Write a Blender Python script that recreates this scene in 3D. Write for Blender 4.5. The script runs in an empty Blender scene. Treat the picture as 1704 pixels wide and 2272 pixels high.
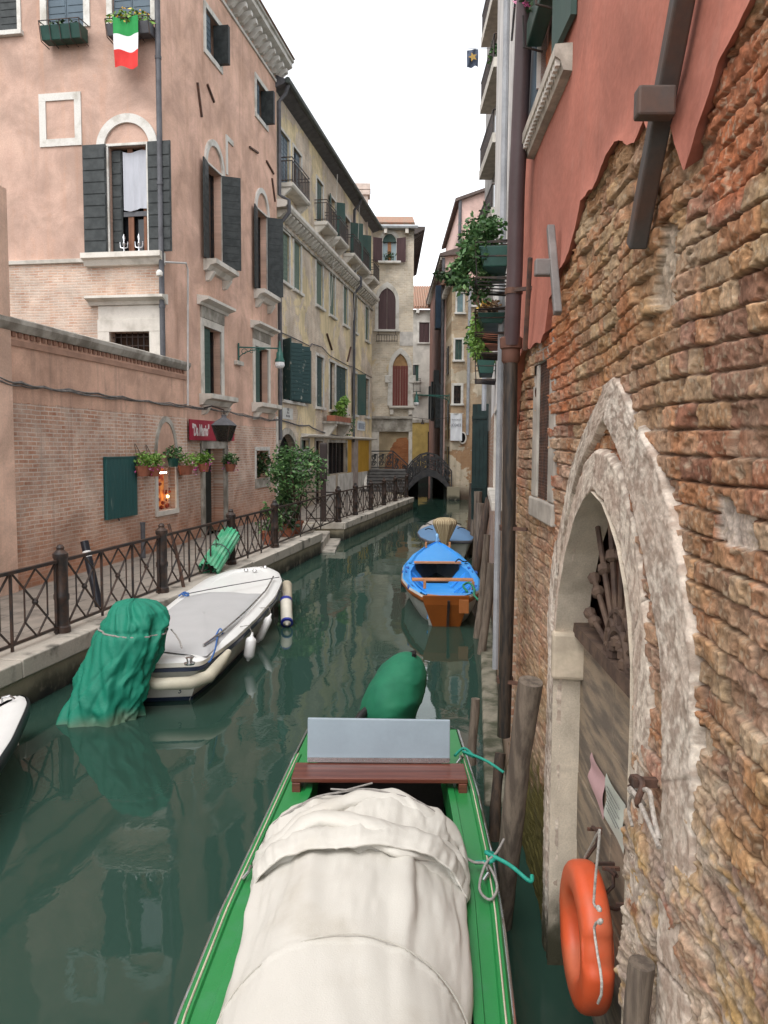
import bpy, math, random
import numpy as np
from mathutils import Vector, Matrix
random.seed(7)
scene = bpy.context.scene
COL = scene.collection
V3 = lambda *a: np.array(a, float)

# ---------------------------------------------------------------- camera
FPX, PPX, PPY, CAMH = 1800.0, 852.0, 1136.0, 3.0
TH, ROLL = math.atan((1136-990)/1800.0), 0.006
_F = V3(0, math.cos(TH), -math.sin(TH)); _R0 = V3(1, 0, 0); _U0 = np.cross(_R0, _F)
_R = _R0*math.cos(ROLL)+_U0*math.sin(ROLL); _U = _U0*math.cos(ROLL)-_R0*math.sin(ROLL)
CAM = V3(0, 0, CAMH)
def ray(x, y): return _F*FPX+_R*(x-PPX)-_U*(y-PPY)
def onz(x, y, z):
    d = ray(x, y); return CAM+d*((z-CAMH)/d[2])
def ony(x, y, Y):
    d = ray(x, y); return CAM+d*(Y/d[1])
cam = bpy.data.cameras.new('camera'); cam_o = bpy.data.objects.new('camera', cam); COL.objects.link(cam_o)
cam.sensor_fit = 'VERTICAL'; cam.sensor_height = 36; cam.sensor_width = 27; cam.lens = 36*FPX/2272
cam.clip_start = .05; cam.clip_end = 2000
cam_o.matrix_world = Matrix(((_R[0], _U[0], -_F[0], 0), (_R[1], _U[1], -_F[1], 0), (_R[2], _U[2], -_F[2], CAMH), (0, 0, 0, 1)))
scene.camera = cam_o

# ---------------------------------------------------------------- frames (wall coordinates)
class Fr:
    """a wall plane: s along the wall, o outward, z up"""
    def __init__(s, P, ang, side=1, X=None, N=None):
        s.P = V3(P[0], P[1], 0)
        s.X = V3(math.sin(ang), math.cos(ang), 0) if X is None else V3(*X)
        s.N = (V3(math.cos(ang), -math.sin(ang), 0)*side) if N is None else V3(*N)
    def p(s, a, o, z): return s.P+s.X*a+s.N*o+V3(0, 0, z)
    def q(s, x, y, o=0.0):
        d = ray(x, y); P = s.P+s.N*o; t = np.dot(P-CAM, s.N)/np.dot(d, s.N); w = CAM+d*t
        return float(np.dot(w-s.P, s.X)), float(w[2])
    def rect(s, tl, bl, tr, o=0.0):
        a, b, c = s.q(*tl, o), s.q(*bl, o), s.q(*tr, o)
        s0, s1 = (a[0]+b[0])/2, c[0]
        return [min(s0, s1), max(s0, s1), b[1], (a[1]+c[1])/2]

# ---------------------------------------------------------------- mesh builder
class MB:
    def __init__(s): s.v = []; s.f = []
    def add(s, vs, fs):
        n = len(s.v); s.v += [tuple(map(float, v)) for v in vs]; s.f += [tuple(i+n for i in f) for f in fs]; return s
    def loft(s, loops, cap=True, closed=True):
        n = len(loops[0]); vs = [p for l in loops for p in l]; fs = []
        for i in range(len(loops)-1):
            for j in range(n if closed else n-1):
                k = (j+1) % n; fs.append((i*n+j, i*n+k, (i+1)*n+k, (i+1)*n+j))
        if cap and closed: fs += [tuple(range(n)), tuple(range((len(loops)-1)*n, len(loops)*n))]
        return s.add(vs, fs)
    def box(s, F, s0, s1, o0, o1, z0, z1):
        return s.loft([[F.p(s0, o0, z0), F.p(s1, o0, z0), F.p(s1, o1, z0), F.p(s0, o1, z0)],
                       [F.p(s0, o0, z1), F.p(s1, o0, z1), F.p(s1, o1, z1), F.p(s0, o1, z1)]])
    def wbox(s, c, d, rz=0, M=None):
        M = M or Matrix.Rotation(rz, 3, 'Z'); c = Vector(c); P = []
        for z in (-1, 1): P.append([c+M@Vector((x*d[0]/2, y*d[1]/2, z*d[2]/2)) for x, y in ((-1, -1), (1, -1), (1, 1), (-1, 1))])
        return s.loft(P)
    def poly(s, F, pts, o0, o1):
        return s.loft([[F.p(a, o0, z) for a, z in pts], [F.p(a, o1, z) for a, z in pts]])
    def strip(s, F, A, B, o0, o1):
        """band between two open outlines A and B (same count), thickness o0..o1"""
        return s.loft([[F.p(*(x[0], o0, x[1])), F.p(x[0], o1, x[1]), F.p(y[0], o1, y[1]), F.p(y[0], o0, y[1])] for x, y in zip(A, B)])
    def tube(s, pts, r, n=8, cap=True, flat=1.0):
        P = [Vector(p) for p in pts]; R = r if hasattr(r, '__len__') else [r]*len(P)
        loops = []; up = None
        for i, p in enumerate(P):
            t = (P[min(i+1, len(P)-1)]-P[max(i-1, 0)]).normalized()
            if up is None: up = Vector((0, 0, 1)) if abs(t.z) < .9 else Vector((1, 0, 0))
            a = t.cross(up).normalized(); b = a.cross(t).normalized(); up = b
            loops.append([p+(a*math.cos(2*math.pi*k/n)+b*math.sin(2*math.pi*k/n)*flat)*R[i] for k in range(n)])
        return s.loft(loops, cap)
    def lathe(s, c, prof, n=12, ax=(0, 0, 1), ph=0):
        ax = Vector(ax).normalized(); a = ax.orthogonal().normalized(); b = ax.cross(a); c = Vector(c)
        return s.loft([[c+ax*z+(a*math.cos(ph+2*math.pi*k/n)+b*math.sin(ph+2*math.pi*k/n))*r for k in range(n)] for r, z in prof])
    def bar(s, p, q, w=.02, h=None, up=(0, 0, 1)):
        p, q = Vector(p), Vector(q); h = h or w; t = (q-p).normalized(); u = Vector(up)
        if abs(t.dot(u)) > .95: u = Vector((1, 0, 0))
        a = t.cross(u).normalized()*w/2; b = a.cross(t).normalized()*h/2
        return s.loft([[x-a-b, x+a-b, x+a+b, x-a+b] for x in (p, q)])
    def ball(s, c, r, n=8):
        r = r if hasattr(r, '__len__') else (r, r, r); c = Vector(c); L = []
        for i in range(n//2+1):
            th = math.pi*min(max(i/(n//2), .02), .98)
            L.append([c+Vector((r[0]*math.sin(th)*math.cos(2*math.pi*k/n), r[1]*math.sin(th)*math.sin(2*math.pi*k/n), -r[2]*math.cos(th))) for k in range(n)])
        return s.loft(L)
    def grid(s, P):
        m = len(P[0]); return s.add([p for r in P for p in r], [(i*m+j, i*m+j+1, (i+1)*m+j+1, (i+1)*m+j) for i in range(len(P)-1) for j in range(m-1)])
    def build(s, name, mat, parent=None, loc=None, smooth=None, bevel=0, fix=True, seg=2):
        root = parent
        while root is not None and root.parent is not None: root = root.parent
        L = V3(*(root['_loc'] if root is not None else (loc if loc is not None else np.mean(np.array(s.v), 0))))
        m = bpy.data.meshes.new(name); vv = np.array(s.v)-L
        m.from_pydata(vv.tolist(), [], s.f); m.validate()
        if fix:
            import bmesh
            bm = bmesh.new(); bm.from_mesh(m); bmesh.ops.recalc_face_normals(bm, faces=bm.faces); bm.to_mesh(m); bm.free()
        o = bpy.data.objects.new(name, m); COL.objects.link(o)
        if mat: m.materials.append(mat)
        if parent is not None: o.parent = parent
        else: o.location = L.tolist(); o['_loc'] = L.tolist()
        if smooth:
            m.polygons.foreach_set('use_smooth', [True]*len(m.polygons))
            if smooth < 179: m.set_sharp_from_angle(angle=math.radians(smooth))
        if bevel:
            b = o.modifiers.new('bevel', 'BEVEL'); b.width = bevel; b.segments = seg; b.limit_method = 'ANGLE'; b.angle_limit = .6
        return o
def tag(o, label=None, cat=None, group=None, kind=None):
    for k, v in (('label', label), ('category', cat), ('group', group), ('kind', kind)):
        if v: o[k] = v
    return o
def thing(name, label, cat, loc, group=None):
    o = bpy.data.objects.new(name, None); COL.objects.link(o); o.location = [float(x) for x in loc]; o['_loc'] = [float(x) for x in loc]
    o.empty_display_size = .2
    return tag(o, label, cat, group)
def copy_tree(o, parent=None):
    c = o.copy(); COL.objects.link(c)
    if parent: c.parent = parent
    for ch in o.children: copy_tree(ch, c)
    return c

# ---------------------------------------------------------------- materials
MATS = {}
class NT:
    def __init__(s, name):
        s.m = bpy.data.materials.new(name); s.m.use_nodes = True; s.t = s.m.node_tree; s.b = s.t.nodes['Principled BSDF']
    def n(s, typ, **k):
        x = s.t.nodes.new(typ)
        for a, v in k.items():
            if a.startswith('i_'):
                x.inputs[int(a[2:]) if a[2:].isdigit() else a[2:].replace('_', ' ')].default_value = v
            else: setattr(x, a, v)
        return x
    def l(s, a, b): s.t.links.new(a, b)
    def math(s, op, a, b=None, c=None, clamp=False):
        x = s.t.nodes.new('ShaderNodeMath'); x.operation = op; x.use_clamp = clamp
        for i, v in enumerate((a, b, c)):
            if v is None: continue
            if hasattr(v, 'is_linked'): s.l(v, x.inputs[i])
            else: x.inputs[i].default_value = v
        return x.outputs[0]
    def mix(s, f, a, b, bt='MIX'):
        x = s.t.nodes.new('ShaderNodeMix'); x.data_type = 'RGBA'; x.blend_type = bt
        for v, i in ((f, 0), (a, 6), (b, 7)):
            if hasattr(v, 'is_linked'): s.l(v, x.inputs[i])
            else: x.inputs[i].default_value = v if i == 0 else ((*v, 1) if len(v) == 3 else v)
        return x.outputs[2]
    def ramp(s, f, lo, hi):
        x = s.n('ShaderNodeMapRange', clamp=True); x.interpolation_type = 'SMOOTHSTEP'; s.l(f, x.inputs[0]); x.inputs[1].default_value = lo; x.inputs[2].default_value = hi; return x.outputs[0]
    def noise(s, vec, scale, detail=4, rough=.55, dist=0):
        x = s.n('ShaderNodeTexNoise'); x.inputs['Scale'].default_value = scale; x.inputs['Detail'].default_value = detail; x.inputs['Roughness'].default_value = rough; x.inputs['Distortion'].default_value = dist
        if vec is not None: s.l(vec, x.inputs['Vector'])
        return x.outputs[0]
    def vmul(s, vec, k):
        x = s.n('ShaderNodeVectorMath', operation='MULTIPLY'); s.l(vec, x.inputs[0]); x.inputs[1].default_value = k; return x.outputs[0]
    def obj(s): return s.n('ShaderNodeTexCoord').outputs['Object']
    def bump(s, h, st, dist=.02, normal=None):
        x = s.n('ShaderNodeBump'); x.inputs['Strength'].default_value = st; x.inputs['Distance'].default_value = dist; s.l(h, x.inputs['Height'])
        if normal is not None: s.l(normal, x.inputs['Normal'])
        return x.outputs[0]
    def done(s, col=None, rough=.8, normal=None, spec=.3, metal=0):
        b = s.b
        if col is not None:
            if hasattr(col, 'is_linked'): s.l(col, b.inputs['Base Color'])
            else: b.inputs['Base Color'].default_value = (*col, 1)
        if hasattr(rough, 'is_linked'): s.l(rough, b.inputs['Roughness'])
        else: b.inputs['Roughness'].default_value = rough
        if normal is not None: s.l(normal, b.inputs['Normal'])
        b.inputs['Specular IOR Level'].default_value = spec; b.inputs['Metallic'].default_value = metal
        return s.m
def mat(name, col, rough=.7, var=.25, scale=3.0, bump=.1, stretch=(1, 1, 1), spec=.35, metal=0, col2=None, fine=40, bdist=.01, thr=(.35, .65)):
    """weathered material: base colour drifting to col2 by noise, fine grain and bump"""
    if name in MATS: return MATS[name]
    t = NT(name); v = t.vmul(t.obj(), stretch)
    n1 = t.noise(v, scale, 6); n2 = t.noise(v, fine, 3)
    c2 = col2 or tuple(c*(1-var) for c in col)
    c = t.mix(t.ramp(n1, *thr), col, c2)
    g = t.math('MULTIPLY_ADD', n2, var*1.2, 1-var*.6)
    c = t.mix(1.0, c, t.n('ShaderNodeCombineColor').outputs[0] if False else _grey(t, g), 'MULTIPLY')
    nb = t.bump(t.math('ADD', n1, t.math('MULTIPLY', n2, .5)), bump, bdist) if bump else None
    MATS[name] = t.done(c, t.math('MULTIPLY_ADD', n1, .2, rough-.1, clamp=True), nb, spec, metal); return MATS[name]
def _grey(t, g):
    x = t.n('ShaderNodeCombineColor')
    for i in range(3): t.l(g, x.inputs[i])
    return x.outputs[0]
def wallmat(name, X, p1, p2, b1=(.33, .13, .08), b2=(.42, .22, .13), mortar=(.5, .42, .34), zline=None, patch=None, zdir=0, bw=.26, bh=.075, ms=.012, streak=.3,
            stain=(.25, .22, .18), stain_amt=.3, low=None, smear=0.0, bump=.5, pscale=.5, zdark=None):
    """plaster over brick in wall coordinates: u along X, v up. zline: brick below it; patch=(scale,lo,hi): fallen plaster"""
    t = NT(name); o = t.obj()
    d = t.n('ShaderNodeVectorMath', operation='DOT_PRODUCT'); t.l(o, d.inputs[0]); d.inputs[1].default_value = X
    sp = t.n('ShaderNodeSeparateXYZ'); t.l(o, sp.inputs[0]); v = sp.outputs[2]
    cb = t.n('ShaderNodeCombineXYZ'); t.l(d.outputs['Value'], cb.inputs[0]); t.l(v, cb.inputs[1]); uv = cb.outputs[0]
    # warped brick coordinates
    wn = t.n('ShaderNodeTexNoise'); wn.inputs['Scale'].default_value = 1.3; t.l(uv, wn.inputs['Vector'])
    wv = t.n('ShaderNodeVectorMath', operation='MULTIPLY_ADD'); t.l(wn.outputs[1], wv.inputs[0]); wv.inputs[1].default_value = (.05, .05, 0); t.l(uv, wv.inputs[2])
    br = t.n('ShaderNodeTexBrick'); t.l(wv.outputs[0], br.inputs['Vector']); br.inputs['Scale'].default_value = 1; br.inputs['Mortar Size'].default_value = ms; br.inputs['Mortar Smooth'].default_value = .3
    br.inputs['Brick Width'].default_value = bw; br.inputs['Row Height'].default_value = bh; br.inputs['Bias'].default_value = 0
    br.inputs['Color1'].default_value = (*b1, 1); br.inputs['Color2'].default_value = (*b2, 1); br.inputs['Mortar'].default_value = (*mortar, 1)
    nL = t.noise(uv, .7, 5, .6); nM = t.noise(uv, 3.5, 6, .65); nF = t.noise(uv, 30, 3, .6)
    bc = t.mix(t.ramp(nM, .35, .75), br.outputs[0], tuple(.5*(m+k) for m, k in zip(mortar, b2)))
    if smear:  # pale lime wash left on the brick
        bc = t.mix(t.math('MULTIPLY', t.ramp(t.noise(uv, 1.6, 7, .7), .45, .6), smear), bc, mortar)
    if low:   # bare redder brick near the ground
        bc = t.mix(t.math('MULTIPLY', t.math('SUBTRACT', 1, t.ramp(t.math('ADD', v, t.math('MULTIPLY', nM, .8)), low[0], low[1])), .75), bc, low[2])
    pc = t.mix(t.ramp(t.noise(uv, pscale, 6, .6), .32, .68), p1, p2)
    st = t.noise(t.vmul(uv, (2.2, .16, 1)), 1.5, 5, .6)
    pc = t.mix(t.math('MULTIPLY', t.ramp(st, .5, .78), streak), pc, stain)
    pc = t.mix(t.math('MULTIPLY', t.ramp(nM, .56, .8), stain_amt), pc, stain)
    if patch or zline is not None:
        if patch:
            k = t.noise(uv, patch[0], 7, .62, .3)
            if zdir: k = t.math('ADD', k, t.math('MULTIPLY', t.math('SUBTRACT', v, 6), zdir))
            m = t.ramp(k, patch[1], patch[2])
        if zline is not None:
            z = t.math('LESS_THAN', t.math('ADD', v, t.math('MULTIPLY', t.math('SUBTRACT', nM, .5), .12)), zline)
            m = t.math('MAXIMUM', m, z) if patch else z
        col = t.mix(m, pc, bc)
        hb = t.math('MULTIPLY', m, t.math('MULTIPLY', br.outputs['Fac'], -1.0))
        h = t.math('ADD', t.math('MULTIPLY_ADD', m, -1.5, hb), t.math('MULTIPLY', nF, .5))
    else:
        col = pc; h = t.math('MULTIPLY_ADD', nF, .4, nM)
    col = t.mix(.35, col, t.mix(1.0, col, _grey(t, t.math('MULTIPLY_ADD', nF, 1.2, .4)), 'MULTIPLY'))
    bl = t.math('MULTIPLY_ADD', t.ramp(t.noise(uv, .8, 5, .65, .5), .3, .7), .42, .72)   # damp and faded areas of the wall itself
    rn = t.ramp(t.noise(t.vmul(uv, (3.5, .09, 1)), 1.2, 6, .7), .52, .72)
    col = t.mix(1.0, col, _grey(t, bl), 'MULTIPLY'); col = t.mix(t.math('MULTIPLY', rn, streak*.8), col, stain)
    if zdark:  # tide mark
        col = t.mix(t.math('SUBTRACT', 1, t.ramp(t.math('ADD', v, t.math('MULTIPLY', nM, .4)), zdark[0], zdark[1])), col, zdark[2])
    MATS[name] = t.done(col, .88, t.bump(h, bump, .012), .2); return MATS[name]
def foliage(name, a, b, c=None):
    t = NT(name); g = t.n('ShaderNodeNewGeometry'); r = g.outputs['Random Per Island']
    col = t.mix(t.ramp(r, .1, .9), a, b)
    if c: col = t.mix(t.ramp(r, .86, .88), col, c)
    t.b.inputs['Transmission Weight'].default_value = 0
    t.b.inputs['Subsurface Weight'].default_value = 0
    MATS[name] = t.done(col, .5, None, .4); return MATS[name]
stone = mat('istrian_stone', (.62, .58, .52), .75, .3, 2.5, .2, col2=(.4, .37, .32), thr=(.45, .75))
stone_d = mat('dirty_stone', (.45, .42, .37), .8, .35, 2.0, .3, col2=(.2, .18, .15))
white_frame = mat('white_stone', (.58, .56, .52), .75, .3, 3, .2, col2=(.38, .35, .3), thr=(.45, .75))
iron = mat('painted_iron', (.022, .02, .02), .5, .3, 8, .1, col2=(.06, .035, .025))
iron_rust = mat('rusty_iron', (.05, .032, .026), .7, .4, 12, .3, col2=(.12, .06, .04))
lead = mat('lead_grey', (.10, .10, .11), .55, .3, 4, .1)
glass_dark = mat('dark_glass', (.012, .013, .015), .12, .2, 2, 0, spec=.5)
void = mat('dark_interior', (.008, .007, .007), .9, .3, 2, 0)
sh_green = mat('green_shutter', (.028, .07, .06), .6, .35, 4, .1, (1, 1, .3), col2=(.05, .085, .07))
sh_dark = mat('black_shutter', (.018, .022, .022), .55, .4, 6, .1, col2=(.04, .045, .045))
sh_blue = mat('blue_grey_shutter', (.085, .12, .15), .5, .15, 2, .05)
sh_pale = mat('pale_green_shutter', (.13, .18, .14), .6, .25, 3, .1, (3, 3, .3), col2=(.09, .14, .11))
sh_peel = mat('peeling_green_shutter', (.022, .055, .055), .65, .4, 5, .2, col2=(.25, .26, .23), thr=(.6, .72))
sh_brown = mat('brown_shutter', (.075, .04, .042), .6, .25, 4, .1, (3, 3, .3))
sh_red = mat('red_brown_shutter', (.17, .045, .035), .6, .25, 4, .1, (4, 4, .3))
wood_old = mat('grey_old_wood', (.17, .125, .09), .85, .4, 3, .4, (6, 6, .5), col2=(.08, .06, .045))
curtain = mat('white_curtain', (.42, .43, .47), .9, .1, 3, .2, (3, 3, .5))
tile = mat('roof_tile', (.36, .17, .11), .85, .45, 7, .3, col2=(.25, .2, .15))
leaf_mid = foliage('leaf_green', (.025, .07, .018), (.075, .17, .05), (.15, .26, .09))
leaf_dark = foliage('leaf_dark', (.012, .035, .012), (.045, .09, .025))
leaf_lime = foliage('leaf_lime', (.08, .18, .02), (.2, .34, .06))
flower_mix = foliage('flowers', (.35, .03, .16), (.55, .08, .3), (.7, .3, .5))
flower_yel = foliage('flowers_yellow', (.7, .35, .03), (.75, .5, .08))
terra = mat('terracotta', (.33, .12, .07), .8, .3, 5, .1)
planter_green = mat('planter_green', (.012, .06, .045), .45, .25, 4, .05)
bark = mat('stem_bark', (.09, .06, .04), .9, .3, 8, .2)

# ---------------------------------------------------------------- generic pieces
def leaves(mb, c, rad, n, size, seed=0, droop=0.0, clumps=0):
    r = random.Random(seed); c = Vector(c)
    cl = []
    for i in range(clumps):
        d = Vector((r.gauss(0, 1), r.gauss(0, 1), r.gauss(0, 1))).normalized()*r.uniform(.3, 1)
        cl.append((Vector((d.x*rad[0], d.y*rad[1], d.z*rad[2])), r.uniform(.25, .5)))
    for i in range(n):
        d = Vector((r.gauss(0, 1), r.gauss(0, 1), r.gauss(0, 1))).normalized()*(r.random()**.4)
        if cl:
            k, w = r.choice(cl); p = c+k+Vector((d.x*rad[0], d.y*rad[1], d.z*rad[2]))*w
        else: p = c+Vector((d.x*rad[0], d.y*rad[1], d.z*rad[2]))
        t = Vector((r.gauss(0, 1), r.gauss(0, 1), r.gauss(-droop, .6))).normalized()
        s = size*r.uniform(.6, 1.3); a = t.orthogonal().normalized(); a.rotate(Matrix.Rotation(r.uniform(0, 6.28), 3, t)); b = t.cross(a)*.06*s
        w = a*s*.28
        mb.add([p, p+t*s*.45+w+b, p+t*s, p+t*s*.45-w+b], [(0, 1, 2, 3)])
    return mb
def arc(cx, cz, rx, rz, a0, a1, n):
    return [(cx+rx*math.cos(a0+(a1-a0)*i/n), cz+rz*math.sin(a0+(a1-a0)*i/n)) for i in range(n+1)]
def ogee(s0, s1, zs, zt, n=8):
    """pointed gothic outline from (s0,zs) over the apex to (s1,zs)"""
    c = (s0+s1)/2; h = zt-zs; w = (s1-s0)/2; L = []
    for i in range(n+1):
        t = i/n; L.append((s0+w*(t**1.7), zs+h*(1-(1-t)**1.9)*.86+h*.14*t**4))
    return L+[(2*c-a, z) for a, z in reversed(L[:-1])]
def wallgrid(mb, F, s0, s1, z0, z1, holes, o=0.0, depth=.22):
    S = sorted({s0, s1, *[h[0] for h in holes], *[h[1] for h in holes]}); S = [x for x in S if s0 <= x <= s1]
    Z = sorted({z0, z1, *[h[2] for h in holes], *[h[3] for h in holes]}); Z = [x for x in Z if z0 <= x <= z1]
    for i in range(len(S)-1):
        for j in range(len(Z)-1):
            a, b = (S[i]+S[i+1])/2, (Z[j]+Z[j+1])/2
            if any(h[0] < a < h[1] and h[2] < b < h[3] for h in holes): continue
            mb.add([F.p(S[i], o, Z[j]), F.p(S[i+1], o, Z[j]), F.p(S[i+1], o, Z[j+1]), F.p(S[i], o, Z[j+1])], [(0, 1, 2, 3)])
    for a, b, c, d in holes:
        c_ = [(a, c), (b, c), (b, d), (a, d)]
        mb.loft([[F.p(x, o, z) for x, z in c_], [F.p(x, o-depth, z) for x, z in c_]], cap=False)
        mb.add([F.p(x, o-depth, z) for x, z in c_], [(0, 1, 2, 3)])
def body(mb, F, s0, s1, z0, z1, D, o=0.0, front=False, s0_face=True):
    """sides, back and top of a house body behind its facade"""
    a = [F.p(s0, o, z0), F.p(s1, o, z0), F.p(s1, o-D, z0), F.p(s0, o-D, z0)]; b = [F.p(s0, o, z1), F.p(s1, o, z1), F.p(s1, o-D, z1), F.p(s0, o-D, z1)]
    fs = [(1, 2, 6, 5), (2, 3, 7, 6), (4, 5, 6, 7)]
    if s0_face: fs.append((3, 0, 4, 7))
    if front: fs.append((0, 1, 5, 4))
    mb.add(a+b, fs)
def surround(F, R, w, o0, o1, ws=None, top=True, sill_out=0):
    """stone frame around opening R, butt-jointed"""
    a, b, c, d = R; ws = ws or w; mb = MB()
    mb.box(F, a-w, a, o0, o1, c, d); mb.box(F, b, b+w, o0, o1, c, d)
    if top: mb.box(F, a-w, b+w, o0, o1+.003, d, d+w)
    return mb
def window(F, root, R, o=0.0, w=.1, fm=None, pane=glass_dark, shutter=None, style='closed', sm=None, sill=True, depth=.2, sillm=None, label=None, so=.12, bars=True):
    """one window as a part of its house: frame > pane, shutter, sill"""
    fm = fm or white_frame; a, b, c, d = R
    f = surround(F, R, w, o-.03, o+.035).build('window', fm, root, bevel=.006)
    if label: f['label'] = label
    if sill:
        MB().box(F, a-w-.05, b+w+.05, o-.02, o+so, c-.11, c-.001).build('sill', sillm or fm, f, bevel=.01)
    if style != 'closed':
        m = MB().box(F, a, b, o-depth, o-depth+.03, c, d)
        m.build('pane', pane, f)
        if bars:
            m = MB(); k = .05
            m.box(F, a, a+k, o-depth+.03, o-depth+.07, c, d); m.box(F, b-k, b, o-depth+.03, o-depth+.07, c, d); m.box(F, (a+b)/2-.03, (a+b)/2+.03, o-depth+.03, o-depth+.075, c, d)
            m.build('sash', sm if style == 'sash' and sm else iron, f)
    if shutter:
        def leaf(x0, x1, oo=o-.1, t=.04):
            m = MB().box(F, x0, x1, oo, oo+t, c+.01, d-.01)
            n = max(3, int((d-c)/.16))
            for i in range(n):   # louvre / batten relief
                z = c+.05+(d-c-.1)*i/n; m.box(F, x0+.03, x1-.03, oo+t, oo+t+.012, z, z+(d-c-.1)/n*.82)
            m.build('shutter', shutter, f, bevel=0)
        mid = (a+b)/2
        if style == 'closed': leaf(a+.005, mid-.006); leaf(mid+.006, b-.005)
        elif style == 'half': leaf(a+.005, mid-.006)
        elif style == 'halfr': leaf(mid+.006, b-.005)
        elif style == 'open':
            hw = (b-a)/2
            leaf(a-w-hw*.8, a-.02, o+.045); leaf(b+.02, b+w+hw*.8, o+.045)
        elif style in ('jut', 'jutl', 'jutr'):   # near leaf folded back, far leaf standing out   # leaves standing out from the wall
            hw = (b-a)/2
            for sd, x in ((-1, a), (1, b)):
                if style == 'jutl' and sd > 0 or style == 'jutr' and sd < 0: continue
                ang = math.radians(9 if sd < 0 else 60); ex, eo = x+sd*hw*math.cos(ang), hw*math.sin(ang); nx, no = sd*math.sin(ang)*.02, -math.cos(ang)*.02
                m = MB().loft([[F.p(x+nx, o+.03+no, z), F.p(ex+nx, o+.03+eo+no, z), F.p(ex-nx, o+.03+eo-no, z), F.p(x-nx, o+.03-no, z)] for z in (c, d)])
                n = max(3, int((d-c)/.2))
                for i in range(n):
                    z = c+.04+(d-c-.08)*i/n; zt = z+(d-c-.08)/n*.84; q = 1.35
                    m.loft([[F.p(x+nx*q+(ex-x)*.06, o+.03+eo*.06+no*q, h), F.p(ex+nx*q-(ex-x)*.06, o+.03+eo*.94+no*q, h), F.p(ex-nx*q-(ex-x)*.06, o+.03+eo*.94-no*q, h), F.p(x-nx*q+(ex-x)*.06, o+.03+eo*.06-no*q, h)] for h in (z, zt)])
                m.build('shutter', shutter, f)
    return f
def cornice(F, s0, s1, z, o, prof):
    """moulding: profile of (out, dz)"""
    pts = prof; return MB().loft([[F.p(s, o+a, z+b) for a, b in pts] for s in (s0, s1)])
def text(name, string, F, s, z, h, o, m, parent, sx=1.0, flip=1, bold=0.0, extr=.003, align='CENTER', fit=None):
    cu = bpy.data.curves.new(name, 'FONT'); cu.body = string; cu.align_x = align; cu.size = 1.4*h; cu.extrude = extr; cu.offset = bold; cu.resolution_u = 3
    ob = bpy.data.objects.new(name, cu); COL.objects.link(ob)
    bpy.context.view_layer.update()
    me = bpy.data.meshes.new_from_object(ob.evaluated_get(bpy.context.evaluated_depsgraph_get()))
    bpy.data.objects.remove(ob)
    if fit: xs_ = [v.co.x for v in me.vertices]; sx = fit/(max(xs_)-min(xs_))
    X, N = F.X*flip, F.N; P = F.p(s, o, z); mb = MB()
    mb.add([P+X*v.co.x*sx+V3(0, 0, v.co.y)+N*v.co.z for v in me.vertices], [tuple(p.vertices) for p in me.polygons])
    return mb.build(name, m, parent)
def resample(pts, n):
    p = np.array(pts, float); d = np.r_[0, np.cumsum(np.linalg.norm(np.diff(p, axis=0), axis=1))]; t = np.linspace(0, d[-1], n)
    return np.stack([np.interp(t, d, p[:, 0]), np.interp(t, d, p[:, 1])], -1)
# ================================================================ crops of the photograph -> photograph pixels
cA = lambda x, y: (x/2.592, y/2.592)
cB = lambda x, y: (x/2.592, 560+y/2.592)
cC = lambda x, y: (x/2.592, 1100+y/2.592)
cD = lambda x, y: (560+x/3.072, 150+y/3.072)
cE = lambda x, y: (560+x/3.072, 640+y/3.072)
cG = lambda x, y: (780+x/4.1475, 1100+y/4.1475)
r1 = lambda x, y: (1000+x/2.3565, y/2.3565)
r2 = lambda x, y: (1000+x/2.3565, 600+y/2.3565)
r3 = lambda x, y: (1000+x/2.3565, 1200+y/2.3565)
r4 = lambda x, y: (1000+x/2.3565, 1672+y/2.3565)
cL = lambda x, y: (400+x/2.0738, 1400+y/2.0738)
z1 = lambda x, y: (600+x/6.636, 200+y/6.636)
z2 = lambda x, y: (600+x/6.636, 520+y/6.636)
z3 = lambda x, y: (600+x/6.636, 840+y/6.636)
z4 = lambda x, y: (800+x/8.285, 470+y/8.285)
z5 = lambda x, y: (800+x/5.528, 730+y/5.528)
z6 = lambda x, y: (950+x/6.5045, 420+y/6.5045)
z7 = lambda x, y: (980+x/5.53, 740+y/5.53)
z8 = lambda x, y: (400+x/5.53, 880+y/5.53)
QZ = .56                                            # quay level above the water
_B = onz(470, 1185, QZ)
FL = Fr(_B[:2], math.atan((1150-852)/1800))         # the canal side of the left-hand houses
s_wall = FL.q(413, 811, .12)[0]                     # end of the courtyard wall
s_c = FL.q(365, 600)[0]                             # corner of the pink house
s_e = FL.q(615, 700)[0]                             # its far end
s_o = FL.q(828, 700)[0]                             # far end of the ochre house
P_c = FL.p(s_c, 0, 0)
FA = Fr(P_c[:2], 0, X=-FL.N, N=-FL.X)               # the pink house's face towards us
Xl = tuple(FL.X)

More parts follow.
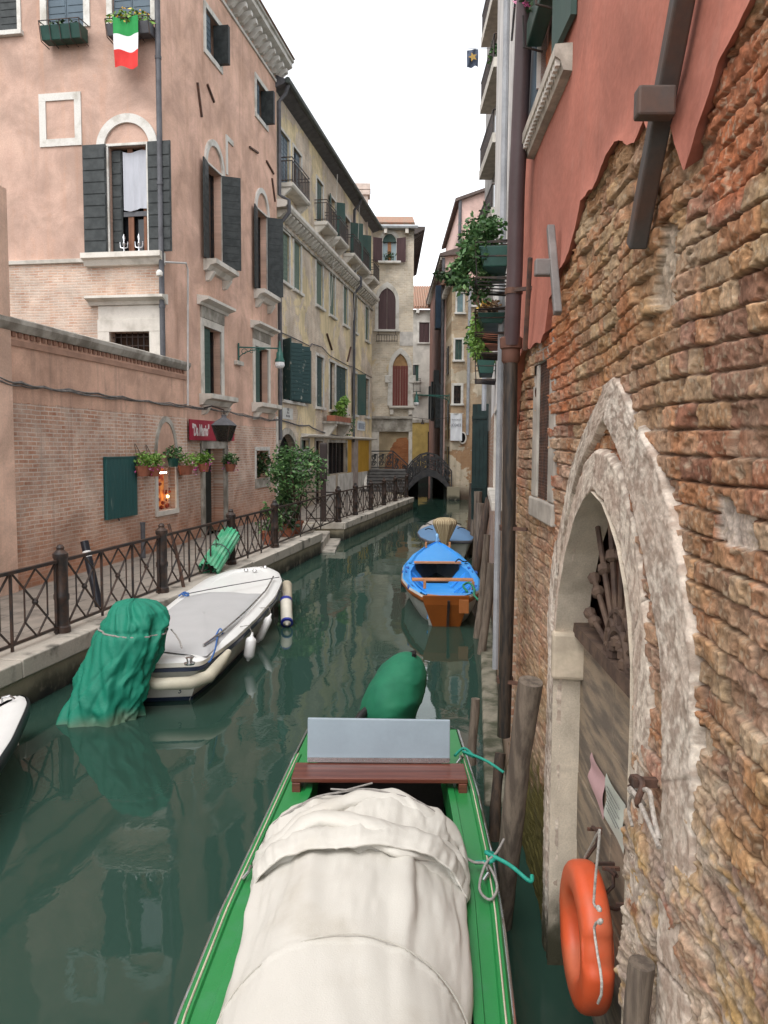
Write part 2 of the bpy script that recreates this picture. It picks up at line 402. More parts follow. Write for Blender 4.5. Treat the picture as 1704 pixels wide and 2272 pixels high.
# ---------------------------------------------------------------- sky and light
w = bpy.data.worlds.new('World'); scene.world = w; w.use_nodes = True
nt = w.node_tree; bg = nt.nodes['Background']; sky = nt.nodes.new('ShaderNodeTexSky'); sky.sky_type = 'NISHITA'; sky.sun_disc = False
SUN_EL, SUN_AZ = math.radians(58), math.radians(200)
sky.sun_elevation = SUN_EL; sky.sun_rotation = SUN_AZ; sky.air_density = 1.0; sky.dust_density = 1.0; sky.ozone_density = 1.0
hs = nt.nodes.new('ShaderNodeHueSaturation'); hs.inputs['Saturation'].default_value = .12
nt.links.new(sky.outputs[0], hs.inputs['Color']); nt.links.new(hs.outputs[0], bg.inputs['Color']); bg.inputs['Strength'].default_value = .15
sun = bpy.data.lights.new('sun', 'SUN'); sun.energy = .8; sun.angle = math.radians(40); sun.color = (1, .97, .93)
so = bpy.data.objects.new('sun', sun); COL.objects.link(so)
sd = Vector((math.sin(SUN_AZ)*math.cos(SUN_EL), math.cos(SUN_AZ)*math.cos(SUN_EL), math.sin(SUN_EL)))
so.rotation_euler = sd.to_track_quat('Z', 'Y').to_euler(); so.location = (0, 0, 30)
vs = scene.view_settings; vs.view_transform = 'Standard'; vs.look = 'None'; vs.exposure = 1.4; vs.gamma = 1
scene.cycles.use_denoising = True; scene.cycles.max_bounces = 6; scene.cycles.diffuse_bounces = 4; scene.cycles.glossy_bounces = 3

# ---------------------------------------------------------------- water and ground
t = NT('canal_water'); o = t.obj()
n1 = t.noise(t.vmul(o, (1, .55, 1)), .9, 2, .5); n2 = t.noise(t.vmul(o, (1, .7, 1)), 4.5, 3, .55, .4); n3 = t.noise(o, .22, 2)
h = t.math('ADD', t.math('MULTIPLY', n1, 1.0), t.math('MULTIPLY', t.math('MULTIPLY', n2, .16), t.ramp(n3, .3, .65)))
m_water = t.done((.023, .053, .040), .025, t.bump(h, .4, .035), .5); t.b.inputs['IOR'].default_value = 1.33
tag(MB().add([(-400, -60, 0), (400, -60, 0), (400, 900, 0), (-400, 900, 0)], [(0, 1, 2, 3)]).build('water', m_water, loc=(0, 0, 0)), kind='structure')
mud = mat('canal_mud', (.05, .055, .04), .9)
tag(MB().add([(-900, -900, -2.2), (900, -900, -2.2), (900, 1500, -2.2), (-900, 1500, -2.2)], [(0, 1, 2, 3)]).build('ground', mud, loc=(0, 0, -2.2)), kind='structure')

# quay: near stretch Q1, landing recess, far stretch Q2
FQ = Fr((-3.99, 9.62), math.atan(.173)); F2q = Fr((-1.27, 25.7), math.atan2(2.66, 13.06))
sq1 = (22.55-9.62)/math.cos(math.atan(.173)); sq2 = 13.35
def edge(F, s): return F.p(s, 0, 0)[:2]
wl = lambda s: FL.p(s, -.3, 0)[:2]
Qp = [wl(-26), edge(FQ, -13), edge(FQ, sq1), (-2.22, 22.62), (-2.22, 25.82), edge(F2q, 0), edge(F2q, sq2), (1.2, 39.6), (-.6, 47.5), wl(s_o+.5)]
t = NT('quay_wall'); o = t.obj(); sp = t.n('ShaderNodeSeparateXYZ'); t.l(o, sp.inputs[0])
n = t.noise(t.vmul(o, (1, 1, .6)), 1.6, 6, .65); zz = t.math('ADD', sp.outputs[2], t.math('MULTIPLY', t.math('SUBTRACT', n, .5), .35))
c = t.mix(t.ramp(zz, .14, .34), (.075, .07, .05), (.3, .265, .19)); c = t.mix(t.ramp(zz, .0, .16), (.018, .02, .018), c)
c = t.mix(t.math('MULTIPLY', t.ramp(t.noise(o, 5, 5), .5, .7), .5), c, (.3, .27, .2))
bk = t.noise(o, 22, 4); m_quay = t.done(c, .8, t.bump(t.math('ADD', n, t.math('MULTIPLY', bk, .4)), .6, .03))
mb = MB().loft([[(*p, -2.2) for p in Qp], [(*p, QZ-.012) for p in Qp]]); tag(mb.build('quay', m_quay, loc=(0, 0, 0), bevel=.02), kind='structure')
t = NT('paving'); o = t.obj(); d = t.n('ShaderNodeMapping'); t.l(o, d.inputs[0]); d.inputs['Rotation'].default_value = (0, 0, math.radians(9.5+90))
br = t.n('ShaderNodeTexBrick'); t.l(d.outputs[0], br.inputs[0]); br.inputs['Scale'].default_value = 1; br.inputs['Brick Width'].default_value = .9; br.inputs['Row Height'].default_value = .42; br.inputs['Mortar Size'].default_value = .012
br.inputs['Color1'].default_value = (.19, .165, .14, 1); br.inputs['Color2'].default_value = (.25, .22, .19, 1); br.inputs['Mortar'].default_value = (.09, .08, .07, 1)
n = t.noise(o, 3, 5); c = t.mix(t.ramp(n, .35, .7), br.outputs[0], (.3, .26, .22)); m_pave = t.done(c, .75, t.bump(t.math('MULTIPLY', br.outputs['Fac'], -1), .4, .01), .3)
Pp = [wl(-26), FQ.p(-13, -.42, 0)[:2], FQ.p(sq1, -.42, 0)[:2], (-2.64, 22.62), (-2.64, 26.1), F2q.p(.35, -.42, 0)[:2], F2q.p(sq2, -.42, 0)[:2], (.75, 39.6), (-.9, 47.5), wl(s_o+.5)]
tag(MB().add([(*p, QZ) for p in Pp], [tuple(range(len(Pp)))]).build('pavement', m_pave, loc=(0, 0, QZ)), kind='structure')
kerb = MB(); rk = random.Random(3)
m_kerb = mat('kerb_stone', (.47, .43, .37), .75, .35, 2.2, .3, col2=(.1, .095, .08), thr=(.5, .72), bdist=.02)
def kerbrow(F, a, b, L=1.5, w=.42, hgt=.2, out=.035):
    s = a
    while s < b-.05:
        e = min(b, s+L*rk.uniform(.75, 1.25)); dz = rk.uniform(-.008, .012); dw = rk.uniform(-.01, .01)
        kerb.box(F, s+.006, e-.006, -w, out+dw, QZ-hgt, QZ+.012+dz); s = e
kerbrow(FQ, -13, sq1); kerbrow(F2q, .0, sq2, 1.3)
FqE = Fr((-2.22, 25.8), 0, X=(.995, -.1, 0), N=(-.1, -.995, 0)); kerbrow(FqE, -.4, .95, 2)
FqM = Fr((-2.22, 22.66), 0, X=(0, 1, 0), N=(1, 0, 0)); kerbrow(FqM, 0, 2.6, 1.4)
tag(kerb.build('kerb', m_kerb, loc=(0, 0, QZ), bevel=.015), kind='structure')
st = MB(); st.box(FqM, .0, 3.1, -.1, .5, -1.2, .3); st.box(FqM, .0, 3.1, .45, .85, -1.2, .06)
tag(st.build('water_steps', m_kerb, loc=(-2, 24, 0), bevel=.02), kind='structure')

# ================================================================ courtyard wall (pink over brick)
m_cwall = wallmat('courtyard_plaster', Xl, (.68, .43, .32), (.57, .36, .265), b1=(.42, .2, .125), b2=(.56, .325, .225), mortar=(.64, .55, .475), zline=3.68, low=(.8, 2.3, (.40, .17, .09)), stain=(.24, .18, .15), streak=.65, stain_amt=.5, smear=.35, pscale=1.1)
cw = thing('courtyard_wall', 'long pink plastered courtyard wall with bare brick below and a grey stone coping', 'wall', FL.p(-4, .12, 0))
Rn = FL.rect(cB(905, 1235), cB(905, 1490), cB(1005, 1240), .12)
mb = MB(); wallgrid(mb, FL, -24, s_wall, 0, 4.82, [Rn], .12, .25); body(mb, FL, -24, s_wall, 0, 4.82, .42, .12)
mb.build('wall', m_cwall, cw)
mb = MB().loft([[FL.p(s, a, b) for a, b in ((-.36, 4.83), (.17, 4.83), (.19, 4.86), (.24, 4.95), (.24, 5.02), (-.1, 5.12), (-.36, 5.02))] for s in (-24, s_wall+.02)])
mb.build('coping', stone_d, cw)
mb = MB(); s = -23.9
while s < s_wall-.1: mb.box(FL, s, s+.09, .118, .145, 4.745, 4.828); s += .17
mb.build('brick_dentils', mat('dentil_brick', (.27, .14, .095), .85), cw)
MB().box(FL, -24, s_wall, .118, .15, 4.6, 4.699).build('string_course', mat('pink_band', (.42, .25, .18), .85), cw)
# lit display niche with arch
f = surround(FL, Rn, .13, .09, .155, top=False)
f.box(FL, Rn[0]-.13, Rn[1]+.13, .09, .17, Rn[2]-.12, Rn[2]-.002)
nf = f.build('window', stone, cw, bevel=.01); nf['label'] = 'tall lit display niche with flowers on top and a tube lamp inside'
ic = (Rn[0]+Rn[1])/2; rw = (Rn[1]-Rn[0])/2
MB().strip(FL, arc(ic, Rn[3]+.25, rw+.02, .82, math.pi, 0, 14), arc(ic, Rn[3]+.25, rw+.14, .95, math.pi, 0, 14), .1, .15).build('arch', stone_d, nf)
MB().poly(FL, [(ic-rw-.02, Rn[3]+.06)]+arc(ic, Rn[3]+.25, rw+.02, .82, math.pi, 0, 14)+[(ic+rw+.02, Rn[3]+.06)], .1, .128).build('arch_panel', mat('pink_panel', (.62, .39, .29), .85), nf)
t = NT('niche_display'); o = t.obj(); n = t.noise(o, 5, 4, .6); c = t.mix(t.ramp(n, .35, .6), (.25, .03, .015), (.55, .2, .05)); t.done(c, .3); t.l(c, t.b.inputs['Emission Color']); t.b.inputs['Emission Strength'].default_value = .22  # warm glow of the lit niche put into the panel's own emission
MB().box(FL, Rn[0]+.01, Rn[1]-.01, -.11, -.1, Rn[2]+.02, Rn[3]-.02).build('display_panel', t.m, nf)
r = random.Random(5); mb = MB()
for i in range(26): mb.ball(FL.p(r.uniform(Rn[0]+.06, Rn[1]-.06), r.uniform(-.07, .04), r.uniform(Rn[2]+.05, Rn[2]+1.1)), r.uniform(.025, .06), 6)
mb.build('display_goods', mat('goods_red', (.35, .06, .03), .4, .5, 9), nf)
t = NT('tube_lamp_glow'); t.done((.9, .9, .85), .5); t.b.inputs['Emission Color'].default_value = (1, .97, .85, 1); t.b.inputs['Emission Strength'].default_value = 4
MB().tube([FL.p(Rn[0]+.04, .03, Rn[3]-.12), FL.p(Rn[1]-.3, .03, Rn[3]-.12)], .022, 8).build('tube_lamp', t.m, nf)
t2 = NT('warm_bulb'); t2.done((.9, .6, .3), .5); t2.b.inputs['Emission Color'].default_value = (1, .6, .2, 1); t2.b.inputs['Emission Strength'].default_value = 6
MB().ball(FL.p(Rn[1]-.22, .03, Rn[2]+.3), .035, 8).build('bulb', t2.m, nf)
# green shutter board
Rg = FL.rect(cB(615, 1180), cB(622, 1540), cB(790, 1185), .2)
sb = thing('shutter_board', 'blue green wooden shutter board mounted on the brick wall beside the lit niche', 'shutter', FL.p(Rg[0], .13, Rg[2]))
t = NT('board_paint'); o = t.obj(); n = t.noise(t.vmul(o, (1, 1, .25)), 5, 5); c = t.mix(t.ramp(n, .62, .75), (.018, .085, .085), (.16, .22, .21)); m_board = t.done(c, .45, None, .4)
mb = MB(); k = 9
for i in range(k): mb.box(FL, Rg[0]+(Rg[1]-Rg[0])*i/k+.003, Rg[0]+(Rg[1]-Rg[0])*(i+1)/k-.003, .135, .19, Rg[2], Rg[3])
mb.build('planks', m_board, sb, bevel=.004)
mb = MB().box(FL, Rg[0]-.02, Rg[1]+.02, .13, .2, Rg[3], Rg[3]+.03); mb.box(FL, Rg[0]-.02, Rg[1]+.02, .128, .134, Rg[2], Rg[3]); mb.build('frame', m_board, sb)
MB().tube([FL.p(Rg[0]+.5, .16, Rg[2]), FL.p(Rg[0]+.5, .18, Rg[2]-.06)], .015).build('latch', iron, sb)
# cables along the wall
cb = MB()
pts = [FL.q(*cB(x, y), .16) for x, y in ((-200, 690), (0, 738), (120, 758), (250, 780), (400, 798), (560, 822), (700, 836), (850, 858), (980, 876), (1070, 884), (1200, 900), (1320, 918), (1400, 938), (1500, 955), (1590, 968))]
for k in range(4):
    off = [FL.p(a, .16+.02*math.sin(i*1.7+k*1.6), z+.022*math.cos(i*1.7+k*1.6)+.01*k) for i, (a, z) in enumerate(pts)]
    sm = []
    for i in range(len(off)-1):
        for u in range(4): sm.append(off[i]*(1-u/4)+off[i+1]*u/4+V3(0, 0, -.03*math.sin(math.pi*u/4)))
    cb.tube(sm+[off[-1]], .013, 5)
tag(cb.build('cable', mat('cable_grey', (.2, .19, .18), .7, .4, 10), loc=FL.p(-5, .14, 3.9)), 'bundle of grey cables sagging across the pink courtyard wall and house front', 'cable')
# white conduit at the end of the wall
c0 = FL.q(*cB(945, 55), .05); c1 = FL.q(*cB(1070, 62), .27); c2 = FL.q(*cB(1080, 100), .27); c3 = FL.q(*cB(1080, 880), .27)
mb = MB().tube([FL.p(c0[0], .05, c0[1]), FL.p(c1[0], .27, c1[1]), FL.p(c2[0], .27, c2[1]), FL.p(c3[0], .27, c3[1])], .024, 8)
tag(mb.build('conduit', mat('white_pipe', (.55, .53, .51), .5, .2, 5), smooth=60), 'thin white conduit pipe running down beside the end of the coping', 'pipe')

# neighbour house at the far left
s_n = FL.q(14, 600, .12)[0]
nb = thing('pink_side_house', 'plain salmon plastered house edge at the far left behind the courtyard wall coping', 'house', FL.p(s_n-3, .16, 0))
m_nb = wallmat('neighbour_plaster', Xl, (.78, .54, .42), (.70, .47, .36), streak=.25)
mb = MB(); body(mb, FL, s_n-22, s_n, .56, 7.05, 7, .165, front=True); mb.build('wall', m_nb, nb)
mb = MB().loft([[FL.p(a, .1, 7.06), FL.p(a, -3.3, 7.9), FL.p(a, -7.2, 7.06)] for a in (s_n-22, s_n-.3)]); mb.build('roof', tile, nb)

# ================================================================ pink house
ph = thing('pink_house', 'tall salmon pink corner house with black shutters and a white bracketed cornice', 'house', P_c)
HZ = 15.75
zl = FA.q(*cA(300, 1505))[1]
side = {}
for k, tl, bl, tr in (('t1', cA(1180, 40), cA(1180, 262), cA(1262, 100)), ('t2', cA(1472, 455), cA(1472, 650), cA(1530, 530)), ('a1', cA(1192, 950), cA(1192, 1500), cA(1270, 1005)),
                      ('a2', cA(1476, 1235), cA(1476, 1650), cA(1512, 1262)), ('l1', cB(1170, 428), cB(1170, 815), cB(1268, 455)), ('l2', cB(1465, 545), cB(1465, 880), cB(1540, 562)),
                      ('door', cB(1172, 1128), cB(1172, 1612), cB(1284, 1130)), ('w', cB(1472, 1138), cB(1472, 1302), cB(1542, 1142))):
    side[k] = FL.rect(tl, bl, tr)
side['t1'][3] = side['t2'][3]; side['t1'][2] = side['t2'][2]
side['a2'][3] = side['a1'][3]; side['a2'][2] = side['a1'][2]; side['a2'][1] = side['a2'][0]+(side['a1'][1]-side['a1'][0]); side['door'][2] = QZ
side['l2'][2] = side['l1'][2]; side['l2'][3] = side['l1'][3]
faceA = {}
def rA(x0, x1, yb, yt, crop=cA):
    a, b = FA.q(*crop(x0, yb)), FA.q(*crop(x1, yb)); c = FA.q(*crop((x0+x1)/2, yt)); return [min(a[0], b[0]), max(a[0], b[0]), (a[1]+b[1])/2, c[1]]
faceA['u1'] = rA(-120, 103, 190, -300); faceA['u2'] = rA(272, 484, 165, -330); faceA['u3'] = rA(648, 868, 130, -360)
faceA['arch'] = rA(637, 853, 1462, 838); faceA['low'] = rA(640, 868, 660, 458, cB)
m_pink = wallmat('pink_plaster', Xl, (.70, .455, .355), (.60, .385, .29), b1=(.42, .2, .125), b2=(.56, .325, .225), mortar=(.64, .55, .475), zline=3.6, low=(.8, 2.3, (.40, .17, .09)), stain=(.42, .25, .18), streak=.55, stain_amt=.5, smear=.35, pscale=.9)
m_pinkA = wallmat('pink_plaster_front', tuple(FA.X), (.51, .35, .28), (.44, .295, .235), b1=(.45, .26, .18), b2=(.58, .40, .30), mortar=(.56, .48, .41), zline=zl, smear=.5, stain=(.50, .27, .17), streak=.4, stain_amt=.45, pscale=.8, bw=.25, bh=.065)
mb = MB(); wallgrid(mb, FL, s_c, s_e, 0, HZ, list(side.values()), 0, .28); body(mb, FL, s_c, s_e, 0, HZ, 11, 0, s0_face=False); mb.build('wall', m_pink, ph)
mb = MB(); wallgrid(mb, FA, 0, 11, 0, HZ, list(faceA.values()), 0, .3); mb.build('front_wall', m_pinkA, ph)
prof = [(-.3, 0), (.1, 0), (.12, .1), (.42, .22), (.5, .26), (.5, .4), (.56, .42), (.56, .5), (-.3, .5)]
mb = cornice(FL, s_c-.5, s_e+.25, HZ-.3, 0, prof); mb.build('cornice', white_frame, ph)
cornice(FA, 0, 11, HZ-.3, 0, prof).build('cornice', white_frame, ph)
s = s_c+.2
while s < s_e+.1:
    MB().loft([[FL.p(a, b, HZ-.3+z_) for b, z_ in ((0, -.22), (.14, -.2), (.3, -.05), (.4, -.0), (.4, .12), (0, .05))] for a in (s, s+.17)]).build('corbel', white_frame, ph); s += .46
MB().box(FL, s_c-.02, s_e+.02, 0, .05, HZ-.62, HZ-.53).build('cornice_band', white_frame, ph)
mb = MB().loft([[FL.p(s_c-.8, .62, HZ+.2), FL.p(s_e+.2, .62, HZ+.2), FL.p(s_e+.2, -11, HZ+.2), FL.p(s_c-.8, -11, HZ+.2)], [FL.p(s_c+4, -4, HZ+2.2), FL.p(s_e-3, -4, HZ+2.2), FL.p(s_e-3, -7, HZ+2.2), FL.p(s_c+4, -7, HZ+2.2)]]); mb.build('roof', tile, ph)
# upper windows of the front
window(FA, ph, faceA['u1'], style='half', shutter=sh_dark, w=.1, label='upper window at the left edge with a dark open shutter')
window(FA, ph, faceA['u2'], style='closed', shutter=sh_blue, w=.16, sill=False, label='upper window with closed blue grey shutters above a green planter')
window(FA, ph, faceA['u3'], style='closed', shutter=sh_blue, w=.14, sill=False, label='upper window with closed blue grey shutters above the flag')
# blind square
a = FA.q(*cA(225, 545)); b = FA.q(*cA(473, 835)); S = sorted((a[0], b[0])); Z = sorted((a[1], b[1])); fw = .17
mb = MB().box(FA, S[0], S[0]+fw, -.02, .03, Z[0]+fw, Z[1]-fw); mb.box(FA, S[1]-fw, S[1], -.02, .03, Z[0]+fw, Z[1]-fw); mb.box(FA, S[0], S[1], -.02, .032, Z[0], Z[0]+fw); mb.box(FA, S[0], S[1], -.02, .032, Z[1]-fw, Z[1])
mb.build('blind_frame', white_frame, ph)
# arched window with curtain
R = faceA['arch']; mid = (R[0]+R[1])/2
ff = window(FA, ph, R, style='open', shutter=None, w=.06, sill=False, depth=.3, bars=False, label='tall arched window with half drawn white curtain and open black shutters')
def archmould(F, par, cx, cz, r, wd, o=0):
    MB().strip(F, arc(cx, cz, r, r, math.pi, 0, 24), arc(cx, cz, r+wd, r+wd, math.pi, 0, 24), o-.02, o+.06).build('arch_moulding', white_frame, par)
archmould(FA, ff, mid, R[3]-.05, (R[1]-R[0])/2+.09, .2)
for x0, x1, oo in ((R[0]-.62, R[0]-.06, .05), (R[1]+.04, R[1]+.62, .05)):
    for p0, p1, off in (((x0, x0), None, 0),):
        mb = MB().box(FA, x0, x1, oo, oo+.04, R[2]+.02, R[3]+.04); n = 9
        for i in range(n):
            zz0 = R[2]+.05+(R[3]-R[2]-.05)*i/n; mb.box(FA, x0+.02, x1-.02, oo+.04, oo+.058, zz0, zz0+(R[3]-R[2])/n*.86)
        mb.build('shutter', sh_dark, ff)
for x0, x1 in ((R[1]-.26, R[1]-.01),):
    mb = MB().box(FA, x0, x1, -.16, -.12, R[2]+.02, R[3]-.05); n = 9
    for i in range(n):
        zz0 = R[2]+.05+(R[3]-R[2]-.1)*i/n; mb.box(FA, x0+.02, x1-.02, -.12, -.105, zz0, zz0+(R[3]-R[2])/n*.84)
    mb.build('shutter', sh_dark, ff)
zc0 = FA.q(*cA(760, 1200))[1]
ns = 26; P = []
for i in range(ns+1):
    s = R[0]+.02+(R[1]-R[0]-.32)*i/ns; P.append([FA.p(s, -.1+.012*math.sin(i*.9)*(1-j/8), zc0+.03*math.sin(i*.25)+(R[3]-.1-zc0)*j/8) for j in range(9)])
MB().grid(P).build('curtain', curtain, ff, smooth=80, fix=False)
MB().box(FA, R[0]+.02, R[1]-.28, -.17, -.13, zc0-.14, zc0-.03).build('valance', lead, ff)
mb = MB(); mb.box(FA, mid-.05, mid+.05, -.2, -.15, R[2], R[3]); mb.box(FA, R[0]+.1, R[0]+.17, -.2, -.15, R[2], R[3]); mb.box(FA, R[1]-.45, R[1]-.39, -.2, -.15, R[2], R[3]); mb.build('sash', mat('sash_wood', (.2, .085, .045), .6), ff)
mb = MB()
for sx in (mid-.22, mid+.16):
    mb.lathe(FA.p(sx, -.05, R[2]), [(.07, 0), (.02, .05), (.02, .2), (.045, .26), (.015, .3), (.04, .4), (.005, .48)], 8)
    for k in (-1, 1): mb.tube([FA.p(sx, -.05, R[2]+.15), FA.p(sx+k*.09, -.05, R[2]+.17), FA.p(sx+k*.1, -.05, R[2]+.3)], .015, 6)
tag(mb.build('candlesticks', mat('pewter', (.6, .6, .62), .25, .2, 8, 0, metal=.8), ff, smooth=50))
MB().loft([[FA.p(x, a, R[2]+b) for a, b in ((-.02, -.28), (.12, -.27), (.2, -.15), (.3, -.12), (.3, -.0), (-.02, .0))] for x in (R[0]-.42, R[1]+.62)]).build('sill', stone, ff)
MB().loft([[FA.p(x, a, zl+b) for a, b in ((-.02, -.06), (.07, -.05), (.09, .03), (-.02, .06))] for x in (R[1]+.65, 9.5)]).build('string_course', stone, ph)
# lower window with stone entablature
R = faceA['low']; lf = surround(FA, R, .3, -.03, .07).build('window', stone, ph, bevel=.01); lf['label'] = 'white stone framed window low behind the courtyard wall'
MB().box(FA, R[0]-.28, R[1]+.28, -.02, .05, R[3]+.304, R[3]+.62).build('frieze', stone, lf)
MB().loft([[FA.p(x, a, R[3]+.62+b) for a, b in ((-.02, .003), (.1, .003), (.14, .08), (.3, .14), (.3, .2), (-.02, .24))] for x in (R[0]-.45, R[1]+.5)]).build('hood', stone, lf)
MB().box(FA, R[0], R[1], -.28, -.25, R[2], R[3]).build('pane', mat('pane_brown', (.035, .02, .012), .2, .5, 6, 0), lf)
mb = MB()
for i in range(7): mb.bar(FA.p(R[0]+(R[1]-R[0])*(i+.5)/7, -.1, R[2]), FA.p(R[0]+(R[1]-R[0])*(i+.5)/7, -.1, R[3]), .018)
for i in range(4): mb.bar(FA.p(R[0], -.1, R[2]+(R[3]-R[2])*(i+.5)/4), FA.p(R[1], -.1, R[2]+(R[3]-R[2])*(i+.5)/4), .018)
mb.build('grille', iron, lf)
# side windows
for k, lab in (('t1', 'top floor side window nearer the corner, blue grey shutter half closed'), ('t2', 'top floor side window under the far end of the cornice')):
    f = window(FL, ph, side[k], style='half', shutter=sh_blue, w=.14, depth=.28, bars=False, sill=False, label=lab); R = side[k]
    MB().box(FL, R[1]-.16, R[1]-.01, -.12, .3, R[2]+.02, R[3]-.02).build('shutter', sh_dark, f)
    MB().box(FL, R[0]-.14, R[1]+.14, -.02, .04, R[2]-.14, R[2]-.002).build('sill', white_frame, f)
def sillb(F, par, R, m=stone):
    MB().loft([[F.p(x, a, R[2]+b) for a, b in ((-.02, -.3), (.1, -.28), (.2, -.16), (.36, -.12), (.36, -.0), (-.02, 0))] for x in (R[0]-.32, R[1]+.42)]).build('sill', m, par)
    for x in (R[0]-.1, R[1]+.1):
        MB().loft([[F.p(a, b, R[2]-.3+z_) for b, z_ in ((0, -.25), (.1, -.22), (.24, -.02), (.24, 0), (0, 0))] for a in (x-.08, x+.08)]).build('bracket', m, par)
for k, lab in (('a1', 'arched side window nearer the corner with black shutters standing out'), ('a2', 'arched side window by the far end of the pink wall')):
    R = side[k]; f = window(FL, ph, R, style='jut', shutter=sh_dark, w=.05, depth=.28, sill=False, label=lab); sillb(FL, f, R)
    m_ = (R[0]+R[1])/2; MB().strip(FL, arc(m_, R[3]-.02, (R[1]-R[0])/2+.06, (R[1]-R[0])/2+.1, math.pi, 0, 20), arc(m_, R[3]-.02, (R[1]-R[0])/2+.2, (R[1]-R[0])/2+.26, math.pi, 0, 20), -.02, .06).build('arch_moulding', white_frame, f)
for k, lab in (('l1', 'first floor side window with stone hood and half open green shutters'), ('l2', 'first floor side window behind the green street lamp')):
    R = side[k]; f = window(FL, ph, R, style='half', shutter=sh_green, w=.2, depth=.28, fm=stone, sill=False, label=lab); sillb(FL, f, R)
    MB().box(FL, R[0]-.2, R[1]+.2, -.02, .05, R[3]+.205, R[3]+.5).build('frieze', stone_d, f)
    MB().loft([[FL.p(x, a, R[3]+.5+b) for a, b in ((-.02, .003), (.08, .003), (.12, .07), (.32, .13), (.32, .2), (-.02, .25))] for x in (R[0]-.4, R[1]+.4)]).build('hood', stone, f)
R = side['door']; f = surround(FL, R, .22, -.03, .06).build('door', stone_d, ph, bevel=.01); f['label'] = 'narrow dark restaurant doorway under the red sign'
MB().box(FL, R[0], R[0]+(R[1]-R[0])*.62, -.2, -.15, QZ, R[3]).build('door_leaf', mat('dark_door', (.012, .02, .02), .5), f)
MB().box(FL, R[0]+.12, R[0]+.4, -.148, -.143, R[3]-.85, R[3]-.68).build('notice', mat('cream_paper', (.5, .46, .36), .8), f)
R = side['w']; f = surround(FL, R, .12, -.03, .03).build('window', white_frame, ph, bevel=.01); f['label'] = 'small square window filled with a climbing plant'
MB().box(FL, R[0]-.12, R[1]+.12, -.02, .05, R[2]-.3, R[2]-.002).build('sill', stone_d, f)
iv = leaves(MB(), FL.p((R[0]+R[1])/2, -.06, (R[2]+R[3])/2), (.42, .16, (R[3]-R[2])/2*.95), 420, .14, 11)
tag(iv.build('climbing_plant', leaf_dark, fix=False), 'dark green climber filling the small square window of the pink house', 'plant')
# tie rods on the pink wall
for i, (p, q) in enumerate((((1130, 475), (1155, 675)), ((1187, 485), (1226, 588)), ((1430, 845), (1480, 880)), ((1528, 925), (1570, 1000)), ((1560, 1025), (1578, 1160)))):
    a, b = FL.q(*cA(*p)), FL.q(*cA(*q)); MB().bar(FL.p(a[0], .03, a[1]), FL.p(b[0], .03, b[1]), .05, .05).build('tie_rod', iron_rust, ph)
# white half frame on side wall
a, b, c = FL.q(*cA(1300, 775)), FL.q(*cA(1338, 830)), FL.q(*cA(1298, 1000))
mb = MB().box(FL, a[0]-.05, a[0]+.07, -.02, .03, c[1], a[1]); mb.box(FL, a[0]+.072, b[0], -.02, .03, a[1]-.14, a[1]); mb.build('blind_frame', white_frame, ph)
# quoin strip and downpipe
MB().box(FL, s_e-.22, s_e, -.02, .03, 0, 4.0).build('corner_stone', stone, ph, bevel=.01)
mb = MB(); pp = [FL.p(s_c-.02, -.02, 0)+FA.N*.1+V3(0, 0, z) for z in (4.6, 8, 12, HZ-.2)]; mb.tube(pp, .062, 10)
for z in (6.2, 9, 11.8, 14.2): mb.tube([pp[0]*[1, 1, 0]+V3(0, 0, z), pp[0]*[1, 1, 0]+V3(0, 0, z+.07)], .075, 10)
mb.build('downpipe', lead, ph, smooth=50)
a = FL.q(*cB(925, 128)); mb = MB().lathe(FL.p(a[0], .02, a[1])+FA.N*.12, [(.02, -.07), (.07, -.05), (.08, .02), (.05, .07), (.01, .09)], 10); mb.build('alarm_bell', white_frame, ph, smooth=50)
# ================================================================ railings
def post(F, s, par, o=-.28, h=1.08, r=.085, name='post'):
    c = F.p(s, o, QZ+.012); mb = MB()
    mb.lathe(c, [(r*1.25, 0), (r*1.25, .08), (r, .1), (r, .42), (r*1.16, .44), (r*1.16, .5), (r, .52), (r, h-.12), (r*1.15, h-.1), (r*1.15, h-.05), (r*.9, h-.03), (r*.55, h), (r*.62, h+.03), (r*.4, h+.06), (.005, h+.07)], 12)
    return mb.build(name, iron, par, smooth=40)
def panel(F, s0, s1, par, ncell, o=-.28, h=.95, bw=.026, hexa=True):
    mb = MB(); z0, z1 = QZ+.1, QZ+h; P = lambda s, z: F.p(s, o, z)
    mb.bar(P(s0, z1), P(s1, z1), .05, .04); mb.bar(P(s0, z0), P(s1, z0), .035, .03)
    w = (s1-s0)/ncell
    for i in range(ncell+1):
        s = s0+w*i; s += .03 if i == 0 else (-.03 if i == ncell else 0); mb.bar(P(s, QZ+.012), P(s, z1-.02), .03)
    for i in range(ncell):
        a, b = s0+w*i+.02, s0+w*(i+1)-.02; m = (a+b)/2; zm = (z0+z1)/2
        for k, oo in ((1, .006), (-1, -.006)):
            q = lambda s, z: F.p(s, o+oo, z)
            mb.bar(q(a, z0 if k > 0 else z1), q(b, z1 if k > 0 else z0), bw, .014)
        if hexa:
            x, y = m-w*.25, m+w*.25; zt, zb = z1-.22, z0+.22
            for p_, q_ in (((m, z1-.02), (x, zt)), ((m, z1-.02), (y, zt)), ((x, zt), (x, zb)), ((y, zt), (y, zb)), ((x, zb), (m, z0)), ((y, zb), (m, z0))):
                mb.bar(F.p(p_[0], o+.014, p_[1]), F.p(q_[0], o+.014, q_[1]), bw*.85, .014)
        mb.ball(F.p(m, o, zm), .042, 8)
    return mb.build('panel', iron, par)
PO = [FQ.q(*p)[0] for p in ()]
sp_ = [onz(*cC(*p), QZ) for p in ((320, 790), (930, 560), (1310, 400), (1580, 300))]
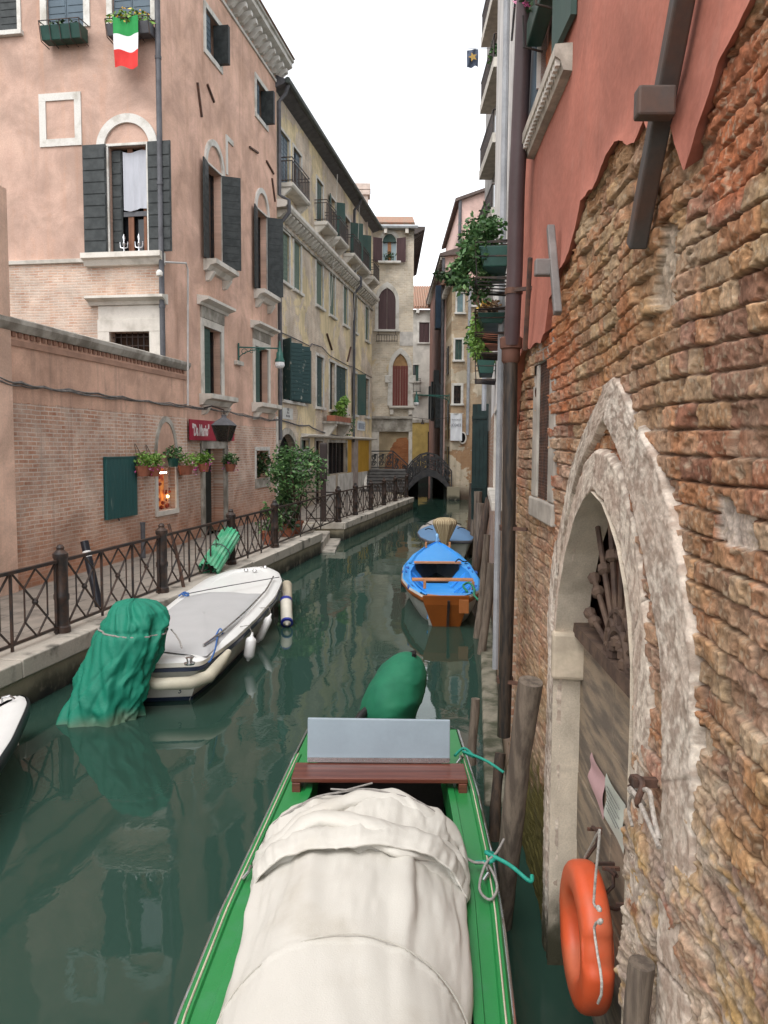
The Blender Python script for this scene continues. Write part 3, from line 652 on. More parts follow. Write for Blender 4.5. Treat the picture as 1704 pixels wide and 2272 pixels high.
ps = [float(np.dot(p-FQ.P, FQ.X)) for p in sp_]
step = (ps[3]-ps[0])/3
ps = [ps[0]-4*step, ps[0]-3*step, ps[0]-2*step, ps[0]-step]+ps+[float(np.dot(onz(*cE(395, 1590), QZ)-FQ.P, FQ.X))]
rl = thing('iron_railing', 'long dark wrought iron railing along the near quay beside the white boat', 'railing', FQ.p(ps[4], -.28, QZ))
for s in ps: post(FQ, s, rl)
for i in range(len(ps)-1): panel(FQ, ps[i]+.1, ps[i+1]-.1, rl, 3 if ps[i+1]-ps[i] > 2 else 2)
p2s = [.3]; q0 = float(np.dot(onz(*z3(1290, 2020), QZ)-F2q.P, F2q.X)); q1 = float(np.dot(onz(*z3(1525, 1940), QZ)-F2q.P, F2q.X))
p2s += [q0, q1, q1+2.5, q1+5.0, sq2-.3]
rl2 = thing('iron_railing', 'second dark wrought iron railing on the far quay leading up to the iron bridge', 'railing', F2q.p(.3, -.28, QZ))
for s in p2s: post(F2q, s, rl2)
for i in range(len(p2s)-1): panel(F2q, p2s[i]+.1, p2s[i+1]-.1, rl2, 2)
panel(FqE, -.35, .62, rl2, 1, o=-.33, hexa=False)
panel(FqM, .05, 1.7, rl, 2, o=-.3, hexa=False)

# ================================================================ street lamps and sign
def bracket_lamp(name, label, p0, out, z, L=1.6, m=None, s=1.0):
    m = m or mat('lamp_green', (.02, .1, .08), .4, .2, 6, 0)
    o_ = V3(*out); up = V3(0, 0, 1); p0 = V3(*p0)
    t = thing(name, label, 'street lamp', p0)
    mb = MB().tube([p0+up*z, p0+up*z+o_*L], .028*s, 8); mb.bar(p0+up*(z-.45)+o_*.02, p0+up*(z+.12)+o_*.02, .08*s, .04)
    mb.tube([p0+up*(z-.4)]+[p0+up*(z-.4+.36*math.sin(i/8*1.57))+o_*(L*.62*(1-math.cos(i/8*1.57))) for i in range(1, 9)], .018*s, 6)
    for k in range(3):
        c = p0+up*(z-.13+.02*k)+o_*(.18+.22*k); R_ = .1-.022*k
        mb.tube([c+o_*R_*math.cos(a*.6)*(1-a*.05)+up*R_*math.sin(a*.6)*(1-a*.05) for a in range(12)], .012*s, 5)
    mb.build('bracket', m, t)
    c = p0+up*z+o_*(L-.02)
    mb = MB().lathe(c, [(.02, .22), (.035, .16), (.03, .05), (.06, .0), (.07, -.1), (.1, -.13), (.11, -.28), (.15, -.36), (.15, -.4), (.02, -.4)], 14); h = mb.build('lamp_head', m, t, smooth=45)
    MB().lathe(c, [(.14, -.405), (.15, -.5), (.11, -.58), (.01, -.6)], 14).build('lamp_glass', mat('milk_glass', (.7, .7, .7), .25, .1, 3, 0), t, smooth=60)
    return t
a = FL.q(*cB(1365, 545)); bracket_lamp('street_lamp', 'green bracket street lamp with a scrolled arm and white glass on the pink house', FL.p(a[0], .02, 0), FL.N*.93+FL.X*.37, a[1], 1.25, s=.8)
a = FL.q(*cB(1345, 620)); b = FL.q(*cB(1382, 655)); c = FL.q(*cB(1378, 930))
mb = MB().box(FL, a[0], b[0], 0, .12, b[1], a[1]); tag(mb.build('junction_box', mat('cream_plastic', (.55, .52, .46), .5, .2), bevel=.01), 'small cream junction box under the green street lamp', 'junction box')
R = FL.rect(cB(1097, 948), cB(1093, 1080), cB(1348, 990), .12)
sg = thing('restaurant_sign', 'dark red restaurant sign with white lettering above the doorway', 'sign', FL.p(R[0], .03, R[2]))
MB().box(FL, R[0], R[1], .08, .12, R[2], R[3]).build('board', mat('sign_red', (.36, .02, .05), .35, .15, 2, 0), sg, bevel=.005)
hh = R[3]-R[2]
text('lettering', '"Da Mario"', FL, R[0]+.12, R[2]+.24*hh, hh*.55, .122, mat('sign_white', (.75, .68, .66), .5, .1), sg, sx=.62, bold=.012, align='LEFT')
a = FL.q(*cB(1288, 950), .75); c = FL.p(a[0], .75, a[1])
ln = thing('wall_lantern', 'black four sided lantern hanging in front of the red sign', 'lantern', FL.p(a[0], .02, a[1]-.3))
mb = MB()
def sq(c, r, z): return [V3(*c)+FL.X*(x*r)+FL.N*(y*r)+V3(0, 0, z) for x, y in ((-1, -1), (1, -1), (1, 1), (-1, 1))]
MB().loft([sq(c, .26, -.2), sq(c, .16, -.09), sq(c, .05, .0), sq(c, .05, .07)]).build('cap', lead, ln)
mb = MB().loft([sq(c, .235, -.205), sq(c, .13, -.58), sq(c, .11, -.62)])
mb.build('panes', mat('smoked_glass', (.02, .018, .016), .25, .3, 6, 0, spec=.5), ln)
mb = MB()
for (x, y) in ((-1, -1), (1, -1), (1, 1), (-1, 1)): mb.bar(V3(*c)+FL.X*.24*x+FL.N*.24*y+V3(0, 0, -.2), V3(*c)+FL.X*.135*x+FL.N*.135*y+V3(0, 0, -.6), .025)
mb.tube([c+V3(0, 0, .08), c+V3(0, 0, .2), FL.p(a[0]+.05, .4, a[1]+.3), FL.p(a[0]+.1, .02, a[1]+.22)], .02, 6); mb.build('frame', iron, ln)
# hanging baskets
bl = ('flower basket hanging just right of the green shutter board', 'flower basket hanging between the shutter board and the lit niche', 'long flower basket hanging between the lit niche and the doorway', 'flower basket with white blooms hanging left of the doorway', 'flower basket with purple trailing blooms right of the doorway')
for i, ((x, y), ln_, wd) in enumerate(zip(((822, 1192), (885, 1195), (1068, 1192), (1172, 1180), (1325, 1185)), bl, (.27, .22, .42, .24, .24))):
    oo = .3 if x < 1080 else .2; a = FL.q(*cB(x, y+15), oo); c = FL.p(a[0], oo, a[1]-.1)
    t = thing('flower_basket', ln_, 'flower basket', c, 'flower baskets on the restaurant wall')
    MB().loft([[c+FL.X*wd*.9*math.cos(k*.524)*q+FL.N*.15*math.sin(k*.524)*q+V3(0, 0, z) for k in range(12)] for q, z in ((.7, -.2), (1, .02))]).build('pot', terra, t, smooth=40)
    leaves(MB(), c+V3(0, 0, .16), (wd*1.0, .2, .17), 260, .085, 20+i, .3).build('foliage', leaf_lime if i < 4 else leaf_mid, t, fix=False)
    leaves(MB(), c+V3(0, 0, -.02), (wd*.95, .2, .22), 45, .07, 40+i, .8).build('blooms', flower_mix, t, fix=False)
    mb = MB()
    for k in (-1, 1): mb.tube([c+FL.X*wd*.8*k, FL.p(a[0], .1, a[1]+.45)], .006, 4)
    mb.build('hanger', iron, t)
c = FL.p(ic, .3, Rn[3]+.02); t = thing('flower_pot', 'small dark green pot of leaves standing on top of the lit niche', 'flower pot', c)
MB().lathe(c, [(.1, 0), (.14, .2), (.13, .2)], 12).build('pot', planter_green, t, smooth=40); leaves(MB(), c+V3(0, 0, .3), (.25, .2, .18), 160, .1, 61).build('foliage', leaf_mid, t, fix=False)

# ================================================================ flag and planters on the front
zf = FA.q(*cA(780, 150))[1]; x0, x1 = sorted((FA.q(*cA(708, 300))[0], FA.q(*cA(850, 300))[0])); zb = FA.q(*cA(780, 432))[1]
fl = thing('italian_flag', 'green white and red flag hung from an upper window planter of the pink house', 'flag', FA.p((x0+x1)/2, .4, zf))
for nm, cl, t0, t1 in (('green_band', (.02, .25, .06), 0, .34), ('white_band', (.72, .72, .74), .34, .66), ('red_band', (.6, .035, .03), .66, 1)):
    P = []
    for i in range(25):
        u = i/24; row = []
        for j in range(9):
            v = t0+(t1-t0)*j/8; sag = .07*math.sin(math.pi*u)*(1-v*.3)
            row.append(FA.p(x0+(x1-x0)*u, .46+.035*math.sin(u*9+v*2)+.03*math.sin(u*4-v*5)*v, zf+(zb-zf)*v-sag-.05*v*math.sin(u*5+1)))
        P.append(row)
    MB().grid(P).build(nm, mat('flag_'+nm, cl, .8, .12, 4, .1), fl, smooth=120, fix=False)
def boxplanter(F, x0, x1, z, h, d, label, seed, lf, n, bl=None, m=None, cat='planter', o=.06, fh=.22):
    t = thing('window_planter', label, cat, F.p((x0+x1)/2, o, z)); mb = MB()
    mb.loft([[F.p(x, a, z+b) for a, b in ((o+.02, 0), (o+d*.8, 0), (o+d, h), (o, h))] for x in (x0, x1)]); mb.build('trough', m or planter_green, t, bevel=.01)
    mb = MB()
    for k in range(5):
        x = x0+(x1-x0)*k/4; mb.tube([F.p(x, o, z+h+.1), F.p(x, o+d+.04, z+h+.08), F.p(x, o+d*.85, z-.03), F.p(x, o, z-.05)], .012, 5)
    mb.tube([F.p(x0, o+d+.04, z+h+.08), F.p(x1, o+d+.04, z+h+.08)], .012, 5); mb.build('basket', iron, t)
    c = F.p((x0+x1)/2, o+d*.5, z+h+fh*.5); rx = (x1-x0)/2*1.05; ax = abs(F.X[0]) > .7
    leaves(MB(), c, (rx if ax else d*.8, d*.8 if ax else rx, fh), n, .11, seed).build('foliage', lf, t, fix=False)
    if bl: leaves(MB(), c+V3(0, 0, .04), (rx if ax else d, d if ax else rx, fh), n//4, .09, seed+1).build('blooms', bl, t, fix=False)
    return t
a, b = FA.q(*cA(470, 200), .35), FA.q(*cA(242, 235), .35); boxplanter(FA, a[0], b[0], b[1], .3, .38, 'green trough planter nearly bare under the upper window of the pink house', 71, leaf_dark, 40, fh=.08)
a, b = FA.q(*cA(862, 190), .35), FA.q(*cA(618, 215), .35); boxplanter(FA, a[0], b[0], b[1]+.03, .24, .36, 'planter of yellow flowers above the hanging flag on the pink house', 73, leaf_lime, 260, flower_yel, fh=.2, m=lead)

# ================================================================ ochre house
oh = thing('ochre_house', 'long ochre house with flaking plaster, green shutters and small iron balconies', 'house', FL.p(s_e+2, 0, 0))
OZ = 15.15
W = {}
def R_(k, tl, bl, tr): W[k] = FL.rect(tl, bl, tr)
R_('u1', z1(165, 545), z1(165, 1340), z1(298, 725)); R_('u2', z1(355, 800), z1(355, 1470), z1(472, 955)); R_('u3', z1(697, 1260), z1(697, 1960), z1(790, 1390)); R_('u4', z1(905, 1560), z2(897, 40), z1(968, 1640))
R_('u5', z1(1112, 1845), z2(1105, 290), z1(1190, 1935)); R_('u6', z1(1248, 2050), z2(1245, 440), z1(1320, 2120)); R_('u7', z2(1420, 215), z2(1415, 690), z2(1462, 262))
R_('m1', z2(168, -50), z2(168, 640), z2(298, 70)); R_('m2', z2(362, 60), z2(362, 770), z2(468, 140)); R_('m3', z2(690, 365), z2(690, 1010), z2(790, 430)); R_('m4', z2(888, 550), z2(888, 1175), z2(965, 605))
R_('m5', z2(1090, 760), z2(1090, 1325), z2(1152, 800)); R_('m6', z2(1240, 890), z2(1240, 1445), z2(1285, 925)); R_('m7', z2(1410, 1075), z2(1410, 1580), z2(1460, 1110))
R_('f1', z2(195, 1500), z3(195, 275), z2(490, 1620)); R_('f2', z2(695, 1770), z3(695, 390), z2(795, 1810)); R_('f3', z2(888, 1870), z3(885, 450), z2(965, 1905)); R_('f4', z2(980, 1930), z3(980, 500), z2(1140, 2000))
R_('f5', z2(1245, 2050), z3(1230, 545), z2(1290, 2075)); R_('f6', z2(1410, 2140), z3(1410, 565), z2(1462, 2150))
R_('g1', z3(470, 910), z3(470, 1330), z3(585, 905)); R_('g2', z3(680, 915), z3(680, 1600), z3(778, 920)); R_('g3', z3(860, 935), z3(860, 1420), z3(1135, 950)); R_('arch', z3(120, 810), z3(120, 1500), z3(395, 820))
for grp in ('u', 'm', 'f'):   # one floor shares its head and sill heights
    ks = [k for k in W if k[0] == grp]; 
    for e in (2, 3):
        av = sum(W[k][e] for k in ks)/len(ks)
        for k in ks: W[k][e] = W[k][e]*.25+av*.75
W['arch'][2] = QZ; W['g2'][2] = QZ
m_ochre = wallmat('ochre_plaster', Xl, (.76, .62, .385), (.68, .56, .36), b1=(.52, .38, .28), b2=(.64, .51, .39), mortar=(.62, .55, .46), patch=(.42, .475, .49), bw=.25, bh=.07, stain=(.22, .19, .15), streak=.55, stain_amt=.45, smear=.4, low=None, zdark=(.8, 3.8, (.36, .3, .23)))
mb = MB(); wallgrid(mb, FL, s_e, s_o, 0, OZ, list(W.values()), -.06, .26); body(mb, FL, s_e, s_o, 0, OZ, 10, -.06); mb.build('wall', m_ochre, oh)
lab = {'u1': 'first top floor window with pale blue shutter on the long balcony', 'u2': 'second top floor window on the long balcony', 'u3': 'top floor window with its own balcony slab', 'u4': 'top floor window with open green shutters by the downpipe',
       'f1': 'wide first floor window with peeling dark green shutters', 'f4': 'first floor window with a worn green shutter above the planter'}
for k, R in W.items():
    if k[0] == 'u': f = window(FL, oh, R, -.06, style='jut' if k in ('u4', 'u5', 'u6') else ('closed' if k in ('u1', 'u3') else 'halfr'), shutter=sh_blue if k in ('u1', 'u2', 'u7') else sh_green, w=.1, sill=False, bars=False)
    elif k[0] == 'm': f = window(FL, oh, R, -.06, style='closed', shutter=sh_pale, w=.11)
    elif k == 'f1': f = window(FL, oh, R, -.06, style='half', shutter=sh_peel, w=.05)
    elif k[0] == 'f': f = window(FL, oh, R, -.06, style='jut' if k == 'f5' else ('closed' if k in ('f2', 'f4') else 'half'), shutter=sh_peel if k in ('f2', 'f4') else sh_green, w=.12)
    elif k == 'g1': f = window(FL, oh, R, -.06, style='half', shutter=sh_pale, w=.1, fm=stone_d)
    elif k in ('g2', 'g3'):
        f = surround(FL, R, .13, -.09, -.02).build('door' if k == 'g2' else 'shop_window', stone_d, oh)
        mb = MB(); a = R[0]
        for x in np.linspace(R[0]+.03, R[1]-.03, 3 if k == 'g2' else 6): mb.box(FL, x-.03, x+.03, -.26, -.2, R[2], R[3])
        mb.build('glazing_bars', mat('dark_wood', (.03, .018, .014), .5), f); MB().box(FL, R[0], R[1], -.3, -.27, R[2], R[3]).build('pane', glass_dark, f)
    else: continue
    if k in lab: f['label'] = lab[k]
# peeling folding shutters of the wide window
R = W['f1']
for x0, x1, o0, o1 in ((R[0]-.5, R[0], .42, .0), (R[0]+.75, R[0]+1.2, .0, .35), (R[0]+1.2, R[0]+1.65, .35, .0), (R[1]-1.0, R[1]-.5, .0, .38), (R[1]-.45, R[1]+.75, .04, .1)):
    m = MB().loft([[FL.p(x0, o0-.03, z), FL.p(x1, o1-.03, z), FL.p(x1, o1+.012, z), FL.p(x0, o0+.012, z)] for z in (R[2]+.02, R[3]-.02)]); n = 14
    for i in range(n):
        z = R[2]+.06+(R[3]-R[2]-.12)*i/n; m.loft([[FL.p(x0+(x1-x0)*.08, o0*.92+o1*.08+.01, h), FL.p(x1-(x1-x0)*.08, o1*.92+o0*.08+.01, h), FL.p(x1-(x1-x0)*.08, o1*.92+o0*.08+.03, h), FL.p(x0+(x1-x0)*.08, o0*.92+o1*.08+.03, h)] for h in (z, z+.09)])
    m.build('wall_shutter', sh_peel, oh)
# arched passage
R = W['arch']; c = (R[0]+R[1])/2; rr = (R[1]-R[0])/2; zs = R[3]-rr*.8
for sd in (0, 1):
    pts = arc(c, zs, rr, rr*.8, math.pi if sd == 0 else 0, math.pi/2, 10)+[(R[0] if sd == 0 else R[1], R[3]+.001)]
    MB().poly(FL, [(x, z+.002) for x, z in pts], -.3, -.062).build('arch_spandrel', m_ochre, oh)
MB().strip(FL, arc(c, zs, rr, rr*.8, math.pi, 0, 20), arc(c, zs, rr+.22, rr*.8+.22, math.pi, 0, 20), -.1, -.01).build('arch_moulding', stone_d, oh)
MB().box(FL, R[0]+.02, R[1]-.02, -.317, -.302, QZ, R[3]).build('passage_back', void, oh)
MB().box(FL, R[0]+.9, R[1]+.7, .3, .34, QZ+1.15, QZ+2.3).build('partition', mat('pale_board', (.33, .31, .29), .8), oh)
# string course with corbels, eaves, gutters
zs = sum(FL.q(*p, .3)[1] for p in (z1(105, 1530), z2(900, 250), z2(1480, 850)))/3
MB().loft([[FL.p(s, a, zs+b) for a, b in ((-.1, -.14), (.3, -.12), (.36, -.04), (.36, .08), (.2, .14), (-.1, .14))] for s in (s_e, s_o)]).build('string_course', stone, oh)
s = s_e+.25
while s < s_o: MB().loft([[FL.p(x, a, zs+b) for a, b in ((-.07, -.4), (.05, -.38), (.26, -.2), (.27, -.145), (-.07, -.145))] for x in (s, s+.2)]).build('corbel', stone, oh); s += .46
MB().box(FL, s_e, s_o, -.09, .02, zs-.62, zs-.52).build('lower_band', stone_d, oh)
MB().loft([[FL.p(s, a, OZ+b) for a, b in ((-.1, -.2), (.3, -.06), (.36, .0), (.38, .08), (.2, .14), (-.1, .3))] for s in (s_e-.1, s_o+.1)]).build('eaves', lead, oh)
MB().loft([[FL.p(s_e, .36, OZ+.12), FL.p(s_o, .36, OZ+.12), FL.p(s_o, -10, OZ+.12), FL.p(s_e, -10, OZ+.12)], [FL.p(s_e, -4.6, OZ+1.9), FL.p(s_o, -4.6, OZ+1.9), FL.p(s_o, -4.9, OZ+1.9), FL.p(s_e, -4.9, OZ+1.9)]]).build('roof', tile, oh)
gl = mat('gutter_green', (.07, .085, .08), .5, .3, 4, .05); MB().tube([FL.p(s_e-.1, .42, OZ+.05), FL.p(s_o+.1, .42, OZ+.05)], .1, 8).build('gutter', gl, oh)
for x in (s_e+.12, FL.q(*z2(1215, 1200))[0]):
    mb = MB().tube([FL.p(x, .4, OZ+.02), FL.p(x, .3, OZ-.3), FL.p(x, .06, OZ-.55), FL.p(x, .06, zs+.3), FL.p(x, .4, zs+.1), FL.p(x, .4, zs-.3), FL.p(x, .06, zs-.7), FL.p(x, .06, 3.2)], .07, 8); mb.build('downpipe', lead, oh, smooth=40)
cp = ony(*z1(1335, 1750), 45); mb = MB().wbox(cp+V3(0, 0, -1.5), (.75, .75, 4.4)); mb.wbox(cp+V3(0, 0, .75), (.95, .95, .25)); mb.wbox(cp+V3(0, 0, 1.05), (1.0, 1.0, .3)); mb.build('chimney', mat('chimney_plaster', (.6, .5, .44), .9), oh)
# balconies
def balcony(F, par, s0, s1, zf_, d=.5, h=.85, o=-.06, curl=True):
    b = MB().loft([[F.p(s, a, zf_+z) for a, z in ((o-.02, -.14), (o+d-.05, -.14), (o+d, -.08), (o+d, 0), (o-.02, 0))] for s in (s0, s1)]).build('balcony', stone, par)
    for s in (s0+.12, s1-.12) if s1-s0 < 3 else (s0+.12, (s0+s1)/2, s1-.12):
        MB().loft([[F.p(x, a, zf_+z) for a, z in ((o, -.5), (o+.08, -.48), (o+d*.8, -.2), (o+d*.8, -.142), (o, -.142))] for x in (s-.07, s+.07)]).build('bracket', stone, b)
    mb = MB(); k = o+d-.04
    for z in (h, h-.12, .08):
        mb.bar(F.p(s0+.04, k, zf_+z), F.p(s1-.04, k, zf_+z), .03); mb.bar(F.p(s0+.04, o, zf_+z), F.p(s0+.04, k, zf_+z), .03); mb.bar(F.p(s1-.04, o, zf_+z), F.p(s1-.04, k, zf_+z), .03)
    n = max(4, int((s1-s0)/.11))
    for i in range(n+1): s = s0+.04+(s1-s0-.08)*i/n; mb.bar(F.p(s, k, zf_), F.p(s, k, zf_+h-.12), .016 if i % 4 else .03)
    for s in (s0+.04, s1-.04):
        for q in (.1, .22, .34): mb.bar(F.p(s, o+q, zf_), F.p(s, o+q, zf_+h-.1), .016)
    mb.build('balustrade', iron, b); return b
zu = W['u1'][2]-.05
balcony(FL, oh, W['u1'][0]-.12, FL.q(*z1(580, 1800), .4)[0], zu)
for k, e in (('u3', .35), ('u4', .4), ('u5', .3), ('u6', .4), ('u7', .4)): balcony(FL, oh, W[k][0]-e, W[k][1]+e+.1, zu, d=.55)
# ground floor pieces
zc = FL.q(*z3(900, 850))[1]; a0 = FL.q(*z3(470, 810))[0]
MB().loft([[FL.p(s, a, zc+b) for a, b in ((-.08, -.1), (.25, -.06), (.28, .0), (-.08, .06))] for s in (a0, s_o)]).build('canopy_ledge', stone, oh)
yel = mat('yellow_paint', (.52, .29, .03), .7, .12, 2, .05)
for xa, xb in ((1140, 1203), (1276, 1458)):
    a, b = FL.q(*z3(xa, 1380)), FL.q(*z3(xb, 1365)); MB().box(FL, a[0], b[0], -.07, -.035, a[1]-.02, zc-.12).build('yellow_panel', yel, oh)
wh = mat('white_dado', (.6, .58, .54), .75, .2, 2, .1, col2=(.42, .4, .36))
for xa, xb, za in ((785, 955, 1450), (1010, 1205, 1410), (1276, 1420, 1385)):
    a, b = FL.q(*z3(xa, za)), FL.q(*z3(xb, za)); MB().box(FL, a[0], b[0], -.07, .02, 0, a[1]).build('dado', wh, oh)
a, b = FL.q(*z3(1210, 1000)), FL.q(*z3(1275, 1000)); MB().box(FL, a[0], b[0], -.07, .06, 0, zc-.1).build('pilaster', mat('pilaster', (.36, .3, .27), .8), oh)
for (p, q) in (((840, 1465), (912, 1700)), ((1190, 1660), (1140, 1870))):
    a, b = FL.q(*z2(*p)), FL.q(*z2(*q)); MB().bar(FL.p(a[0], -.02, a[1]), FL.p(b[0], -.02, b[1]), .08, .06).build('tie_rod', iron_rust, oh)
cq_ = [FL.q(*z2(x, y)) for x, y in ((120, 1430), (330, 1520), (590, 1650), (612, 1612), (760, 1660), (880, 1790), (1140, 1930), (1230, 1960), (1490, 2110))]
MB().tube([FL.p(a_, .0, b_) for a_, b_ in cq_], .022, 5).build('facade_cable', lead, oh)
cq_ = [FL.q(*z3(x, y)) for x, y in ((10, 600), (130, 610), (250, 640), (400, 690), (480, 695), (560, 690), (620, 730), (760, 790), (1000, 850), (1180, 820))]
MB().tube([FL.p(a_, .02, b_) for a_, b_ in cq_], .03, 5).build('facade_cable', lead, oh)
for x_, y_ in ((985, 1240), (1310, 1690)):   # hanging lines from the gutter
    a_ = FL.q(*z1(x_, y_), .42); MB().tube([FL.p(a_[0], .42, a_[1]), FL.p(a_[0]+.15, .3, a_[1]-2.5), FL.p(a_[0]+.1, .1, a_[1]-5.5)], .012, 4).build('hanging_wire', white_frame, oh)
# signs and planter on it
R = FL.rect(z3(185, 430), z3(185, 590), z3(330, 440), -.03); t = thing('street_name_plaque', 'white plastered street name panel with faded black letters above the archway', 'sign', FL.p(R[0], 0, R[2]))
MB().box(FL, R[0], R[1], -.07, -.03, R[2], R[3]).build('panel', mat('plaque_white', (.6, .6, .57), .8, .12, 4), t)
for i, sx in enumerate(('CALLE', 'DE LA', 'MALVASIA')): text('lettering', sx, FL, (R[0]+R[1])/2, R[3]-.3*(i+1)*(R[3]-R[2])/1.0+.03, .14*(R[3]-R[2])/1.0+.04, -.028, mat('faded_black', (.16, .16, .16), .8), t, sx=.8)
R = FL.rect(z3(1287, 622), z3(1287, 760), z3(1390, 630), -.03); t = thing('notice_board', 'plain pale bluish notice on the ochre wall right of the planter', 'sign', FL.p(R[0], 0, R[2]))
MB().box(FL, R[0], R[1], -.07, -.02, R[2], R[3]).build('panel', mat('notice_white', (.62, .66, .7), .6, .08, 4), t, bevel=.01)
mb = MB()
for i in range(7):
    z = R[3]-.16-i*(R[3]-R[2]-.2)/7; mb.box(FL, R[0]+.12, R[1]-.12-(i % 3)*.08, -.02, -.016, z, z+.05)
mb.build('print_lines', mat('print_grey', (.36, .4, .46), .8), t)
a, b = FL.q(*z3(930, 640), .45), FL.q(*z3(1180, 680), .45); zp = (a[1]+b[1])/2-.05
t = thing('balcony_planter', 'stone shelf planter of bright trailing greens on the ochre house front', 'planter', FL.p((a[0]+b[0])/2, 0, zp))
MB().box(FL, a[0], b[0], -.05, .55, zp, zp+.1).build('shelf', stone_d, t, bevel=.01); MB().box(FL, a[0]+.1, b[0]-.1, .12, .5, zp+.102, zp+.35).build('trough', terra, t, bevel=.02)
for x in (a[0]+.2, b[0]-.5): MB().loft([[FL.p(y, p, zp+q) for p, q in ((-.05, -.6), (.2, -.5), (.5, -.1), (.5, -.002), (-.05, -.002))] for y in (x, x+.28)]).build('bracket', stone, t)
c = FL.p((a[0]+b[0])/2, .35, zp+.55); leaves(MB(), c+FL.X*.3+V3(0, 0, .15), (.4, 1.15, .42), 700, .15, 81, .4, 5).build('foliage', leaf_lime, t, fix=False)
leaves(MB(), FL.p(b[0], .4, zp+.05), (.3, .35, .5), 140, .13, 82, .8).build('trailing_foliage', leaf_mid, t, fix=False)

# ================================================================ potted shrubs at the landing
bc = onz(*cE(260, 1560), QZ)
def shrub(name, label, c, h, rad, n, size, seed, stems, lf=leaf_mid, pot=True, gr=None):
    t = thing(name, label, 'potted plant' if pot else 'shrub', c, gr); c = Vector(c); r = random.Random(seed)
    if pot:
        mb = MB().lathe(c, [(.17, 0), (.23, .3), (.26, .3), (.26, .36), (.22, .36), (.2, .3)], 14); mb.build('pot', terra, t, smooth=40)
    mb = MB()
    for i in range(stems):
        a = r.uniform(0, 6.28); q = r.uniform(.2, .8); top = c+Vector((math.cos(a)*rad[0]*q, math.sin(a)*rad[1]*q, h+rad[2]*r.uniform(-.4, .5)))
        mid_ = c.lerp(top, .5)+Vector((r.uniform(-.08, .08), r.uniform(-.08, .08), .1)); mb.tube([c+Vector((0, 0, .25)), mid_, top], [.018, .013, .006], 5)
    mb.build('stems', bark, t); leaves(MB(), c+Vector((0, 0, h)), rad, n, size, seed, 0, max(10, n//60)).build('foliage', lf, t, fix=False); return t
b1 = FQ.p(sq1-.2, -.7, QZ); shrub('potted_shrub', 'large leafy green shrub standing in pots behind the end of the near railing', b1, 1.75, (.78, .8, .8), 3200, .105, 91, 16)
shrub('potted_shrub', 'low dark potted plant beneath the large shrub by the railing', FQ.p(sq1-.9, -.7, QZ), .75, (.5, .5, .5), 500, .15, 92, 7, leaf_dark)
shrub('potted_shrub', 'small terracotta pot with sparse leaves at the railing post under the large shrub', FQ.p(sq1-2.7, -.62, QZ), .7, (.35, .35, .4), 260, .13, 93, 5)
mp = thing('mooring_post', 'tall dark square wooden post at the corner of the far quay', 'post', F2q.p(.25, -.75, QZ)); P = F2q.p(.25, -.75, 0)
MB().loft([[P+V3(x*.085, y*.085, z) for x, y in ((-1, -1), (1, -1), (1, 1), (-1, 1))] for z in (QZ, 1.9)]).build('shaft', mat('dark_timber', (.045, .03, .026), .7, .3, 4, .2), mp, bevel=.01)
MB().loft([[P+V3(x*r_, y*r_, z) for x, y in ((-1, -1), (1, -1), (1, 1), (-1, 1))] for r_, z in ((.10, 1.9), (.115, 1.95), (.115, 3.05), (.09, 3.1))]).build('lamp_box', mat('dark_timber2', (.04, .028, .026), .6, .3, 4, .2), mp, bevel=.01)
# ================================================================ gothic house at the end of the quay
FX = lambda Y: Fr((0, Y), 0, X=(1, 0, 0), N=(0, -1, 0))
YT = 48.2; FT = FX(YT)
gh = thing('gothic_house', 'narrow pale brick house with pointed gothic windows at the end of the quay', 'house', (.7, YT, 0))
T = lambda f, x, y, o=0: FT.q(*f(x, y), o)
xr = T(z4, 978, 1000)[0]; zt = T(z4, 600, 340)[1]; xl = -2.6
m_goth = wallmat('gothic_plaster', (1, 0, 0), (.70, .56, .38), (.60, .49, .33), b1=(.50, .40, .28), b2=(.66, .58, .46), mortar=(.64, .58, .49), patch=(.3, .44, .455), zdir=.012, smear=.35, stain=(.4, .3, .2), bump=.7, bw=.26, bh=.1, ms=.018)
a, b = T(z4, 405, 905), T(z4, 655, 540); tw = [a[0], b[0], a[1], b[1]]
a, b = T(z5, 225, 1700), T(z5, 590, 1260); dw = [a[0], b[0], QZ, b[1]]
mb = MB(); wallgrid(mb, FT, xl, xr, 0, zt, [tw, dw], 0, .2); body(mb, FT, xl, xr, 0, zt, 12); mb.build('wall', m_goth, gh)
# roof
er = T(z4, 1050, 300)[0]
MB().loft([[FT.p(x, a, zt+b) for a, b in ((-.2, .02), (.5, .02), (.55, .12), (.5, .2), (-.2, .3))] for x in (xl, er)]).build('eaves', mat('eave_grey', (.45, .48, .5), .6), gh)
mb = MB()
for i in range(44):
    x = xl+(er-.2-xl)*(i+.5)/44; mb.tube([FT.p(x, .5, zt+.26), FT.p(x, -3.2, zt+1.6)], .085, 6, flat=.9)
mb.loft([[FT.p(xl, .45, zt+.2), FT.p(er, .45, zt+.2), FT.p(er, -6, zt+.2), FT.p(xl, -6, zt+.2)], [FT.p(xl, -3.2, zt+1.5), FT.p(er-1.6, -3.2, zt+1.5), FT.p(er-1.6, -4, zt+1.5), FT.p(xl, -4, zt+1.5)]]); mb.build('roof', tile, gh)
for k in (460, 850, 1030): x = T(z4, k, 350)[0]; MB().box(FT, x-.09, x+.09, 0, .45, zt-.25, zt+.015).build('corbel', stone, gh)
mb = MB().loft([[(xr, y, zt-.35), (xr+.62, y, zt-.05), (xr+.62, y, zt+.1), (xr, y, zt+.1)] for y in (YT-.5, YT+12)])
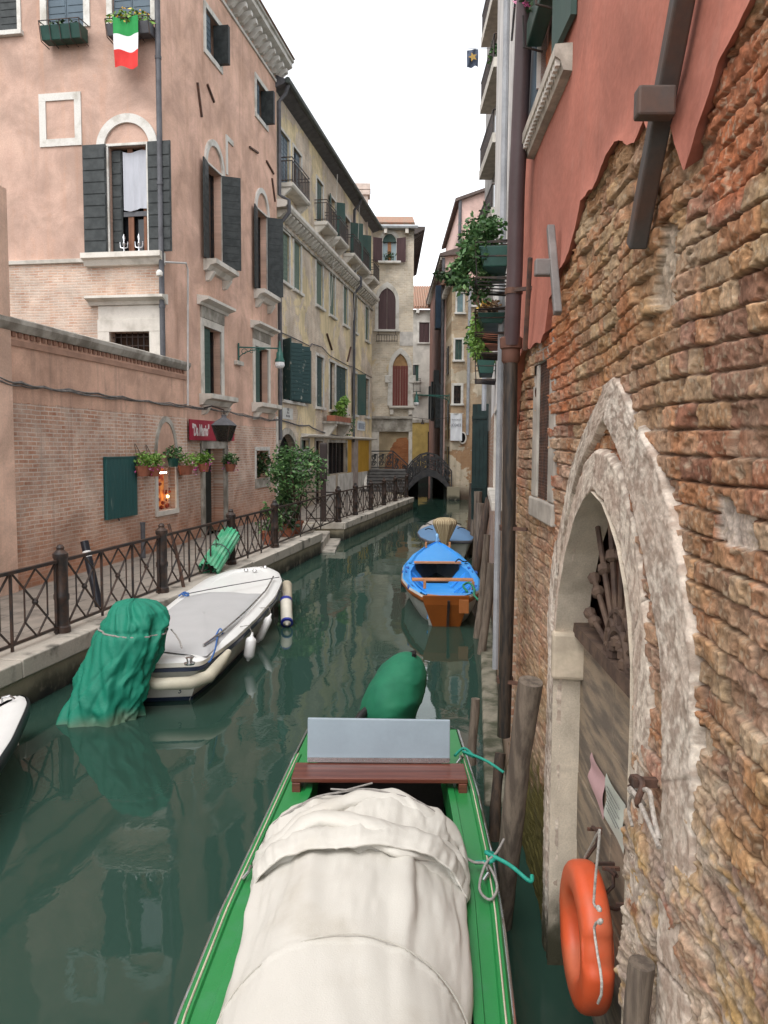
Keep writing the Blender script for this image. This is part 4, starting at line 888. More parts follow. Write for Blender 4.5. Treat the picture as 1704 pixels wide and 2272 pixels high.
for i in range(22): y = YT-.2+i*.55; mb.loft([[(xr+a, yy, zt-.4+b) for a, b in ((.01, -.15), (.55, .28), (.55, .34), (.01, .1))] for yy in (y, y+.2)])
mb.build('side_eaves', mat('eave_dark', (.09, .075, .07), .8), gh)
# top window
mid = (tw[0]+tw[1])/2; rw = (tw[1]-tw[0])/2
f = surround(FT, tw, .06, -.03, .03, top=False).build('window', white_frame, gh); f['label'] = 'top window with segmental arch, brown shutters folded back and plants on the sill'
MB().strip(FT, arc(mid, tw[3]-.05, rw+.0, .45, math.pi, 0, 14), arc(mid, tw[3]-.05, rw+.2, .68, math.pi, 0, 14), -.02, .08).build('arch_moulding', white_frame, f)
MB().poly(FT, arc(mid, tw[3]-.05, rw-.01, .44, math.pi, 0, 14), -.02, .02).build('arch_panel', sh_green, f)
MB().box(FT, tw[0], tw[1], -.19, -.17, tw[2], tw[3]).build('pane', mat('sky_glass', (.3, .4, .44), .15, .1, 2, 0), f)
MB().box(FT, mid-.1, mid+.1, -.16, -.1, tw[2], tw[3]+.02).build('mullion', mat('orange_wood', (.38, .17, .07), .6), f)
for sg_ in (-1, 1):
    x0 = mid+sg_*(rw+.03); x1 = mid+sg_*(rw+.55)
    MB().loft([[FT.p(x0, .06, z0_), FT.p(x1, .3, z0_), FT.p(x1, .34, z1_ if 0 else z0_), FT.p(x0, .1, z0_)] for z0_, z1_ in ((tw[2]-.1, 0), (tw[3]+.15, 0))]).build('shutter', sh_brown, f)
a, b = T(z4, 322, 915), T(z4, 740, 960); MB().box(FT, a[0], b[0], -.02, .3, b[1], a[1]).build('sill', white_frame, f, bevel=.02)
leaves(MB(), FT.p(mid, .15, tw[2]+.25), (.4, .12, .28), 120, .13, 101).build('sill_plants', leaf_dark, f, fix=False)
def gothic(F, par, s0, s1, z0, zs, ztip, m_sh, lab, fw=.2, solid=True):
    mid = (s0+s1)/2; og = ogee(s0, s1, zs, ztip); out = ogee(s0-fw, s1+fw, zs, ztip+fw*1.7)
    f = MB().strip(F, [(s0, z0)]+og+[(s1, z0)], [(s0-fw, z0)]+out+[(s1+fw, z0)], -.01, .1).build('gothic_window', white_frame, par, bevel=.01); f['label'] = lab
    for a, b in ((s0, mid-.008), (mid+.008, s1)):
        pts = [(x, z) for x, z in og if a-1e-6 <= x <= b+1e-6]
        if a == s0: pts = [(s0, z0)]+pts+[(b, ztip-.05), (b, z0)]
        else: pts = [(a, z0), (a, ztip-.05)]+pts+[(s1, z0)]
        MB().poly(F, pts, .01, .045).build('shutter', m_sh, f)
    MB().box(F, s0-fw-.05, s1+fw+.05, -.01, .2, z0-.12, z0-.002).build('sill', white_frame, f)
    return f
a, b = T(z4, 325, 2165), T(z4, 645, 1640); tip = T(z4, 483, 1400)[1]
f = gothic(FT, gh, a[0], b[0], a[1], b[1], tip, sh_brown, 'upper gothic window with dark brown pointed shutters')
mb = MB(); zi = a[1]-.35
for z in (zi, zi-.35): mb.bar(FT.p(a[0]-.1, .35, z), FT.p(b[0]+.1, .35, z), .04)
for i in range(9): x = a[0]-.1+(b[0]-a[0]+.2)*i/8; mb.bar(FT.p(x, .35, zi), FT.p(x, .35, zi-.35), .025); mb.bar(FT.p(x, .35, zi-.35), FT.p(x, .0, zi-.35), .025)
for x in (a[0], b[0]): mb.bar(FT.p(x, .35, zi), FT.p(x, .01, a[1]), .03)
mb.build('planter_rack', iron, f)
a, b = T(z5, 390, 940), T(z5, 583, 452); tip = T(z5, 480, 305)[1]; hd = T(z5, 480, 452)[1]
s0, s1 = a[0], b[0]
og = ogee(s0, s1, hd-.2, tip); fw = .3; f = MB().strip(FT, [(s0, a[1])]+og+[(s1, a[1])], [(s0-fw, a[1])]+ogee(s0-fw*.8, s1+fw*.8, hd-.2, tip+.35)+[(s1+fw, a[1])], -.01, .12).build('gothic_window', white_frame, gh, bevel=.01); f['label'] = 'lower gothic window with rust red shutters and a wooden tympanum'
MB().poly(FT, [(x, z) for x, z in og if z >= hd-.01 or True], .0, .03).build('tympanum', mat('tan_wood', (.34, .2, .09), .7), f)
for x0, x1 in ((s0, (s0+s1)/2-.008), ((s0+s1)/2+.008, s1)):
    mb = MB()
    for i in range(3): mb.box(FT, x0+(x1-x0)*i/3+.005, x0+(x1-x0)*(i+1)/3-.005, .032, .065, a[1], hd)
    mb.build('shutter', sh_red, f)
for x in (s0-.25, s1+.25): MB().box(FT, x-.2, x+.2, .0, .16, hd-1.0, hd-.55).build('capital', white_frame, f, bevel=.03)
c, d = T(z5, 350, 965), T(z5, 655, 945); MB().loft([[FT.p(x, p, c[1]+q) for p, q in ((0, -.1), (.2, -.08), (.32, 0), (.32, .1), (0, .1))] for x in (c[0], d[0])]).build('sill', stone, f)
for x in (c[0]+.15, d[0]-.2): MB().box(FT, x-.1, x+.1, 0, .22, c[1]-.4, c[1]-.102).build('bracket', stone, f)
# walled-up ground floor opening
a = T(z5, 150, 1175); MB().box(FT, dw[0]-.55, dw[0], -.03, .07, 0, dw[3]).build('door_pier', stone, gh); MB().box(FT, dw[1], min(xr-.01, dw[1]+.6), -.03, .07, 0, dw[3]).build('door_pier', stone, gh)
MB().box(FT, dw[0]-.56, xr-.01, -.03, .09, dw[3]+.002, dw[3]+.75).build('lintel', stone_d, gh)
MB().box(FT, dw[0]-.7, xr, -.02, .2, dw[3]+.76, dw[3]+.9).build('lintel_moulding', stone_d, gh)
MB().box(FT, dw[0], dw[1], -.19, -.15, 0, dw[3]).build('walled_up_opening', mat('tan_infill', (.42, .33, .21), .9, .3, 1.5), gh); mb = MB()
bp = resample([T(z5, x, y) for x, y in ((365, 1500), (380, 1440), (420, 1390), (440, 1350), (480, 1335), (560, 1330), (590, 1380))], 40); ri_b = random.Random(4)
mb.poly(FT, [(min(x+ri_b.uniform(-.06, .06), dw[1]), z) for x, z in bp]+[(dw[1], bp[-1][1]), (dw[1], .6), (T(z5, 250, 1600)[0], .6), (T(z5, 330, 1540)[0], T(z5, 330, 1540)[1])], -.16, -.13)
m_inf = wallmat('infill', (1, 0, 0), (.36, .28, .18), (.3, .24, .16), b1=(.33, .11, .045), b2=(.46, .2, .09), mortar=(.3, .13, .06), patch=(.28, .1, .12), bump=1)
mb.build('brick_infill', m_inf, gh)
MB().box(FT, xr-.25, xr+.03, -.01, .05, T(z5, 640, 1160)[1]+.2, T(z5, 640, 960)[1]).build('corner_stone', white_frame, gh)
a, b = T(z5, 480, 205), T(z5, 650, 35); MB().box(FT, a[0], b[0]-.03, -.01, .02, a[1], b[1]).build('lime_patch', mat('lime_patch', (.6, .57, .53), .9), gh)

# white house far behind
YW = 66; FW = FX(YW); wq = lambda x, y, f=z5: FW.q(*f(x, y))
wh_ = thing('white_house', 'white plastered house with brown shutters far behind between the gothic and dark red houses', 'house', (3, YW, 0))
zt2 = FW.q(*z4(1150, 1800))[1]
m_wh = wallmat('white_plaster', (1, 0, 0), (.6, .57, .52), (.52, .5, .45), streak=.3, stain=(.3, .28, .24), stain_amt=.25)
zy = wq(760, 1150)[1]
a, b = wq(718, 165), wq(845, -80); Rw = [a[0], b[0], a[1], b[1]]
a, b = wq(680, 640), wq(705, 440); Rv = [a[0]-.3, b[0]+.05, a[1], b[1]]
mb = MB(); wallgrid(mb, FW, 0, 9, 0, zt2, [Rw, Rv], 0, .2); body(mb, FW, 0, 9, 0, zt2, 9); mb.build('wall', m_wh, wh_)
f = window(FW, wh_, Rw, style='closed', shutter=sh_brown, w=.14); window(FW, wh_, Rv, style='halfr', shutter=sh_green, w=.1)
MB().box(FW, 0, 9, 0, .06, 1.15, zy).build('yellow_base', mat('ochre_paint', (.5, .36, .12), .8, .25, 1.5), wh_)
MB().box(FW, 0, 9, .061, .2, -.5, 1.15).build('dark_base', mat('wet_base', (.02, .022, .018), .7), wh_)  # near-black band: shade under the bridge painted onto the house foot
MB().box(FW, 0, 9, 0, .12, zy+.002, zy+.25).build('base_band', stone_d, wh_)
a = wq(840, 1260); MB().box(FW, a[0]-.1, a[0]+1.4, .06, .1, QZ, a[1]).build('side_opening', glass_dark, wh_)
zm = wq(760, 800)[1]; MB().box(FW, 0, 9, 0, .1, zm-.1, zm).build('string_course', stone_d, wh_)
balcony(FW, wh_, wq(640, 790)[0], wq(740, 790)[0], zm+.1, d=.6, h=1.1, o=0)
mb = MB().loft([[FW.p(0, .4, zt2), FW.p(9, .4, zt2), FW.p(9, .4, zt2+.1), FW.p(0, .4, zt2+.1)], [FW.p(0, -5, zt2+2.7), FW.p(9, -5, zt2+2.7), FW.p(9, -5, zt2+2.8), FW.p(0, -5, zt2+2.8)]])
for i in range(46): x = i*.2; mb.tube([FW.p(x, .42, zt2+.16), FW.p(x, -4.95, zt2+2.82)], .07, 5)
mb.build('roof', tile, wh_)
for i in range(8): x = .4+i*1.1; MB().box(FW, x-.12, x+.12, 0, .38, zt2-.3, zt2-.002).build('corbel', white_frame, wh_)

# dark red house receding beyond the bridge on the right, and the tall pink one above
XD = 3.62; FD = Fr((XD, 50.4), 0, X=(0, 1, 0), N=(-1, 0, 0)); FDf = FX(50.4)
zd = FDf.q(*z6(205, 950))[1]
rh = thing('pink_back_house', 'pale pink house with a shaded red canal side behind the corner house', 'house', (XD+2, 50.4, 0))
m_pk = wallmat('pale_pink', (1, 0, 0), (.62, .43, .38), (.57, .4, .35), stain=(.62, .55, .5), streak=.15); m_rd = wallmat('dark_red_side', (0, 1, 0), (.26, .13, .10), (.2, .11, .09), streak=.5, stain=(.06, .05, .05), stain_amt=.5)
mb = MB(); wallgrid(mb, FDf, XD, 12, 0, zd, [], 0); body(mb, FDf, XD, 12, 0, zd, 16); mb.build('wall', m_pk, rh)
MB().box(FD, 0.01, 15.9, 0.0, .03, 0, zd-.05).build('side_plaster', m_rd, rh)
MB().loft([[(XD-.35, y, zd-.12), (XD-.35, y, zd+.05), (XD+3.2, y, zd+1.1), (XD+3.2, y, zd+.2)] for y in (50.1, 66.5)]).build('roof', mat('dark_tile', (.12, .09, .08), .85), rh)
for i in range(30): y = 50.3+i*.53; MB().box(FD, y-50.4, y-50.4+.2, .03, .3, zd-.3, zd-.13).build('rafter_end', stone, rh)
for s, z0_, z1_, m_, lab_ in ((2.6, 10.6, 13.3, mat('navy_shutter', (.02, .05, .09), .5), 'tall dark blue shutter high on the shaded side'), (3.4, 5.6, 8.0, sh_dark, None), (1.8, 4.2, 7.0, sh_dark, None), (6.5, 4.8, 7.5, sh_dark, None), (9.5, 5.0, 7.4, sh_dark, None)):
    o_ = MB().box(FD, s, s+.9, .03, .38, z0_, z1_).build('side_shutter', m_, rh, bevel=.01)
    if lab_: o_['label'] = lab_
MB().tube([(XD-.1, 50.32, 1), (XD-.1, 50.32, zd-.2)], .1, 8).build('downpipe', lead, rh)
zp2 = FDf.q(*z6(460, 140))[1]; xp = FDf.q(*z6(460, 300))[0]; zp3 = FDf.q(*z6(780, 45))[1]; xp3 = FDf.q(*z6(785, 45))[0]
MB().loft([[(x, y, z) for x, z in ((xp, zd-.5), (12, zd-.5), (12, zp2+2.5), (xp3, zp3), (xp, zp2))] for y in (50.43, 62)]).build('upper_wall', m_pk, rh)
MB().loft([[(x, y, z) for x, z in ((xp-.3, zp2-.2), (xp-.3, zp2), (xp3, zp3+.18), (12, zp2+2.7), (12, zp2+2.51), (xp3, zp3+.01))] for y in (50.2, 62.3)]).build('upper_roof', mat('dark_tile', (.12, .09, .08), .85), rh)
MB().tube([(xp, 50.36, zd+.2), (xp, 50.36, zp2-.1)], .1, 8).build('downpipe', lead, rh)

# corner house facing us at the bend, with the banner
YC = 46.0; FC = FX(YC); cq = lambda f, x, y: FC.q(*f(x, y))
ch = thing('corner_house', 'weathered grey ochre brick corner house with small windows right of the iron bridge', 'house', (4.6, YC, 0))
xc0 = 3.72; xc1 = 8; zc2 = cq(z6, 500, 1345)[1]
def rC(f, x0, y0, x1, y1):
    a, b = FC.q(*f(x0, y1)), FC.q(*f(x1, y0)); return [a[0], b[0], a[1], b[1]]
C1 = rC(z6, 418, 1500, 505, 1775); C2 = rC(z6, 640, 1350, 745, 1675); C3 = rC(z5, 1158, 130, 1245, 378); C4 = rC(z5, 1142, 695, 1230, 915)
m_corner = wallmat('corner_plaster', (1, 0, 0), (.64, .55, .42), (.54, .47, .36), b1=(.40, .26, .15), b2=(.52, .39, .25), mortar=(.42, .36, .28), patch=(.33, .47, .49), stain=(.2, .16, .12), streak=.45, stain_amt=.5, low=(2.5, 7.5, (.36, .2, .1)), zdark=(.3, 1.3, (.1, .07, .05)))
mb = MB(); wallgrid(mb, FC, xc0, xc1, -1, zc2, [C1, C2, C3, C4], 0, .2); body(mb, FC, xc0, xc1, -1, zc2, 4.38); mb.build('wall', m_corner, ch)
window(FC, ch, C1, style='closed', shutter=mat('light_blue_shutter', (.2, .3, .32), .6), w=.1); window(FC, ch, C2, style='closed', shutter=mat('brown_louvre', (.13, .06, .045), .6), w=.06)
window(FC, ch, C3, style='closed', shutter=mat('faded_green', (.045, .085, .07), .6, .3), w=.1)
f = window(FC, ch, C4, style='sash', sm=iron, w=.14)
mb = MB()
for i in range(5): x = C4[0]+(C4[1]-C4[0])*(i+.5)/5; mb.bar(FC.p(x, -.05, C4[2]), FC.p(x, -.05, C4[3]), .03)
for i in range(4): z = C4[2]+(C4[3]-C4[2])*(i+.5)/4; mb.bar(FC.p(C4[0], -.05, z), FC.p(C4[1], -.05, z), .03)
mb.build('grille', iron, f)
xe = cq(z6, 620, 1310)[0]
MB().loft([[FC.p(x, a, zc2+b) for a, b in ((-.1, 0), (.3, 0), (.42, .1), (.3, .22), (-4.4, .9), (-4.4, .7))] for x in (xc0-.35, xe)]).build('roof', tile, ch)
x = xc0
while x < xe: MB().box(FC, x, x+.14, 0, .3, zc2-.2, zc2-.002).build('corbel', stone, ch); x += .42
for i in range(10): MB().wbox((xc0-.15, YC+.2+i*.42, zc2-.12), (.32, .16, .2)).build('corbel', stone_d, ch)
xd = cq(z5, 1320, 500)[0]; MB().tube([FC.p(cq(z6, 560, 1340)[0], .25, zc2+.05), FC.p(xd+.02, .12, zc2-.5), FC.p(xd, .1, 6), FC.p(cq(z5, 1305, 1300)[0], .1, cq(z5, 1305, 1300)[1])], .085, 8).build('downpipe', mat('zinc', (.35, .36, .38), .5), ch)
a = cq(z5, 1250, 1335); rr = (cq(z5, 1295, 1335)[0]-cq(z5, 1200, 1335)[0])/2*1.02
f = MB().strip(FC, arc(a[0], a[1], rr, rr*1.55, 0, 2*math.pi, 24), arc(a[0], a[1], rr*.72, rr*1.2, 0, 2*math.pi, 24), 0, .12).build('round_window', stone, ch); MB().poly(FC, arc(a[0], a[1], rr*.72, rr*1.2, 0, 2*math.pi, 23), .005, .03).build('pane', glass_dark, f)
for s, z0_, z1_ in ((.9, 3.4, 5.6), (.9, .9, 3.0), (1.6, 7.2, 8.8)):
    FS = Fr((xc0, YC), 0, X=(0, 1, 0), N=(-1, 0, 0)); MB().box(FS, s, s+1.1, .0, .06, z0_, z1_).build('side_window', glass_dark, ch)
a, b = FC.q(*z5(1100, 1370), .2), FC.q(*z5(1248, 1037), .2)
bn = thing('exhibition_banner', 'white hanging fabric banner with dark lettering on the corner house', 'banner', FC.p((a[0]+b[0])/2, .05, b[1]))
P = [[FC.p(a[0]+(b[0]-a[0])*i/12, .2+.03*math.sin(i*.8+j*.3), b[1]+(a[1]-b[1])*j/14) for j in range(15)] for i in range(13)]
MB().grid(P).build('cloth', mat('banner_white', (.66, .68, .71), .7, .06, 2, .1), bn, smooth=120, fix=False)
MB().tube([FC.p(a[0]-.06, .2, b[1]), FC.p(b[0]+.06, .2, b[1])], .03, 6).build('rod', white_frame, bn)
tm = mat('banner_print', (.05, .06, .08), .7); hb = b[1]-a[1]; bw_ = b[0]-a[0]
text('lettering', 'FRANCESCO', FC, (a[0]+b[0])/2, b[1]-hb*.25, hb*.05, .25, tm, bn, fit=bw_*.8); text('lettering', 'JODICE', FC, (a[0]+b[0])/2, b[1]-hb*.47, hb*.1, .25, tm, bn, fit=bw_*.84)
a = FC.q(*z5(1090, 820)); bracket_lamp('street_lamp', 'far green bracket street lamp reaching out from the corner house over the bridge', FC.p(a[0], .02, 0), (-.95, -.3, 0), a[1], 2.0, s=1.2)
a, b = T(z5, 690, 1085), T(z5, 1000, 1100)
mb = MB().tube([FT.p(xr, .3, a[1]), FT.p((a[0]+b[0])/2, .4, a[1]-.12), FC.p(xc0+.2, -.1, a[1]-.05)], .015, 5)
cc = FT.q(*z5(760, 1120), .4); mb.lathe(FT.p(cc[0], .38, a[1]-.1), [(.02, 0), (.05, -.15), (.12, -.3), (.02, -.3)], 8)
tag(mb.build('hanging_lamp', iron), 'small dark lamp hanging on a wire strung across the canal beyond the bridge', 'lamp')

# ================================================================ iron footbridge with its steps
br_ = thing('iron_bridge', 'dark wrought iron footbridge with scrolled parapets arching over the canal', 'bridge', (2.5, 46, 0))
Yb0, Yb1 = 45.6, 47.9; XB0, XB1 = 1.25, 3.78; cxb = (XB0+XB1)/2
m_br = mat('bridge_iron', (.03, .032, .036), .5, .3, 5, .1, col2=(.06, .055, .055))
def zdk(x): u = (x-XB0)/(XB1-XB0); return .60+1.02*math.sin(math.pi*min(1, max(0, u)))**.85
XS = np.linspace(XB0, XB1, 21)
# deck: solid arch slab
MB().loft([[(x, Yb0, zdk(x)), (x, Yb1, zdk(x)), (x, Yb1, zdk(x)-.16), (x, Yb0, zdk(x)-.16)] for x in XS]).build('deck', m_br, br_)
for Y in (Yb0-.03, Yb1): MB().loft([[(x, Y, zdk(x)+.04), (x, Y+.06, zdk(x)+.04), (x, Y+.06, zdk(x)-.3), (x, Y, zdk(x)-.3)] for x in XS]).build('arch_rib', m_br, br_)
def scroll(mb, c, r, u, v, turns=1.6, w=.03, sgn=1):
    P = []
    for i in range(15):
        a = i/14*turns*2*math.pi; q = r*(1-.72*i/14); P.append(V3(*c)+V3(*u)*math.cos(a)*q*sgn+V3(*v)*math.sin(a)*q)
    mb.tube(P, w, 5)
def parapet(pts, name='parapet', h=1.02, mid=True):
    """pts: floor polyline (3d); scrolled iron panel standing on it"""
    mb = MB(); up = V3(0, 0, 1); P = [V3(*p) for p in pts]
    for a, b in zip(P[:-1], P[1:]):
        d = b-a; L = np.linalg.norm(d[:2]); u = d/np.linalg.norm(d)
        mb.bar(a+up*h, b+up*h, .09, .07); mb.bar(a+up*.08, b+up*.08, .05, .05); mb.bar(a+up*(h-.16), b+up*(h-.16), .025)
        mb.bar(a, a+up*h, .07)
        n = max(1, int(round(L/.42)))
        for i in range(n):
            c = a+d*(i+.5)/n; k = L/n
            scroll(mb, c+up*.32, .17, u, up, sgn=1); scroll(mb, c+up*.64, .16, u, up, sgn=-1); mb.bar(a+d*i/n+up*.1, a+d*i/n+up*(h-.16), .03)
            mb.bar(c+up*.1-d/n*.35, c+up*(h-.18)+d/n*.35, .028)
            scroll(mb, c+up*.78+d/n*.2, .08, u, up)
    mb.bar(P[-1], P[-1]+up*h, .07); return mb.build(name, m_br, br_)
xs = np.linspace(XB0, XB1, 7)
parapet([(x, Yb0, zdk(x)) for x in xs]); parapet([(x, Yb1, zdk(x)) for x in xs])
MB().loft([[(x, 47.92, zdk(x)-.03), (x, 60, zdk(x)-.03), (x, 60, zdk(x)-.3), (x, 47.92, zdk(x)-.3)] for x in XS]).build('rear_vault', m_br, br_)  # added vault behind the deck, blocks bright reflections so the arch reads dark
MB().loft([[(3.4, y, z) for y, z in ((46.2, -1), (60, -1), (60, .95), (46.2, .95))], [(3.61, y, z) for y, z in ((46.2, -1), (60, -1), (60, .95), (46.2, .95))]]).build('vault_wall', mat('wet_base', (0, 0, 0)), br_); MB().loft([[(1.3, y, z) for y, z in ((48, -1), (60, -1), (60, .95), (48, .95))], [(2.02, y, z) for y, z in ((48, -1), (60, -1), (60, .95), (48, .95))]]).build('vault_wall', mat('wet_base', (0, 0, 0)), br_)  # added near-black walls standing in for the shade under the arch
# steps rising from the quay
stp = MB(); n = 7; x0s, x1s = -.75, 1.2; yb, yt = 43.4, 45.9; rise = 1.12/n
for i in range(n):
    y0 = yb+(yt-yb)*i/n; w0 = x0s-.45*(1-i/n)
    stp.wbox(((w0+x1s)/2, (y0+47.9)/2, QZ+rise*(i+.5)-.02), (x1s-w0, 47.9-y0, rise-.04)); stp.wbox(((w0+x1s)/2, (y0+47.9)/2-.03, QZ+rise*(i+1)-.025), (x1s-w0+.02, 47.9-y0+.06, .045))
stp.build('steps', mat('step_stone', (.16, .155, .15), .7, .3, 4, .2), br_)
zl_ = QZ+1.12
parapet([(x0s-.1, 47.5, zl_), (.5, 47.5, zl_+.02), (1.35, 47.5, zl_-.75)])
MB().loft([[(x0s-.35, y, z) for y, z in ((43.5, QZ), (47.6, QZ), (47.6, zl_+.2), (45.9, zl_+.2), (43.5, QZ+.35))], [(x0s-.2, y, z) for y, z in ((43.5, QZ), (47.6, QZ), (47.6, zl_+.2), (45.9, zl_+.2), (43.5, QZ+.35))]]).build('stair_cheek', stone, br_)
MB().wbox((XB1+.1, 46.6, .25), (.7, 2.4, 1.0)).build('abutment', m_quay, br_)
tag(MB().loft([[(x, y, z) for x, y in ((1.1, 45.5), (3.3, 45.3), (3.7, 46.3), (3.75, 72), (1.1, 72))] for z in (-2, -1.95)]).build('canal_bed', mud, loc=(2, 50, -2)), kind='structure')
MB().wbox((1.05, 47.2, .2), (.5, 3.6, .9)).build('abutment', m_quay, br_)
# ================================================================ numpy value noise
_rg = np.random.default_rng(11); _PT = _rg.random((256, 256))
def vn(x, y, k=0):
    x = np.asarray(x, float)+k*17.3; y = np.asarray(y, float)+k*7.7; xi = np.floor(x).astype(int); yi = np.floor(y).astype(int); fx = x-xi; fy = y-yi
    fx = fx*fx*(3-2*fx); fy = fy*fy*(3-2*fy); g = lambda a, b: _PT[(a+k*31) % 256, (b+k*13) % 256]
    return (g(xi, yi)*(1-fx)+g(xi+1, yi)*fx)*(1-fy)+(g(xi, yi+1)*(1-fx)+g(xi+1, yi+1)*fx)*fy
def fbm(x, y, o=4, k=0, r=.5):
    t = 0; a = 1; n = 0
    for i in range(o): t = t+a*vn(x*2**i, y*2**i, k+i*3); n += a; a *= r
    return t/n
def hsh(i, j, k=0): return _PT[(i*7+j*131+k*57) % 256, (j*29+i*61+k*19) % 256]
def sstep(x, a, b): t = np.clip((x-a)/(b-a), 0, 1); return t*t*(3-2*t)
def gridmesh(name, P, mat_, parent, col=None, keep=None, smooth=180):
    """P (n,m,3) world points -> one mesh with per-vertex colour of the surface itself"""
    n, m, _ = P.shape; root = parent
    while root is not None and root.parent is not None: root = root.parent
    L = V3(*root['_loc']); idx = np.arange(n*m).reshape(n, m)
    q = np.stack([idx[:-1, :-1], idx[:-1, 1:], idx[1:, 1:], idx[1:, :-1]], -1).reshape(-1, 4)
    if keep is not None: q = q[keep[:-1, :-1].reshape(-1)]
    me = bpy.data.meshes.new(name); me.vertices.add(n*m); me.vertices.foreach_set('co', (P.reshape(-1, 3)-L).reshape(-1))
    me.loops.add(q.size); me.loops.foreach_set('vertex_index', q.reshape(-1)); me.polygons.add(len(q)); me.polygons.foreach_set('loop_start', np.arange(len(q))*4)
    me.polygons.foreach_set('use_smooth', np.ones(len(q), bool)); me.update(calc_edges=True)
    if col is not None:
        a = me.color_attributes.new('Col', 'FLOAT_COLOR', 'POINT'); a.data.foreach_set('color', np.concatenate([col, np.ones((n, m, 1))], -1).reshape(-1))
    me.materials.append(mat_); o = bpy.data.objects.new(name, me); COL.objects.link(o); o.parent = parent; return o
def inpoly(x, y, poly):
    r = np.zeros(x.shape, bool); n = len(poly)
    for i in range(n):
        (x0, y0), (x1, y1) = poly[i], poly[(i+1) % n]
        if y0 == y1: continue
        c = ((y0 > y) != (y1 > y)) & (x < (x1-x0)*(y-y0)/(y1-y0)+x0); r ^= c
    return r
def vcolmat(name, rough=.9, fine=60, bump=.5, amt=.5, dist=.006):
    t = NT(name); a = t.n('ShaderNodeVertexColor', layer_name='Col'); o = t.obj(); n = t.noise(o, fine, 5, .65); n2 = t.noise(o, fine*4, 2, .6)
    c = t.mix(1.0, a.outputs[0], _grey(t, t.math('MULTIPLY_ADD', n, amt*1.3, 1-amt*.65)), 'MULTIPLY')
    return t.done(c, rough, t.bump(t.math('ADD', n, t.math('MULTIPLY', n2, .4)), bump, dist), .2)


# ================================================================ near brick house on the right
_Q = onz(1233, 2211, 0); FR = Fr(_Q[:2], math.atan((905-852)/1800), side=-1)
F2 = Fr((1.06, 6.6), math.radians(6.4), side=-1)
bh = thing('brick_house', 'crumbling brick house close on the right with torn red plaster and a gothic water door', 'house', FR.p(0, 0, 0))
us = np.arange(1/(1.45), 1/6.75, -.00135); S = (1/us)-_Q[1]; S = S/math.cos(FR.X[0]); S = S[S < 2.5]
Zv = np.concatenate([np.arange(-.45, 4.7, .0052), np.arange(4.7, 5.6, .06)])
s, z = np.meshgrid(S, Zv, indexing='ij')
warp = (fbm(s*.9, z*.9, 3, 1)-.5)*.085+(fbm(s*5, z*5, 2, 2)-.5)*.010
h0 = .0745; zz = z+warp; row = np.floor(zz/h0).astype(int); fz = zz/h0-row
ss = s/.265+hsh(row, row*0+3)*1.0+(row % 2)*.5+(fbm(s*4, z*9, 2, 4)-.5)*.12; colm = np.floor(ss).astype(int); fs = ss-colm
r_ = hsh(row, colm, 1); r2_ = hsh(row, colm, 2); r3_ = hsh(row, colm, 5)
split = (r3_ > .72); fs2 = np.where(split, (fs*2) % 1, fs); wbr = np.where(split, .132, .265); half = np.where(split & (fs > .5), 1, 0)
r_ = np.where(half == 1, hsh(row, colm, 8), r_)
ed = np.minimum(np.minimum(fs2, 1-fs2)*wbr, np.minimum(fz, 1-fz)*h0)+(fbm(s*26, z*26, 4, 6, .6)-.5)*.012
jag = sstep(ed, .001, .0068)
fine = fbm(s*34, z*40, 4, 7, .62); chip = sstep(fbm(s*16, z*20, 3, 25), .58, .63); mid_n = fbm(s*9, z*9, 4, 9)
lowz = np.clip(sstep(z+(mid_n-.5)*.9, 2.35, 1.5)*sstep(s, -1.1, -1.5)+sstep(z, 1.9, 1.0), 0, 1)*sstep(s, .5, -.2)    # eroded, mortar-smeared zone
farz = sstep(s, .35, .8)*sstep(z, 2.9, 2.3)
dep = np.where(r2_ < .1, -.02, (r2_-.5)*.018)-chip*.010
hgt = -.058+jag*(.025+dep)*(1-.5*farz)*(1-.72*lowz)+(fine-.5)*(.011+.013*lowz)+.02*lowz+.02*sstep(z, 3.1, 3.8)+.024*sstep(s, -.8, -1.3)*sstep(z, 3.9, 3.3)+(mid_n-.5)*.016+lowz*(fbm(s*3.0, z*8+s*.8, 5, 12, .55)-.5)*.10+(fbm(s*.8, z*.8, 2, 13)-.5)*.05
pal = np.array([(.38, .225, .11), (.33, .14, .08), (.37, .20, .11), (.43, .31, .19), (.25, .105, .07), (.39, .18, .085)])
c = (pal[np.clip((r_*6).astype(int), 0, 5)]*.7+np.array((.36, .19, .11))*.3)*(.8+.4*r3_[..., None])
red = np.array((.43, .12, .045)); rd = (sstep(fbm(s*2.2, z*2.2, 4, 15), .46, .6)*(.35+.65*sstep(z, 2.8, 3.6)))[..., None]; c = c*(1-rd*.75)+red*rd*.75
mort = np.array((.225, .15, .11))*(1-.3*rd)+red*.3*rd
c = c*jag[..., None]+mort*(1-jag[..., None])
sm = (lowz*sstep(fbm(s*2.2, z*5+s*.5, 5, 17, .6), .25, .5))[..., None]; q1_ = sstep(fbm(s*3.1, z*7+s, 5, 18, .6), .4, .62)[..., None]; q2_ = sstep(fbm(s*4.2, z*9-s, 4, 20, .6), .55, .66)[..., None]; q3_ = sstep(fbm(s*3.7, z*10, 4, 22, .6), .6, .7)[..., None]
lc = np.array((.30, .235, .20))*(1-q1_)+np.array((.50, .435, .36))*q1_; lc = lc*(1-q2_)+np.array((.44, .29, .12))*q2_; lc = lc*(1-q3_*.8)+np.array((.30, .12, .075))*q3_*.8; c = c*(1-sm*.92)+lc*sm*.92
